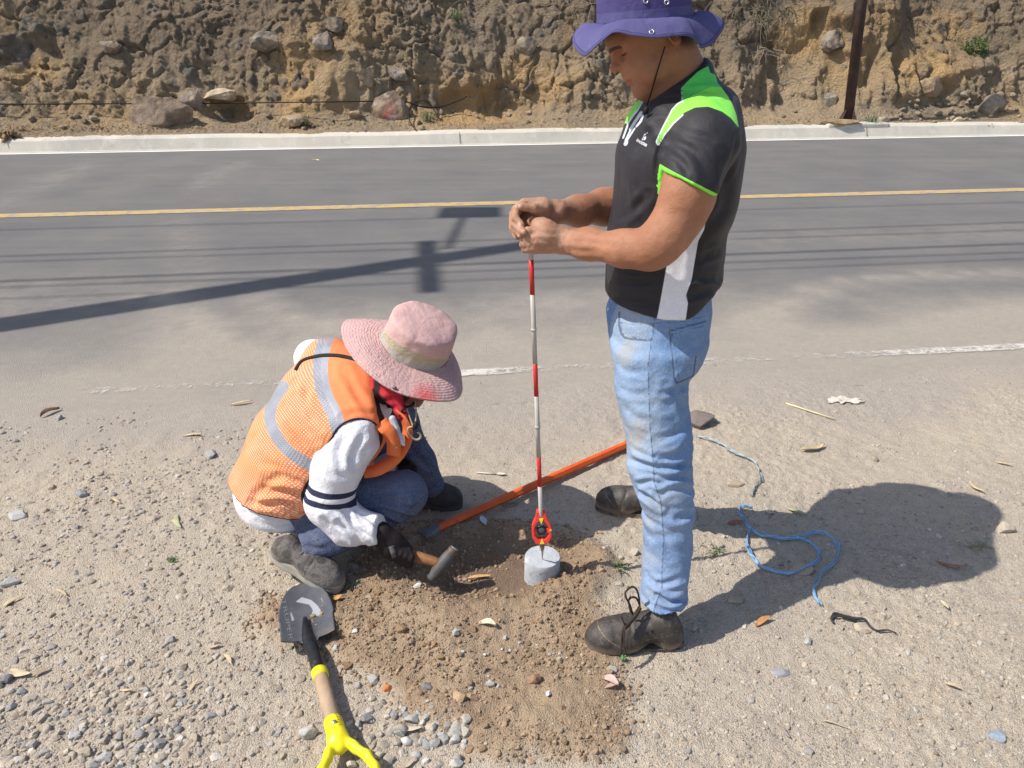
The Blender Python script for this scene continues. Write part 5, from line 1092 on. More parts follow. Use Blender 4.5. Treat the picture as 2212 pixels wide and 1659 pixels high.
MB().lathe([(.0140, -.012), (.0158, -.010), (.0158, .010), (.0140, .012), (.0125, .009)], PT(0, -7, 0), pf, 28).part('prism', plain('prism_black', (.012, .013, .016), .12, .1, spec=.6), ho)
MB().lathe([(.0118, .0085), (.0100, .0105), (.006, .0120)], PT(0, -7, 0), pf, 28).part('prism_glass', plain('prism_glass', (.05, .06, .08), .04, .1, 20, spec=1.0), ho)
YT = plain('yellow_mark', (.80, .72, .05), .5, .1)
MB().prism([(-5 * k_, 6 * k_), (5 * k_, 6 * k_), (0, -7 * k_)], PT(0, 14, .0150), pr, pu2, .0008).part('yellow_mark', YT, ho, False)
MB().prism([(-5 * k_, -6 * k_), (5 * k_, -6 * k_), (0, 7 * k_)], PT(0, -28, .0150), pr, pu2, .0008).part('yellow_mark', YT, ho, False)
MB().prism([(2 * k_, -2 * k_), (2 * k_, 3 * k_), (-3 * k_, 0)], PT(19, -6, .0150), pr, pu2, .0008).part('yellow_mark', YT, ho, False)

# ---- concrete cylinder the pole stands on
cc_ = G(1172, 1202, .076); rad_ = .0585
n = NT('core_concrete'); p_n = n.noise(30, 6, .7); c = n.mix(n.mapr(p_n, .35, .65), (.38, .41, .45), (.50, .51, .53)); c = n.mix(n.mapr(n.noise(45, 6, .75, n.scl(1, 1, 1)), .56, .66, 0, .65), c, (.24, .20, .18)); c = n.mix(n.mapr(n.noise(14, 4), .58, .68, 0, .9), c, (.75, .72, .68)); c = n.mix(n.mapr(n.noise(22, 4), .30, .36, .8, 0), c, (.26, .17, .13))
mb = MB(); mb.lathe([(rad_ * .99, -.115), (rad_, -.02), (rad_ * .99, -.003), (rad_ * .96, 0), (.03, .0008), (.004, .001), (.001, -.004)], cc_, A3(.02, -.03, 1), 64)
mb.V = [tuple(np.array(v) * 1.0) for v in mb.V]
o = mb.thing('concrete_cylinder', n.out(c, .85, n.noise(60, 6, .7), .0025, .2), 'short pale concrete cylinder set in the dug hole under the pole tip', 'concrete block'); autosharp(o, 50)

# ---- orange hexagonal digging bar
b0, b1 = Gs(913, 1156), Gs(1362, 966); b0 = b0 + A3(0, 0, .008); b1 = b1 + A3(0, 0, .018); bd_ = b1 - b0; Lb = np.linalg.norm(bd_); bd_ /= Lb
n = NT('orange_paint'); c = n.mix(n.mapr(n.noise(14, 5, .7), .35, .65), (.78, .13, .012), (.62, .085, .012)); c = n.mix(n.mapr(n.noise(40, 6, .75, n.scl(1, 1, 1)), .60, .68, 0, .9), c, (.12, .065, .04)); c = n.mix(n.mapr(n.noise(5, 5, .7), .60, .72, 0, .5), c, (.35, .20, .13)); OR = n.out(c, .45, n.noise(60, 5), .0012, .45)
bar = thing('digging_bar', 'long orange hexagonal digging bar with flattened bare steel chisel end lying on dirt', 'pry bar', b0)
sd_ = np.cross(bd_, A3(0, 0, 1)); sd_ /= np.linalg.norm(sd_); bu = np.cross(sd_, bd_)
V = []; F = []
for t, r_ in ((.062, .0155), (.13, .0165), (Lb * .999, .0170), (Lb + .25, .0170)):
    for k in range(6): a = math.pi / 3 * k; V.append(b0 + bd_ * t + (sd_ * math.cos(a) + bu * math.sin(a)) * r_ + A3(0, 0, .004))
for i in range(3):
    for k in range(6): F.append((i * 6 + k, i * 6 + (k + 1) % 6, (i + 1) * 6 + (k + 1) % 6, (i + 1) * 6 + k))
F += [tuple(range(6))[::-1], tuple(18 + k for k in range(6))]
o = part('bar_shaft', V, F, OR, bar, None, False); bevel(o, .0015, 2)
V = []; F = []
for t, w2, h2 in ((.0, .023, .0015), (.02, .022, .004), (.05, .0175, .011), (.066, .0150, .0140)):
    for a, b in ((-1, -1), (1, -1), (1, 1), (-1, 1)): V.append(b0 + bd_ * t + sd_ * a * w2 + bu * b * h2 + A3(0, 0, .004))
for i in range(3):
    for k in range(4): F.append((i * 4 + k, i * 4 + (k + 1) % 4, (i + 1) * 4 + (k + 1) % 4, (i + 1) * 4 + k))
F += [(3, 2, 1, 0), (12, 13, 14, 15)]
o = part('chisel_end', V, F, plain('worn_steel', (.26, .27, .29), .45, .25, 30, metal=.5), bar, None, False); bevel(o, .002, 2)
L0, L1 = Gs(1112, 1069), Gs(1140, 1056); lm = (L0 + L1) / 2; tt = (lm - b0) @ bd_
mb = MB().box(b0 + bd_ * tt + bu * .0125 * .9 + A3(0, -.0052, .0045), (bd_, A3(0, -.5, .86), np.cross(bd_, A3(0, -.5, .86))), (.032, .0006, .0055)); mb.part('paper_label', plain('label_grey', (.48, .50, .55), .6, .6, 90), bar, False)

# ---- club hammer in the glove
h0, h1 = P(862, 1192, 2.00), P(948, 1216, 1.975); hd = h1 - h0; hd /= np.linalg.norm(hd)
ham = thing('club_hammer', 'short club hammer with wooden handle gripped in the black glove', 'hammer', h1)
WOOD = NT('oiled_wood'); gr_ = WOOD.noise(1, 5, .6, WOOD.scl(40, 60, 60)); c = WOOD.mix(WOOD.mapr(gr_, .35, .65), (.32, .15, .060), (.21, .095, .040)); HWD = WOOD.out(c, .55, gr_, .001, .35)
pts = [h0 - hd * .02, h0 + hd * .03, h0 + hd * .06, h1 - hd * .01, h1 + hd * .008]; MB().tube(pts, [.014, .0165, .0185, .0155, .013], 16).part('handle', HWD, ham)
ha, hb = P(975, 1191, 1.99), P(930, 1250, 1.95); hv_ = hb - ha; hl_ = .115; hc_ = h1 + hd * .012; hv_ /= np.linalg.norm(hv_)
STL = plain('hammer_steel', (.10, .098, .098), .6, .3, 25, 60, .001, metal=.25, dirt=(.16, .10, .06), dirtf=(.5, .62), ds=20)
MB().lathe([(.014, -.062), (.0175, -.056), (.0165, -.045), (.020, -.032), (.0215, 0), (.020, .032), (.0165, .045), (.0175, .056), (.014, .062)], hc_, -hv_, 10).part('hammer_head', STL, ham)
MB().lathe([(.0140, 0), (.0130, .0008), (.002, .0018)], hc_ - hv_ * .062, -hv_, 16).part('striking_face', plain('bright_steel', (.42, .46, .52), .4, .15, 30, metal=.4), ham)

# ---- short shovel with yellow D grip
sh = thing('shovel', 'short shovel with dark scratched blade, wooden shaft and yellow D grip', 'shovel', Gs(700, 1480))
def Z(x, y, z): return G(x, y, z)
ax0, ax1 = Z(648, 1330, .045), Z(742, 1690, .055)
bl = [(-.075, -.09), (-.085, -.03), (-.083, .03), (-.074, .085), (-.055, .13), (-.03, .155), (0, .165)]
tipb, hb_ = Z(655, 1262, .035), Z(668, 1392, .030); dy = tipb - hb_; Lbl = np.linalg.norm(dy); dy /= Lbl; dx = np.cross(dy, A3(0, 0, 1)); dx /= np.linalg.norm(dx); dz = np.cross(dx, dy)
wid_ = .5 * np.linalg.norm(Z(728, 1362, .03) - Z(606, 1388, .03)) ; V = []; nu, nv_ = 33, 41; at_m = []; 
for j in range(nv_):
    t = j / (nv_ - 1); wv = wid_ * (1.0 if t < .38 else math.sqrt(max(0, 1 - ((t - .38) / .62) ** 2)) ** .9); wv = max(wv, .003) * (1 - .06 * (1 - t) * (t < .38)) 
    for i in range(nu):
        s = i / (nu - 1) * 2 - 1; x_ = s * wv; dish = .020 * (abs(x_) / wid_) ** 2 - .010 * math.sin(math.pi * min(1, t * 1.05)) + .012 * math.exp(-(x_ / .016) ** 2) * max(0, 1 - t / .5)
        fold = .016 * max(0, 1 - t / .05) * (1 if abs(x_) > .025 else .2)
        V.append(hb_ + dy * (t * Lbl) + dx * x_ + dz * (dish + fold + .004)); at_m.append((x_ / wid_, t))
F = [(j * nu + i, j * nu + i + 1, (j + 1) * nu + i + 1, (j + 1) * nu + i) for j in range(nv_ - 1) for i in range(nu - 1)]
am = np.array(at_m); Vb_ = np.array(V); qs = proj(Vb_)
scr = np.maximum.reduce([sdpoly(qs, [(638, 1300), (652, 1290), (672, 1296), (686, 1308), (694, 1320), (690, 1330), (672, 1331), (676, 1318), (668, 1306)]), sdpoly(qs, [(626, 1320), (631, 1325), (636, 1340), (630, 1342)]), 1.0 - dline(qs, [(694, 1292), (702, 1310)])]) * .0013
edg = np.maximum(np.abs(am[:, 0]) * 0, 0)
n = NT('shovel_steel'); c = n.mix(n.mapr(n.noise(16, 5, .7), .35, .65), (.066, .070, .084), (.10, .105, .12)); c = n.mix(n.mapr(n.noise(40, 6, .8, n.scl(1, .3, 1)), .64, .76, 0, .5), c, (.25, .27, .30)); c = n.mix(n.edge('scr', .0015), c, (.34, .36, .385)); c = n.mix(n.mapr(n.noise(9, 5), .6, .75, 0, .5), c, (.22, .18, .14)); BLD = n.out(c, .42, n.noise(50, 4), .0008, .5)
bld = part('blade', V, F, BLD, sh, {'scr': scr}); sm = bld.modifiers.new('thick', 'SOLIDIFY'); sm.thickness = .0022; sm.offset = -1
blb = BVHTree.FromPolygons([tuple(v) for v in V], F)
text_on('TRUPER', 608, 1294, 625, 1384, 9, blb, plain('embossed', (.16, .17, .19), .4), bld, 'stamped_lettering', .0016)
pS, pM = Z(664, 1375, .036), Z(690, 1452, .045)
MB().tube(crom([Z(659, 1335, .036), pS, Z(678, 1412, .042), pM], 6), [.0065 + .0125 * min(1, i / 8) for i in range(19)], 16).part('socket', plain('socket_black', (.016, .017, .020), .4, .4, 30, dirt=(.16, .15, .15), dirtf=(.6, .75), ds=30), sh)
pW = Z(722, 1568, .052); YEL = NT('yellow_plastic'); c = YEL.mix(YEL.mapr(YEL.noise(30, 5, .7), .6, .72, 0, .35), (.86, .74, .02), (.42, .34, .08)); YELM = YEL.out(c, .38, YEL.noise(60, 3), .0004, .45)
dsh = pW - pM; Ls = np.linalg.norm(dsh); dsh /= Ls
MB().tube([pM - dsh * .004, pM + dsh * .024], [.0222, .0222], 20).part('ferrule', YELM, sh)
WS = NT('shaft_wood'); g_ = WS.noise(1, 5, .6, WS.scl(60, 14, 60)); WSM = WS.out(WS.mix(WS.mapr(g_, .35, .68), (.47, .34, .23), (.36, .25, .17)), .65, g_, .0008, .3)
MB().tube([pM + dsh * .02, pW], [.0195, .0205], 20).part('wooden_shaft', WSM, sh)
dside = np.cross(dsh, A3(0, 0, 1)); dside /= np.linalg.norm(dside); dupp = np.cross(dside, dsh)
def D(x, y, z=0): return pW + dsh * y + dside * x + dupp * z
g_f = union([(cap(D(0, -.012), D(0, .045), .0245, .0255), .01), (cap(D(0, .045), D(0, .066, -.004), .024, .019), .01)])
for s in (1, -1):
    pts = [D(.012 * s, .045), D(.032 * s, .085), D(.055 * s, .125), D(.064 * s, .165), D(.062 * s, .20)]
    g_f = (lambda a_, p_: union([(a_, .01)] + [(ecap(p_[i], p_[i + 1], (.0105, .0145), (.0105, .0145), dside), .008) for i in range(4)]))(g_f, pts)
g_f = (lambda a_: union([(a_, .01), (cap(D(-.06, .205), D(.06, .205), .0145, .0145), .01)]))(g_f)
g_f = cut(g_f, cap(D(0, -.05), D(0, .02), .0195, .0195))
c_ = D(0, .1); v_, f_ = nets(g_f, c_ - .17, c_ + .17, .004); v_ = relax(v_, f_, 2); grp = part('d_grip', v_, f_, YELM, sh)
gb = bvh(v_, f_); p_ = D(0, .012, .0262); MB().lathe([(.0065, -.002), (.006, .0008), (.003, .002), (.0005, .0022)], p_, dupp, 14).part('rivet', METAL, grp)

# ================================================================ LOOSE STONES AND GRAVEL
def ico(sub):
    bm_t = (1 + 5 ** .5) / 2; V = [(-1, bm_t, 0), (1, bm_t, 0), (-1, -bm_t, 0), (1, -bm_t, 0), (0, -1, bm_t), (0, 1, bm_t), (0, -1, -bm_t), (0, 1, -bm_t), (bm_t, 0, -1), (bm_t, 0, 1), (-bm_t, 0, -1), (-bm_t, 0, 1)]
    F = [(0,11,5),(0,5,1),(0,1,7),(0,7,10),(0,10,11),(1,5,9),(5,11,4),(11,10,2),(10,7,6),(7,1,8),(3,9,4),(3,4,2),(3,2,6),(3,6,8),(3,8,9),(4,9,5),(2,4,11),(6,2,10),(8,6,7),(9,8,1)]
    V = [np.array(v) / np.linalg.norm(v) for v in V]
    for _ in range(sub):
        mid = {}; F2 = []
        def m(a, b):
            k = (min(a, b), max(a, b))
            if k not in mid: v = (V[a] + V[b]) / 2; V.append(v / np.linalg.norm(v)); mid[k] = len(V) - 1
            return mid[k]
        for a, b, c in F: ab, bc, ca = m(a, b), m(b, c), m(c, a); F2 += [(a, ab, ca), (b, bc, ab), (c, ca, bc), (ab, bc, ca)]
        F = F2
    return np.array(V), np.array(F)
def rockmesh(seed, sub=2, ax=(1, .8, .6), planes=9):
    r_ = np.random.RandomState(seed); V, F = ico(sub); V = V.copy()
    for _ in range(planes):
        nn = r_.normal(size=3); nn /= np.linalg.norm(nn); c_ = r_.uniform(.48, .82); d = V @ nn - c_; V -= np.clip(d, 0, None)[:, None] * nn * .92
    V += V * (fbm(V, 3, 2, seed) * .05)[:, None]; V *= np.array(ax); return V, F
n = NT('stones'); cl_ = n.attr('col', 'Color'); c = n.mix(1.0, cl_, n.n('ShaderNodeCombineXYZ', {0: n.mapr(n.noise(160, 4, .7), .3, .7, .75, 1.2), 1: n.mapr(n.noise(160, 4, .7), .3, .7, .75, 1.2), 2: n.mapr(n.noise(160, 4, .7), .3, .7, .75, 1.2)}).outputs[0], 'MULTIPLY')
STONES = n.out(c, .9, n.noise(260, 5, .7), .0012, .2)
rg = np.random.RandomState(21); PAL = np.array([(.34, .325, .30), (.29, .285, .275), (.42, .38, .32), (.46, .39, .30), (.38, .34, .28), (.25, .24, .23), (.50, .47, .43), (.37, .355, .325), (.30, .24, .19)])
NS = 80000; gx = rg.uniform(-3.1, 3.5, NS * 2); gy = 1.05 + (4.7 - 1.05) * rg.uniform(0, 1, NS * 2) ** 1.35; gp3 = xy3(gx, gy); qx = proj(np.stack([gx, gy, 0 * gx], -1)); _, gv_ = UV(gx, gy)
den = .50 + .45 * fbm(gp3, 2.0, 3, 201) + .35 * fbm(gp3, 7, 2, 202)
den += .55 * np.exp(-(((qx[:, 0] - 150) / 380) ** 2 + ((qx[:, 1] - 1560) / 230) ** 2)) + .75 * np.exp(-(((qx[:, 0] - 900) / 150) ** 2 + ((qx[:, 1] - 1590) / 70) ** 2)) + .25 * np.exp(-(((qx[:, 0] - 350) / 300) ** 2 + ((qx[:, 1] - 1250) / 200) ** 2)) + .3 * np.exp(-(((qx[:, 0] - 1650) / 150) ** 2 + ((qx[:, 1] - 1270) / 90) ** 2)) + .15 * (qx[:, 1] > 1350) * (qx[:, 0] > 1400)
eg = sstep(-.03, .05, sdpoly(np.stack([gx, gy], -1), EARTH)); den = den * (1 - .55 * eg) - .55 * sstep(3.0, 3.5, gv_) - .8 * sstep(3.5, 4.6, gv_) - .40 * (qx[:, 0] > 930) * (qx[:, 1] < 1060) + .22 * (qx[:, 0] > 1400) * (qx[:, 1] > 1060)
keep_ = rg.uniform(0, 1, NS * 2) < den; gx, gy, eg, qx = gx[keep_], gy[keep_], eg[keep_], qx[keep_]; ng = len(gx)
big = np.exp(-(((qx[:, 0] - 900) / 160) ** 2 + ((qx[:, 1] - 1590) / 80) ** 2)) + .7 * np.exp(-(((qx[:, 0] - 250) / 330) ** 2 + ((qx[:, 1] - 1600) / 150) ** 2))
gs = (1 - .5 * sstep(3.3, 3.9, gv_[keep_])) * np.minimum(.0019 + rg.exponential(.0019, ng) * (1 + 1.5 * big + .5 * (qx[:, 0] < 700)), .018); gh = np.maximum(ground_h(gx, gy)[0], np.where(gv_[keep_] > 3.3, .0005, -1))
BR = [rockmesh(s, 0 if s < 3 else 1, (1, rg.uniform(.65, .95), rg.uniform(.5, .75)), 7) for s in range(8)]
Vs, Fs, Cs = [], [], []; n0 = 0
for b in range(8):
    sel = np.where((gs > .0052) if b >= 3 else (gs <= .0052))[0]; sel = sel[(np.arange(len(sel)) % (5 if b >= 3 else 3)) == (b - 3 if b >= 3 else b)]
    if not len(sel): continue
    V0, F0 = BR[b]; an = rg.uniform(0, 6.28, len(sel)); c_, s_ = np.cos(an), np.sin(an); tz = rg.normal(0, .35, len(sel))
    X0 = V0[None, :, 0] * c_[:, None] - V0[None, :, 1] * s_[:, None]; Y0 = V0[None, :, 0] * s_[:, None] + V0[None, :, 1] * c_[:, None]; Z0 = V0[None, :, 2] + tz[:, None] * X0 * .5
    g_ = gs[sel][:, None]; W_ = np.stack([gx[sel][:, None] + X0 * g_, gy[sel][:, None] + Y0 * g_, gh[sel][:, None] + Z0 * g_ - g_ * .10], -1)
    Vs.append(W_.reshape(-1, 3)); Fs.append((F0[None] + (np.arange(len(sel)) * len(V0))[:, None, None] + n0).reshape(-1, 3)); n0 += W_.shape[0] * W_.shape[1]
    cc0 = PAL[rg.randint(0, len(PAL), len(sel))] * rg.uniform(.75, 1.2, (len(sel), 1)); so_ = np.array([.27, .18, .11]) * rg.uniform(.7, 1.3, (len(sel), 1)); u_ = (rg.uniform(0, 1, len(sel)) < eg[sel] * .75)[:, None]; du_ = np.array([.42, .34, .25]); dm = rg.uniform(0, .65, (len(sel), 1))
    cc0 = np.where(u_, so_, cc0 * (1 - dm) + du_ * dm); Cs.append(np.repeat(cc0, len(V0), 0))
q_e = np.array(EARTH); ex = rg.uniform(q_e[:, 0].min(), q_e[:, 0].max(), 14000); ey = rg.uniform(q_e[:, 1].min(), q_e[:, 1].max(), 14000); sde = sdpoly(np.stack([ex, ey], -1), EARTH); k_e = (sde > -.06 + rg.uniform(-.02, .05, 14000)) & (fbm(xy3(ex, ey), 6, 2, 77) + rg.uniform(-.6, .6, 14000) > -.15); ex, ey = ex[k_e], ey[k_e]; es = np.minimum(.0022 + rg.exponential(.0019, len(ex)), .011); eh = ground_h(ex, ey)[0]; eo = []
for b in range(3, 8):
    sel = np.arange(len(ex))[np.arange(len(ex)) % 5 == b - 3]; V0, F0 = BR[b]; an = rg.uniform(0, 6.28, len(sel)); c_, s_ = np.cos(an), np.sin(an); g_ = es[sel][:, None]
    X0 = V0[None, :, 0] * c_[:, None] - V0[None, :, 1] * s_[:, None]; Y0 = V0[None, :, 0] * s_[:, None] + V0[None, :, 1] * c_[:, None]; W_ = np.stack([ex[sel][:, None] + X0 * g_, ey[sel][:, None] + Y0 * g_, eh[sel][:, None] + V0[None, :, 2] * g_ * 1.1 + g_ * .1], -1)
    Vs.append(W_.reshape(-1, 3)); Fs.append((F0[None] + (np.arange(len(sel)) * len(V0))[:, None, None] + n0).reshape(-1, 3)); n0 += W_.shape[0] * W_.shape[1]; Cs.append(np.repeat(np.array([.31, .222, .145]) * rg.uniform(.65, 1.35, (len(sel), 1)), len(V0), 0))
gr = link('gravel', mkmesh('gravel', np.concatenate(Vs), np.concatenate(Fs), {'col': np.concatenate(Cs)}, False), STONES); gr['kind'] = 'stuff'; gr['category'] = 'gravel'; gr['label'] = 'loose grey and beige gravel scattered over the dusty verge'
# countable stones: each an object of its own
def rock(seed, px, py, wpx, colr, label, group=None, name='stone', flat=.62, sub=3, z=None, cat='stone'):
    p_ = Gs(px, py) if z is None else z; s_ = wpx * .5 * mpp(p_); V, F = rockmesh(seed, sub, (1, .8, flat), 15); a = seed * 1.7; c_, si = math.cos(a) if wpx < 30 else 1, math.sin(a) if wpx < 30 else 0
    V = np.stack([V[:, 0] * c_ - V[:, 1] * si, V[:, 0] * si + V[:, 1] * c_, V[:, 2]], -1) * s_; me = mkmesh(name, V, F, {'col': np.tile(np.array(colr, float), (len(V), 1))}, sub > 2)
    o = link(name, me, STONES); o.location = tuple(p_ + A3(0, 0, s_ * flat * .30)); autosharp(o, 32); return tag(o, label, cat, group)
GY, LG, BG, TN, WH, OC, DK = (.31, .30, .285), (.43, .415, .39), (.44, .38, .30), (.42, .30, .18), (.58, .57, .55), (.52, .20, .07), (.18, .18, .19)
for a in [(11, 1506, 914, 104, (.20, .165, .145), 'flat dark brown rock half hidden behind the standing man\'s jeans', .42), (12, 1372, 1194, 28, BG, 'rounded beige stone just beyond the standing man\'s front boot', .75), (13, 903, 1267, 24, WH, 'whitish stone on the soil lip below the club hammer', .7),
          (14, 806, 1474, 33, LG, 'pale grey stone on dug soil nearest the shovel ferrule', .75), (15, 920, 1485, 30, GY, 'grey angular stone between the orange stone and the big tan stone', .8), (16, 838, 1489, 32, OC, 'bright orange stone on the dug soil', .55), (17, 994, 1509, 38, TN, 'big faceted tan stone at the lower edge of the dug soil', .7),
          (18, 1155, 1468, 34, (.30, .19, .12), 'dark brown lump of soil and stone in the middle of the dug soil', .9), (19, 1185, 1500, 18, WH, 'white pebble below the dark brown lump', .7), (20, 868, 1360, 32, (.30, .20, .12), 'brown earthen clod on the upper left of the dug soil', .9),
          (21, 983, 1367, 20, LG, 'small light grey pebble in the middle of the dug soil, beside a shell', .7), (22, 765, 1365, 18, WH, 'white speckled stone between shovel blade and brown clod', .7), (23, 668, 1590, 48, LG, 'large pale stone lying left of the yellow grip', .8),
          (24, 725, 1400, 20, LG, 'light grey stone right of the shovel socket', .7), (25, 651, 1402, 22, BG, 'cream stone left of the shovel socket', .8), (26, 2168, 1146, 44, BG, 'knobbly beige stone at the end of the standing man\'s shadow', .75),
          (27, 1208, 1428, 24, BG, 'cream pitted stone in the small white pebble cluster', .75), (28, 1060, 1480, 26, LG, 'grey rough stone in the lower middle of the dug soil', .75), (29, 160, 1590, 32, LG, 'light grey stone lying alone at the left gravel patch', .8), (30, 300, 1590, 34, (.34, .32, .31), 'rounded brownish grey stone in the left gravel patch', .8),
          (31, 345, 1612, 40, GY, 'dark grey faceted stone beside the rounded one in the left gravel patch', .7), (32, 225, 1640, 46, LG, 'broad flat grey stone at the lower left', .45), (33, 14, 1470, 34, DK, 'dark slate coloured stone beside the large tan leaf', .6), (34, 22, 1262, 48, LG, 'pale grey stone beside the narrow tan leaf at far left', .6),
          (35, 370, 1385, 30, GY, 'smooth blue grey stone in the left gravel between leaves', .7), (36, 1735, 1230, 60, (.43, .34, .26), 'flat buff rock bedded in the ground inside the blue twine loop', .3), (37, 1860, 1105, 22, BG, 'small pebble inside the standing man\'s head shadow', .6), (38, 1890, 994, 20, (.34, .28, .22), 'small tan stone near the curled dry leaf, beyond the shadow', .8),
          (39, 1665, 1108, 20, BG, 'pebble beside the upper twine strand', .7), (40, 1590, 1048, 44, (.42, .34, .25), 'thin flat tan stone leaning on the dirt near the blue twine', .35), (41, 1745, 1390, 26, LG, 'grey stone near the orange leaf on the verge', .7), (42, 1862, 1358, 46, (.46, .39, .30), 'flat cream rock beside the black twig', .4), (43, 1590, 1300, 36, (.40, .34, .27), 'buff stone in the standing man\'s leg shadow', .5),
          (44, 1322, 1446, 24, LG, 'grey stone against the front boot sole', .7), (45, 1500, 1360, 22, BG, 'beige pebble behind the front boot heel', .7), (46, 770, 1225, 18, GY, 'grey pebble in shade beside the crouching worker\'s glove', .7), (47, 130, 905, 22, GY, 'grey stone beside the curled brown leaf on the verge', .7),
          (48, 180, 1070, 34, (.27, .29, .29), 'bluish stone near the road edge at left', .6), (49, 40, 1115, 46, LG, 'broad grey green stone at the left margin', .5), (50, 455, 985, 34, LG, 'grey angular stone left of the crouching worker\'s back', .7), (51, 2155, 1590, 44, (.28, .32, .38), 'flat bluish stone at the lower right', .4), (52, 1685, 1455, 50, (.34, .33, .34), 'flat grey rock bedded in the verge at lower right', .3)]:
    rock(a[0], a[1], a[2], a[3], a[4], a[5], None, 'stone', a[6])
for i in range(46):                              # the heap of fist sized pebbles below the dug soil
    a = rg.uniform(760, 1010); b = rg.uniform(1545, 1655); w0 = rg.uniform(16, 38); k_ = rg.randint(0, 8); rock(100 + i, a, b, w0, PAL[k_] * rg.uniform(.95, 1.25), '%s %s pebble %s of the heap below the dug soil' % (('small', 'medium', 'large')[int((w0 - 16) / 7.4)], ('grey', 'blue grey', 'beige', 'sandy', 'buff', 'dark grey', 'whitish', 'mid grey')[k_], ('at the near left', 'at the near right', 'on the far left', 'on the far right')[(a > 885) + 2 * (b < 1600)]), 'pebbles heaped below the dug soil', 'pebble', .75, 2, cat='pebble')
for i in range(22):
    a = rg.normal(1120, 85); b = 1425 + rg.normal(0, 28) + (a - 1120) * -.05; w0 = rg.uniform(5, 14); rock(160 + i, a, b, w0, np.array(WH) * rg.uniform(.6, 1.05), 'tiny white pebble strewn over the middle of the dug soil', 'white pebbles on the dug soil', 'pebble', .75, 1, cat='pebble')
for i in range(40):
    a = rg.uniform(10, 420); b = rg.uniform(1490, 1655); w0 = rg.uniform(12, 30); k_ = rg.randint(0, 8); rock(200 + i, a, b, w0, PAL[k_] * rg.uniform(.9, 1.2), '%s %s pebble %s of the lower left gravel patch' % (('small', 'medium', 'large')[int((w0 - 12) / 6.1)], ('grey', 'blue grey', 'beige', 'sandy', 'buff', 'dark grey', 'whitish', 'mid grey')[k_], ('at the near left', 'at the near right', 'on the far left', 'on the far right')[(a > 215) + 2 * (b < 1570)]), 'pebbles of the lower left gravel patch', 'pebble', .7, 2, cat='pebble')
for i in range(26):                              # crumbs of soil
    a = rg.uniform(700, 1300); b = rg.uniform(1270, 1450); rock(260 + i, a, b, rg.uniform(9, 20), np.array([.29, .19, .11]) * rg.uniform(.8, 1.2), 'brown crumb of earth on the dug soil', 'earth crumbs on the dug soil', 'earth_clod', .8, 2, cat='clod')

# ================================================================ LITTER
def leafmesh(L, Wd, curl, bend=.15, seed=0):
    V = []; nu, nv = 13, 5
    for i in range(nu):
        t = i / (nu - 1); w_ = Wd * math.sin(math.pi * t) ** .8 * (1 - .25 * t)
        for j in range(nv):
            s = j / (nv - 1) * 2 - 1; V.append(((t - .5) * L, s * w_ / 2 + bend * L * math.sin(math.pi * t), curl * Wd * s * s * .9 + curl * L * .12 * math.sin(t * 5 + seed) + .002 * (1 - abs(s))))
    return np.array(V), [(i * nv + j, (i + 1) * nv + j, (i + 1) * nv + j + 1, i * nv + j + 1) for i in range(nu - 1) for j in range(nv - 1)]
LM = {}
def leafmat(c):
    if c not in LM: LM[c] = plain('dry_leaf', c, .7, .3, 30, 90, .001)
    return LM[c]
TANL, BRN, RDB, ORL, GRN, PNK = (.55, .43, .27), (.22, .14, .085), (.34, .15, .10), (.50, .24, .10), (.42, .42, .24), (.58, .42, .36)
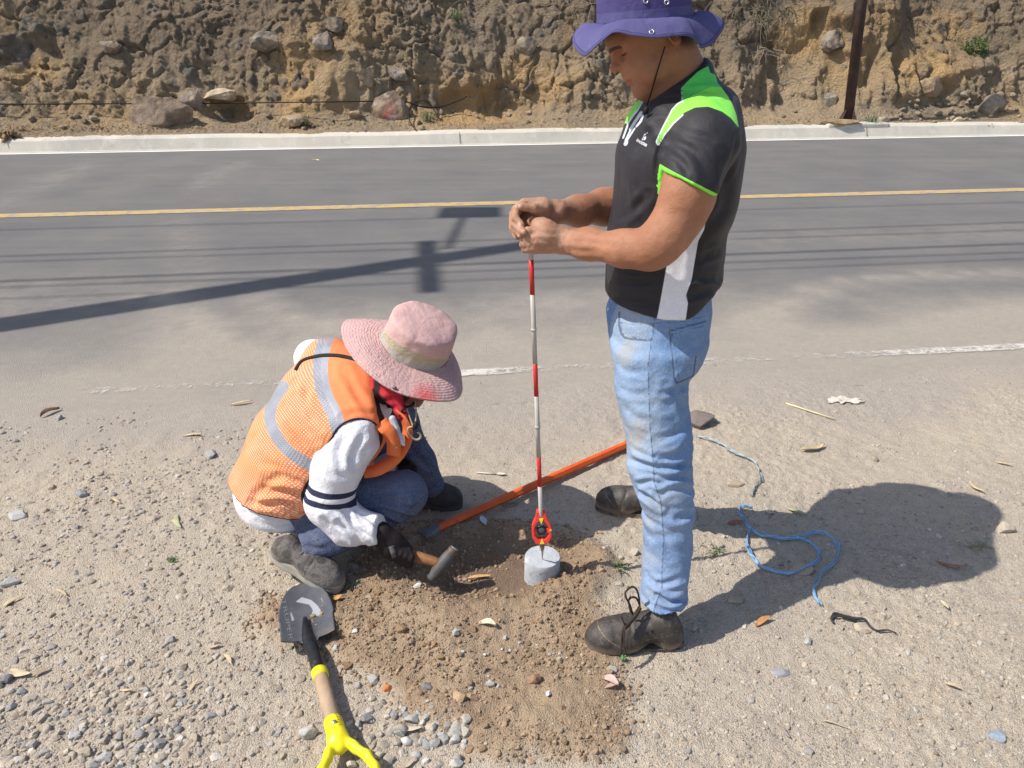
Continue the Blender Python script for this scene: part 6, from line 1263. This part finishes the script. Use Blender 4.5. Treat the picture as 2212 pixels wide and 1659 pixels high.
for i, (x0, y0, x1, y1, wp, c, cu, lab) in enumerate([(4, 1318, 52, 1290, 10, TANL, .1, 'narrow tan leaf pointing upward at the far left'), (22, 1452, 68, 1462, 22, (.60, .48, .33), .15, 'large oval tan leaf lying flat at the lower left'), (70, 1466, 108, 1448, 13, (.34, .27, .19), .1, 'brownish leaf tip to tip with the large oval tan leaf'),
        (383, 1112, 392, 1146, 11, GRN, .1, 'pale green tear shaped leaf below the vest hem'), (395, 943, 438, 944, 6, TANL, .2, 'slim pale leaf on the verge left of the worker\'s back'), (498, 876, 546, 870, 8, TANL, .3, 'tan curled leaf near the worn edge line'), (88, 903, 130, 886, 12, BRN, .5, 'dark brown curled leaf on the verge by the road'),
        (1728, 978, 1780, 966, 13, TANL, .4, 'curled dry tan leaf beyond the standing man\'s shadow'), (1570, 1138, 1608, 1132, 12, RDB, .3, 'reddish brown leaf in the leg shadow'), (2020, 1216, 2090, 1232, 9, RDB, .3, 'long reddish leaf on the right of the verge'), (1632, 1356, 1664, 1340, 13, ORL, .3, 'orange brown leaf near the front boot heel'), (1700, 1100, 1742, 1118, 9, GRN, .3, 'greenish leaf caught in the blue twine'),
        (1302, 1468, 1335, 1490, 18, PNK, .5, 'pink papery leaf curled by the front boot'), (1308, 1488, 1340, 1478, 10, PNK, .5, 'torn pale leaf scrap under the pink papery leaf'), (1010, 1256, 1062, 1250, 8, (.62, .38, .16), .2, 'tan dry pod lying in the shaded hole'), (862, 1572, 912, 1580, 14, (.48, .42, .33), .2, 'greyish leaf on the pebble heap'), (410, 1498, 432, 1472, 8, TANL, .2, 'narrow tan leaf left of the shovel handle'), (260, 1492, 290, 1496, 7, TANL, .2, 'pale leaf in the lower left gravel'),
        (485, 1418, 500, 1440, 8, (.60, .48, .32), .2, 'small cream leaf between gravel and shovel blade'), (448, 1403, 480, 1395, 8, (.50, .38, .28), .1, 'flat brownish leaf left of the shovel blade'), (120, 1278, 145, 1290, 6, TANL, .2, 'tiny leaf sliver among the gravel'), (2090, 1045, 2125, 1068, 9, TANL, .3, 'tan leaf at the right margin beyond the shadow'), (2150, 1000, 2185, 1010, 6, TANL, .2, 'thin dry leaf at the far right'),
        (674, 345, 690, 350, 9, (.80, .72, .40), .2, 'yellow leaf alone on the far lane'), (2040, 1480, 2075, 1494, 8, TANL, .3, 'tan leaf in the lower right dirt'), (1680, 1566, 1705, 1600, 10, (.34, .29, .24), .3, 'grey brown leaf in the lower right dirt'), (1770, 1560, 1835, 1580, 5, (.50, .42, .30), .2, 'dry grass blade in the lower right dirt'), (860, 1668, 900, 1640, 10, (.4, .33, .25), .2, 'dull leaf at the lower picture edge below the heap'),
        (2030, 1300, 2046, 1325, 9, (.58, .50, .36), .2, 'cream leaf below the long reddish leaf'), (720, 1300, 742, 1296, 12, (.55, .30, .12), .5, 'orange seed husk beside the hiking shoe toe'), (1035, 1350, 1072, 1356, 14, (.66, .56, .42), .6, 'small cream shell like husk on the dug soil'), (245, 1075, 262, 1090, 7, TANL, .2, 'tan sliver of leaf among stones at left')]):
    a, b = Gs(x0, y0), Gs(x1, y1); L = np.linalg.norm(b - a); V, F = leafmesh(L, wp * mpp(a) * 1.15, cu, .08 * (-1) ** i, i)
    o = link('dry_leaf', mkmesh('dry_leaf', V, F), leafmat(c)); o.location = tuple((a + b) / 2 + A3(0, 0, .008)); o.rotation_euler = (.08 * (-1) ** i, -.05, math.atan2(b[1] - a[1], b[0] - a[0])); tag(o, lab, 'leaf')
    sm = o.modifiers.new('thick', 'SOLIDIFY'); sm.thickness = .0008
# paper scrap, plastic spoon, shoe-sole scrap, straw, stick, torn bag
V, F = leafmesh(.052, .024, .35, .05, 3); o = link('paper_scrap', mkmesh('paper_scrap', V, F), plain('paper', (.62, .66, .72), .8, .15)); o.location = tuple(Gs(1044, 1131) + A3(0, 0, .008)); o.rotation_euler = (.1, .15, -1.15); tag(o, 'crumpled white paper scrap between digging bar and hole', 'paper')
sm = o.modifiers.new('thick', 'SOLIDIFY'); sm.thickness = .0008
a, b = Gs(1030, 1023) + A3(0, 0, .006), Gs(1082, 1027) + A3(0, 0, .006); d_ = b - a; V, F = leafmesh(.040, .020, .2, .0, 1); V = V + 0
sp_ = thing('plastic_spoon', 'dirty white plastic spoon on the dirt beyond the digging bar', 'spoon', b); mb = MB().ribbon([a, (a + b) / 2, b - d_ * .2], (0, 0.9, .2), .005, .002); mb.part('spoon_handle', plain('old_plastic', (.58, .52, .43), .6), sp_)
MB().add([tuple(b + A3(v[0], v[1], v[2])) for v in V], F).part('spoon_bowl', plain('old_plastic', (.58, .52, .43), .6), sp_)
mb = MB(); c_ = Gs(1101, 1093) + A3(0, 0, .006); t_ = np.linspace(0, 2 * math.pi, 25); mb.tube([c_ + A3(.028 * math.cos(q_) , .011 * math.sin(q_) + .006 * math.cos(q_), 0) for q_ in t_], .0022, 6)
for s in (-.5, 0, .5): mb.tube([c_ + A3(.028 * s, -.010 + .006 * s, 0), c_ + A3(.028 * s + .004, .010 + .006 * s, 0)], .0016, 5)
mb.thing('plastic_clip', plain('dirty_plastic', (.30, .26, .22), .8), 'small oval openwork piece of dirty plastic beside the digging bar', 'litter')
a, b = Gs(1697, 874) + A3(0, 0, .008), Gs(1803, 908) + A3(0, 0, .006); MB().tube([a, b], .0035, 8).thing('drinking_straw', plain('straw', (.66, .60, .38), .6), 'long thin pale yellow stick lying across the dirt at right', 'stick')
n_ = [(1796, 1342), (1802, 1333), (1822, 1334), (1845, 1340), (1865, 1346), (1880, 1358), (1895, 1366), (1915, 1368), (1935, 1372)]
mb = MB(); mb.tube(crom([Gs(*p) + A3(0, 0, .009 + .004 * math.sin(i * 2)) for i, p in enumerate(n_)], 5), [.006 - .0001 * i for i in range(41)], 7); mb.tube(crom([Gs(1800, 1350) + A3(0, 0, .008), Gs(1796, 1342) + A3(0, 0, .01), Gs(1812, 1338) + A3(0, 0, .014), Gs(1850, 1345) + A3(0, 0, .012)], 5), .0035, 6)
mb.thing('black_twig', plain('char', (.035, .032, .035), .7, .4, 40, 120, .003), 'gnarled black twig lying on the verge below the blue twine', 'twig')
def crumple(px, w_, h_, seed, m, label, cat, name):
    c_ = Gs(*px); k_ = mpp(c_); X, Y, F = grid(np.linspace(-w_ / 2, w_ / 2, 26) * k_, np.linspace(-h_ / 2, h_ / 2, 12) * k_ * 1.8); p_ = xy3(X, Y) + seed; msk = (np.sqrt((X / (w_ * k_ / 2)) ** 2 + (Y / (h_ * k_ * .9)) ** 2) + .35 * fbm(p_, 40, 2, seed)) < .95
    Zc = np.abs(fbm(p_, 22, 3, seed)) * .014; V = np.stack([X, Y, Zc], -1) + c_; F = F[msk[F].all(1)]; o = tmesh(name, V, F, m, label, cat, None, None, True, c_ + A3(0, 0, .003)); return o
crumple((1825, 866), 86, 16, 3, plain('torn_bag', (.56, .50, .43), .7, .3, 40), 'torn crumpled translucent bag flattened near the road edge', 'litter', 'torn_bag')
# ---- blue twine
TW_ = NT('blue_twine'); TWM = TW_.out(TW_.mix(TW_.mapr(TW_.noise(60, 4, .7), .35, .65), (.16, .38, .68), (.34, .52, .70)), .55, TW_.noise(1, 3, .6, TW_.scl(200, 200, 200)), .001, .4); TWP = plain('pale_twine', (.34, .42, .44), .6, .3, 50)
def twine(px, m, label, wd=.010, seed=0, name='twine'):
    pts = np.array([Gs(*p) + A3(0, 0, .009) for p in px]); L = crom(pts, 7); mb = MB(); rr2 = np.random.RandomState(seed)
    for j in range(4):
        off = np.stack([fbm(np.stack([np.arange(len(L)) * .13 + j * 9, 0 * L[:, 0], 0 * L[:, 0]], -1), 1, 2, seed + j) * .006, fbm(np.stack([np.arange(len(L)) * .13 + j * 7, 0 * L[:, 0] + 3, 0 * L[:, 0]], -1), 1, 2, seed + j) * .006, np.abs(fbm(np.stack([np.arange(len(L)) * .2, 0 * L[:, 0] + 5, 0 * L[:, 0]], -1), 1, 2, seed + j)) * .006], -1)
        mb.ribbon(L + off, (0, .3, 1) if j % 2 else (.3, 0, 1), wd * rr2.uniform(.3, .6), .0012)
    return mb.thing(name, m, label, 'twine')
twine([(1508, 946), (1530, 952), (1560, 965), (1585, 982), (1610, 993), (1630, 1005), (1640, 1022), (1642, 1040), (1630, 1055), (1622, 1075)], TWP, 'faded blue green twine strand running away from the jeans over the dirt', .010, 1)
twine([(1622, 1100), (1602, 1098), (1598, 1108), (1606, 1125), (1618, 1145), (1640, 1160), (1668, 1164), (1692, 1170), (1720, 1168), (1748, 1178), (1766, 1195), (1766, 1215), (1740, 1232), (1708, 1243), (1672, 1240), (1640, 1226), (1622, 1205), (1614, 1180), (1616, 1158), (1624, 1148)], TWM, 'bright blue twine knotted into a loop beside the front leg', .011, 5)
twine([(1640, 1156), (1680, 1168), (1720, 1165), (1760, 1155), (1790, 1162), (1808, 1180), (1810, 1200), (1796, 1225), (1775, 1240), (1762, 1262), (1758, 1285), (1772, 1312)], TWM, 'bright blue twine tail curling past the loop and ending frayed', .011, 9)
# ---- little weeds
GR = plain('weed_green', (.10, .17, .055), .7, .4, 30)
def weed(px, nb_, hgt_, spread, seed, m, label, c=None, up_=None, nrm_=None, name='weed', wd=.006, cat='plant'):
    c_ = Gs(*px) if c is None else c; rr2 = np.random.RandomState(seed); mb = MB()
    for i in range(nb_):
        a = rr2.uniform(0, 6.28); r_ = rr2.uniform(.3, 1) * spread; h_ = hgt_ * rr2.uniform(.4, 1); base_ = c_ + A3(rr2.normal(0, spread * .25), rr2.normal(0, spread * .15), 0)
        p1 = base_ + A3(math.cos(a) * r_ * .5, math.sin(a) * r_ * .5, h_); p2 = base_ + A3(math.cos(a) * r_, math.sin(a) * r_, h_ * rr2.uniform(.3, .9)); L = crom([base_, p1, p2], 4)
        mb.ribbon(L, (-math.sin(a), math.cos(a), .1), [wd * (1 - .8 * t) for t in np.linspace(0, 1, len(L))], .0006)
    return mb.thing(name, m, label, cat)
weed((1548, 1190), 16, .008, .05, 3, plain('weed_dusty', (.17, .20, .10), .8), 'small green weed tuft just behind the front trouser leg')
weed((1335, 1225), 26, .012, .05, 4, plain('weed_dull', (.20, .22, .10), .8), 'sparse dull green weed between front boot and concrete cylinder')
weed((762, 1268), 22, .015, .03, 5, plain('weed_pale', (.26, .30, .18), .8), 'pale weed sprout between hiking shoe and soil lip')
weed((1345, 1428), 8, .02, .012, 6, plain('seedling', (.16, .36, .14), .7), 'tiny bright green seedling under the front boot lace')
weed((372, 1212), 14, .012, .02, 7, GR, 'lone dark green sprig in the left gravel')
weed((2110, 1180), 12, .010, .07, 8, plain('weed_olive', (.24, .25, .13), .8), 'flat olive weed patch below the knobbly beige stone')

# ================================================================ BANK DETAILS
def brock(seed, px, py, wpx, hpx, colr, label, name='boulder', push=.02, red=False):
    h_, n_ = B(px, py); s_ = wpx * .56 * mpp(h_); V, F = rockmesh(seed, 4, (1, .55, hpx / wpx), 14)
    V[:, 0] *= (1.15 - .55 * sstep(-.5, 1.1, V[:, 2])) if red else 1.0; V += V * (fbm(V, 5, 3, seed + 1) * .05)[:, None]; V = V * s_ + h_ + A3(0, push - (.12 if red else .30) * s_, 0)
    at = {'col': np.tile(np.array(colr, float) * (1.0, .92, .80), (len(V), 1)) * (1 + .35 * fbm(V, 6, 3, seed))[:, None]}
    if red:
        q = proj(V); r1 = np.clip(fbm(V, 6, 3, 3) * .9 + 1.1 - np.abs(q[:, 0] - 846) / 24, 0, 1)[:, None] * (q[:, 1] > 222)[:, None]; at['col'] = at['col'] * (1 - r1) + np.array([.38, .145, .12]) * r1; w_ = np.clip(fbm(V, 9, 2, 8) * 2 - .9, 0, .45)[:, None]; at['col'] = at['col'] * (1 - w_) + np.array([.62, .58, .52]) * w_
    o = link(name, mkmesh(name, V - h_, F, at, True), STONES2); autosharp(o, 40); o.location = tuple(h_); return tag(o, label, 'rock')
n = NT('boulder_stone'); cl_ = n.attr('col', 'Color'); nn_ = n.mapr(n.noise(14, 6, .7), .3, .7, .7, 1.25); STONES2 = n.out(n.mix(n.mapr(n.noise(5, 5, .7), .48, .62, 0, .75), n.mix(1.0, cl_, n.n('ShaderNodeCombineXYZ', {0: nn_, 1: nn_, 2: nn_}).outputs[0], 'MULTIPLY'), (.44, .33, .22)), .95, n.noise(40, 7, .7), .02, .15)
for a in [(301, 355, 246, 135, 92, (.27, .225, .20), 'largest brownish grey boulder at the foot of the bank'), (302, 846, 240, 96, 112, (.27, .215, .175), 'pointed boulder with red and white paint stains beside the cable', 'boulder', -.05, True), (303, 575, 94, 60, 44, (.23, .22, .205), 'grey rock jutting out under the dark earth near the bank top'), (304, 418, 218, 50, 46, (.26, .24, .235), 'grey block above the largest boulder'), (305, 700, 88, 44, 50, (.24, .23, .23), 'round grey stone with a pale seam high on the bank'),
          (306, 795, 164, 44, 44, (.29, .25, .20), 'rounded tan stone left of the orange hollow'), (307, 862, 160, 46, 36, (.22, .22, .22), 'dark grey wedge at the edge of the orange hollow'), (308, 628, 262, 70, 40, (.31, .25, .19), 'low brown boulder behind the kerb left of the painted rock'), (309, 1140, 102, 50, 50, (.31, .28, .24), 'pale oblong stone set above the orange hollow'), (310, 480, 204, 90, 26, (.50, .45, .37), 'long whitish ledge stone over a dark hollow'), (311, 720, 54, 50, 40, (.20, .19, .18), 'dark stone near the bank top above the pale seam stone'),
          (312, 1360, 60, 60, 46, (.21, .205, .20), 'dark stone partly behind the purple hat'), (313, 2135, 235, 66, 58, (.25, .225, .205), 'dark grey boulder among the pale rubble at right'), (314, 2070, 262, 30, 22, (.58, .50, .40), 'cream rubble stone at the foot of the right bank'), (315, 2010, 192, 60, 54, (.33, .26, .19), 'brown rock under the green shrub'), (316, 1790, 216, 30, 40, (.30, .30, .29), 'grey chip in the bank right of the steel post'),
          (317, 1900, 262, 46, 30, (.52, .48, .41), 'pale block at the right end of the post footing'), (318, 1808, 264, 90, 22, (.29, .22, .16), 'long brown stone at the left end of the post footing'), (319, 240, 105, 48, 34, (.22, .205, .19), 'grey stone under the dark upper bank at left'), (320, 770, 248, 36, 20, (.35, .27, .19), 'small tan stone at the foot of the painted rock'), (321, 1795, 94, 60, 46, (.22, .21, .20), 'rough grey rock high on the bank right of the hat')]:
    brock(a[0], a[1], a[2], a[3], a[4], a[5], a[6], *(a[7:] if len(a) > 7 else ()))
for i in range(90):                              # rubble along the foot of the bank
    a = rg.uniform(5, 2205) if i < 45 else rg.uniform(1930, 2205); b = 262 + rg.uniform(-12, 30) - (a / 2212) * 22 - (rg.uniform(0, 40) if i > 45 else 0)
    if 1300 < a < 1605: a += 330
    h_, n_ = B(a, b); w0 = rg.uniform(7, 20); s_ = w0 * .5 * mpp(h_); V, F = rockmesh(400 + i % 14, 1, (1, .8, .7), 8)
    me = bpy.data.meshes.get('rubble_%d' % (i % 14)) or mkmesh('rubble_%d' % (i % 14), V, F, {'col': np.tile(np.array([(.40, .33, .24), (.50, .42, .32), (.30, .26, .22)][i % 3]), (len(V), 1))}, False)
    if not me.materials: me.materials.append(STONES2)
    o = bpy.data.objects.new('rubble_stone', me); COL.objects.link(o); o.location = tuple(h_ + A3(0, -.01, .01)); o.scale = (s_,) * 3; o.rotation_euler = (0, 0, i * 1.3); tag(o, 'small stone in the rubble strip behind the kerb', 'stone', 'rubble stones behind the kerb')
# leaf litter behind the kerb, uncountable
V, F, Cc = [], [], []
for i in range(2600):
    a = rg.uniform(0, 2212); near_l = a < 480; b = 281 - a / 2212 * 22 + rg.normal(0, 6) if rg.rand() < .6 or near_l else 281 - a / 2212 * 22 - rg.exponential(14)
    if 1860 < a and rg.rand() < .6: b = rg.uniform(180, 262)
    elif not near_l and rg.rand() < .45: continue
    h_, n_ = B(a, b); an = rg.uniform(0, 6.28); L = rg.uniform(.02, .065); w_ = L * .3; tz = rg.uniform(-.3, .5); n0 = len(V)
    for x, y in ((-.5, 0), (0, -.5), (.5, 0), (0, .5)):
        X_, Y_ = x * L, y * w_; V.append(h_ + A3(X_ * math.cos(an) - Y_ * math.sin(an), X_ * math.sin(an) * .8 + Y_ * math.cos(an) - .012, .012 + X_ * tz)); Cc.append((.36, .25, .15) if i % 3 else (.20, .12, .075))
    F.append((n0, n0 + 1, n0 + 2, n0 + 3))
o = link('leaf_litter', mkmesh('leaf_litter', V, F, {'col': np.array(Cc)}, False), STONES); o['kind'] = 'stuff'; o['category'] = 'leaf litter'; o['label'] = 'dry brown leaf litter gathered behind the kerb'
# dead leaf clump hanging over the kerb at left
mb = MB(); c_ = P(24, 300, B(30, 275)[0][1] - .45); rr2 = np.random.RandomState(3)
for i in range(60):
    a = rr2.uniform(0, 6.28); p0 = c_ + A3(rr2.normal(0, .05), rr2.normal(0, .04), rr2.uniform(.0, .09)); p1 = p0 + A3(math.cos(a) * .07, math.sin(a) * .05, rr2.uniform(-.04, .05)); p2 = p1 + A3(math.cos(a + .5) * .06, math.sin(a) * .03, -rr2.uniform(.02, .08)); mb.ribbon(crom([p0, p1, p2], 3), (rr2.normal(), rr2.normal(), rr2.normal()), [.02, .04, .05, .05, .045, .03, .015], .002)
mb.thing('dead_leaf_clump', plain('dead_leaves', (.26, .18, .10), .8, .4, 20), 'brown clump of shrivelled leaves lying against the kerb at the far left', 'plant debris')
# steel post with footing
pb_, _ = B(1832, 262); pY = pb_[1]; PB, PTt = P(1832, 256, pY), P(1864, -14, pY); ud = PTt - PB; 
RST = plain('rusty_post', (.060, .036, .032), .6, .3, 6, 40, .002, dirt=(.13, .07, .05), dirtf=(.55, .7), ds=4)
po = thing('steel_post', 'dark brown leaning steel post rising in front of the bank', 'post', PB)
MB().tube([PB - ud * .04, PB + ud * 2.4], .078, 20).part('post_shaft', RST, po)
mb = MB()
for k in range(4):
    a = k * math.pi / 2 + .6; dd_ = A3(math.cos(a), math.sin(a), 0); mb.add([PB + dd_ * .07 + A3(0, 0, .16), PB + dd_ * .17 + A3(0, 0, -.02), PB + dd_ * .07 + A3(0, 0, -.02), PB + dd_ * .07 + A3(0, 0, .16) + np.cross(dd_, A3(0, 0, 1)) * .012, PB + dd_ * .17 + A3(0, 0, -.02) + np.cross(dd_, A3(0, 0, 1)) * .012, PB + dd_ * .07 + A3(0, 0, -.02) + np.cross(dd_, A3(0, 0, 1)) * .012], [(0, 1, 2), (5, 4, 3), (0, 3, 4, 1), (1, 4, 5, 2)])
mb.part('gusset', RST, po, False)
fo = MB().box(PB + A3(.06, -.06, -.09), ((1, .11, 0), (-.11, 1, 0), (0, 0, 1)), (.52, .22, .045)); o = fo.thing('post_footing', KERB, 'rough concrete footing slab under the steel post', 'concrete footing', None, False); bevel(o, .03, 3)
# thin cable along the bank and the coil beside the painted rock
cab = [B(x, y)[0] + A3(0, -.10, 0) for x, y in ((-30, 224), (200, 223), (450, 222), (700, 219), (850, 217))]
MB().tube(crom(cab, 8), .0085, 6).thing('cable', CORD, 'thin black cable strung low along the bank left of the painted rock', 'cable')
cl2 = [B(x, y)[0] + A3(0, -.12 - .05 * (i % 3), .03) for i, (x, y) in enumerate(((840, 216), (880, 222), (915, 232), (950, 234), (985, 222), (1010, 210)))]
mb = MB().tube(crom(cl2, 6), .011, 6); cl3 = [B(x, y)[0] + A3(0, -.16, .02) for x, y in ((900, 300 - 20), (888, 262), (886, 240), (900, 222), (925, 220), (940, 240), (955, 262))]; mb.tube(crom(cl3, 6), .009, 6)
mb.thing('cable_coil', CORD, 'tangled black cable loops lying right of the painted rock', 'cable')
# dry roots and grass hanging from the bank, green plants
ROOT = plain('dry_root', (.34, .28, .20), .9, .3, 20)
def roots(px, nb_, L_, seed, label, m=ROOT, spread=.35, name='hanging_roots', wd=.006):
    c_, n_ = B(*px); rr2 = np.random.RandomState(seed); mb = MB()
    for i in range(nb_):
        p0 = c_ + A3(rr2.normal(0, spread), -.05, rr2.normal(0, spread * .4)); L = L_ * rr2.uniform(.4, 1.2); pts = [p0]; d = A3(rr2.normal(0, .6), -.25, rr2.uniform(-.6, .5))
        for k in range(5): d = d + A3(rr2.normal(0, .25), -.02, -.38); d_ = d / np.linalg.norm(d); pts.append(pts[-1] + d_ * L / 5)
        mb.tube(crom(pts, 3), np.linspace(wd, wd * .3, 16) * rr2.uniform(.5, 1.2), 4)
    p0s = [c_ + A3(x, -.03, .02 * math.sin(x * 20)) for x in np.linspace(-2.2 * spread, 2.2 * spread, 20)]; mb.tube(p0s, wd * .8, 5)
    return mb.thing(name, m, label, 'roots')
roots((1270, 10), 26, .5, 1, 'pale dry roots hanging from the bank top left of the purple hat'); roots((1600, 40), 60, .6, 2, 'dense tangle of dry grass and roots hanging over the bank right of the purple hat', plain('dry_grass', (.24, .20, .14), .9, .4, 10), .45, 'dry_grass', .006)
roots((1690, 20), 50, .5, 3, 'dry grass overhanging the bank just left of the steel post', plain('dry_grass_dark', (.20, .19, .13), .9, .4, 10), .3, 'dry_grass', .006); roots((1995, 50), 12, .6, 4, 'thin branching root hanging above the green shrub', ROOT, .15); roots((1640, 110), 14, .45, 5, 'splayed root cluster under the dry grass', ROOT, .12); roots((1030, 15), 18, .35, 6, 'short dry roots above the orange hollow', ROOT, .2); roots((440, 10), 5, .5, 7, 'few thin stems at the top of the dark bank', ROOT, .3)
LEAFG = plain('shrub_leaf', (.085, .15, .035), .6, .5, 20); 
def shrub(px, nb_, rad, seed, label, m=LEAFG, hang=0.0, ls=.05):
    c_, n_ = B(*px); rr2 = np.random.RandomState(seed); t_ = thing('shrub', label, 'plant', c_); mb = MB(); st_ = MB()
    for i in range(nb_):
        d = rr2.normal(size=3); d[1] = -abs(d[1]) * .6; d /= np.linalg.norm(d); r_ = rad * rr2.uniform(.2, 1) ** .6; p0 = c_ + d * r_ * A3(1, .5, .75) + A3(0, -.05, -hang * rr2.uniform(0, 1)); a = rr2.normal(size=3); a[2] -= .3; a /= np.linalg.norm(a); b = np.cross(a, rr2.normal(size=3)); b /= np.linalg.norm(b); L = ls * rr2.uniform(.6, 1.3)
        mb.add([p0 - a * L / 2, p0 + b * L * .18, p0 + a * L / 2, p0 - b * L * .18], [(0, 1, 2, 3)])
        if i % 25 == 0: st_.tube([c_ + A3(0, 0, -rad * .4), (c_ + p0) / 2 + A3(0, -.03, 0), p0], .005, 4)
    mb.part('foliage', m, t_, False); st_.part('stem', ROOT, t_)
shrub((2100, 105), 420, .26, 1, 'green leafy shrub growing from the right bank', ls=.06); shrub((2062, 70), 160, .16, 5, 'narrow green creeper trailing down left of the leafy shrub', hang=.9, ls=.05)
GT = plain('grass_tuft', (.20, .22, .12), .8, .4, 20)
for px_, s_, lb in (((985, 42), 3, 'grey green grass tuft on the bank above the orange hollow'), ((925, 262), 4, 'spiky green plant at the foot of the bank beside the cable loops'), ((660, 270), 6, 'low dry green weeds behind the kerb'), ((1880, 268), 7, 'low grass beside the post footing')):
    c_, _ = B(*px_); weed(None, 40, .16, .16, s_, GT, lb, c_ + A3(0, -.04, 0), name='grass_tuft', wd=.014)
# trees on top of the bank (above the frame), whose crowns dapple the bank
BARK = plain('bark', (.20, .16, .12), .9, .3, 8, 30, .01); TL = plain('tree_leaf', (.07, .11, .035), .6, .4, 5)
def tree(u, v, zb, H_, Rr, nl, seed, label):
    x, y = XY(u, v); b_ = A3(x, y, zb); rr2 = np.random.RandomState(seed); t_ = thing('tree', label, 'tree', b_); mb = MB(); lv = MB(); tips = []
    mb.tube(crom([b_ - A3(0, 0, .4), b_ + A3(-.2, -.3, H_ * .4), b_ + A3(.1, -.7, H_ * .8)], 6), np.linspace(.17, .06, 13), 10)
    for i in range(16):
        t = rr2.uniform(.35, .9); p0 = b_ + A3(-.15 * t, -.7 * t, H_ * t * .9); a = rr2.uniform(0, 6.28); p2 = p0 + A3(math.cos(a) * Rr * rr2.uniform(.5, 1), math.sin(a) * Rr * rr2.uniform(.4, .9), rr2.uniform(-.2, .9)); mb.tube(crom([p0, (p0 + p2) / 2 + A3(0, 0, .3), p2], 4), np.linspace(.05, .012, 9), 6); tips.append(p2)
    for i in range(nl):
        c_ = tips[i % 16] + rr2.normal(size=3) * A3(.42, .42, .30); a = rr2.normal(size=3); a /= np.linalg.norm(a); b = np.cross(a, rr2.normal(size=3)); b /= np.linalg.norm(b); L = rr2.uniform(.10, .2); lv.add([c_ - a * L / 2, c_ + b * L * .2, c_ + a * L / 2, c_ - b * L * .2], [(0, 1, 2, 3)])
    mb.part('trunk', BARK, t_); lv.part('crown', TL, t_, False)
tree(-10.5, 15.1, 3.9, 3.2, 2.0, 1500, 1, 'tall tree on the bank top beyond the left end of the view'); tree(-5.6, 15.4, 4.2, 2.6, 1.7, 500, 2, 'leafy tree on the bank top above the painted rock'); tree(.2, 15.5, 4.2, 3.0, 1.9, 700, 3, 'leafy tree on the bank top above the purple hat'); tree(4.2, 15.2, 4.1, 2.6, 1.8, 1300, 4, 'leafy tree on the bank top above the steel post')

# ================================================================ UTILITY POLE left of the frame, whose shadow crosses the road
ub = A3(-6.0, 2.78, 0); ut = A3(-.10, .221, 1.0)
up_t = thing('utility_pole', 'leaning timber utility pole standing beside the road left of the view', 'utility pole', ub)
TIM = plain('old_timber', (.22, .18, .14), .9, .3, 5, 40, .004)
MB().tube([ub - ut * .2, ub + ut * 9.5], [.17, .12], 16).part('pole_shaft', TIM, up_t)
pa = ub + ut * 7.70; MB().box(pa + A3(.12, -.05, 0), ((-.116, .993, 0), (.993, .116, 0), (0, 0, 1)), (.70, .045, .05)).part('crossarm', TIM, up_t, False)
sh_off = lambda g, z: A3(g[0] - z * .764, g[1] - z * .162, z)
q0, q1 = G(930, 540), G(972, 466); a0_, a1_ = sh_off(q0, 8.0), sh_off(q1, 8.0); MB().tube([a0_, a1_], .028, 8).part('bracket_arm', TIM, up_t); q2 = sh_off(G(985, 460), 8.0); MB().box(q2, ((1, 0, 0), (0, 1, 0), (0, 0, 1)), (.23, .22, .10)).part('lamp_box', plain('lamp_grey', (.4, .4, .4), .5), up_t, False)
for i, (y_, zz_, lab, wv) in enumerate(((490, 8.6, 'uppermost power line running along the road over the centre', .010), (548, 7.5, 'power line hung on the crossarm, nearest the centre line', .012), (558, 7.4, 'power line hung on the crossarm, second from the centre line', .010), (602, 7.4, 'thick power cable hung on the crossarm over the near lane', .018), (612, 7.3, 'sagging power line just below the thick cable', .012), (640, 7.2, 'lowest power line over the near lane', .009))):
    g_ = G(300, y_); u_, v_0 = UV(g_[0], g_[1]); pts = []
    for uu_ in np.linspace(-45, 45, 31):
        x, y = XY(uu_, v_0 + .012 * (uu_ + 6) * (i % 2)); pts.append(sh_off((x, y), zz_ + .0006 * (uu_ + 3) ** 2))
    MB().tube(pts, wv * 1.2, 6).thing('power_line', CORD, lab, 'power line', 'power lines along the road')
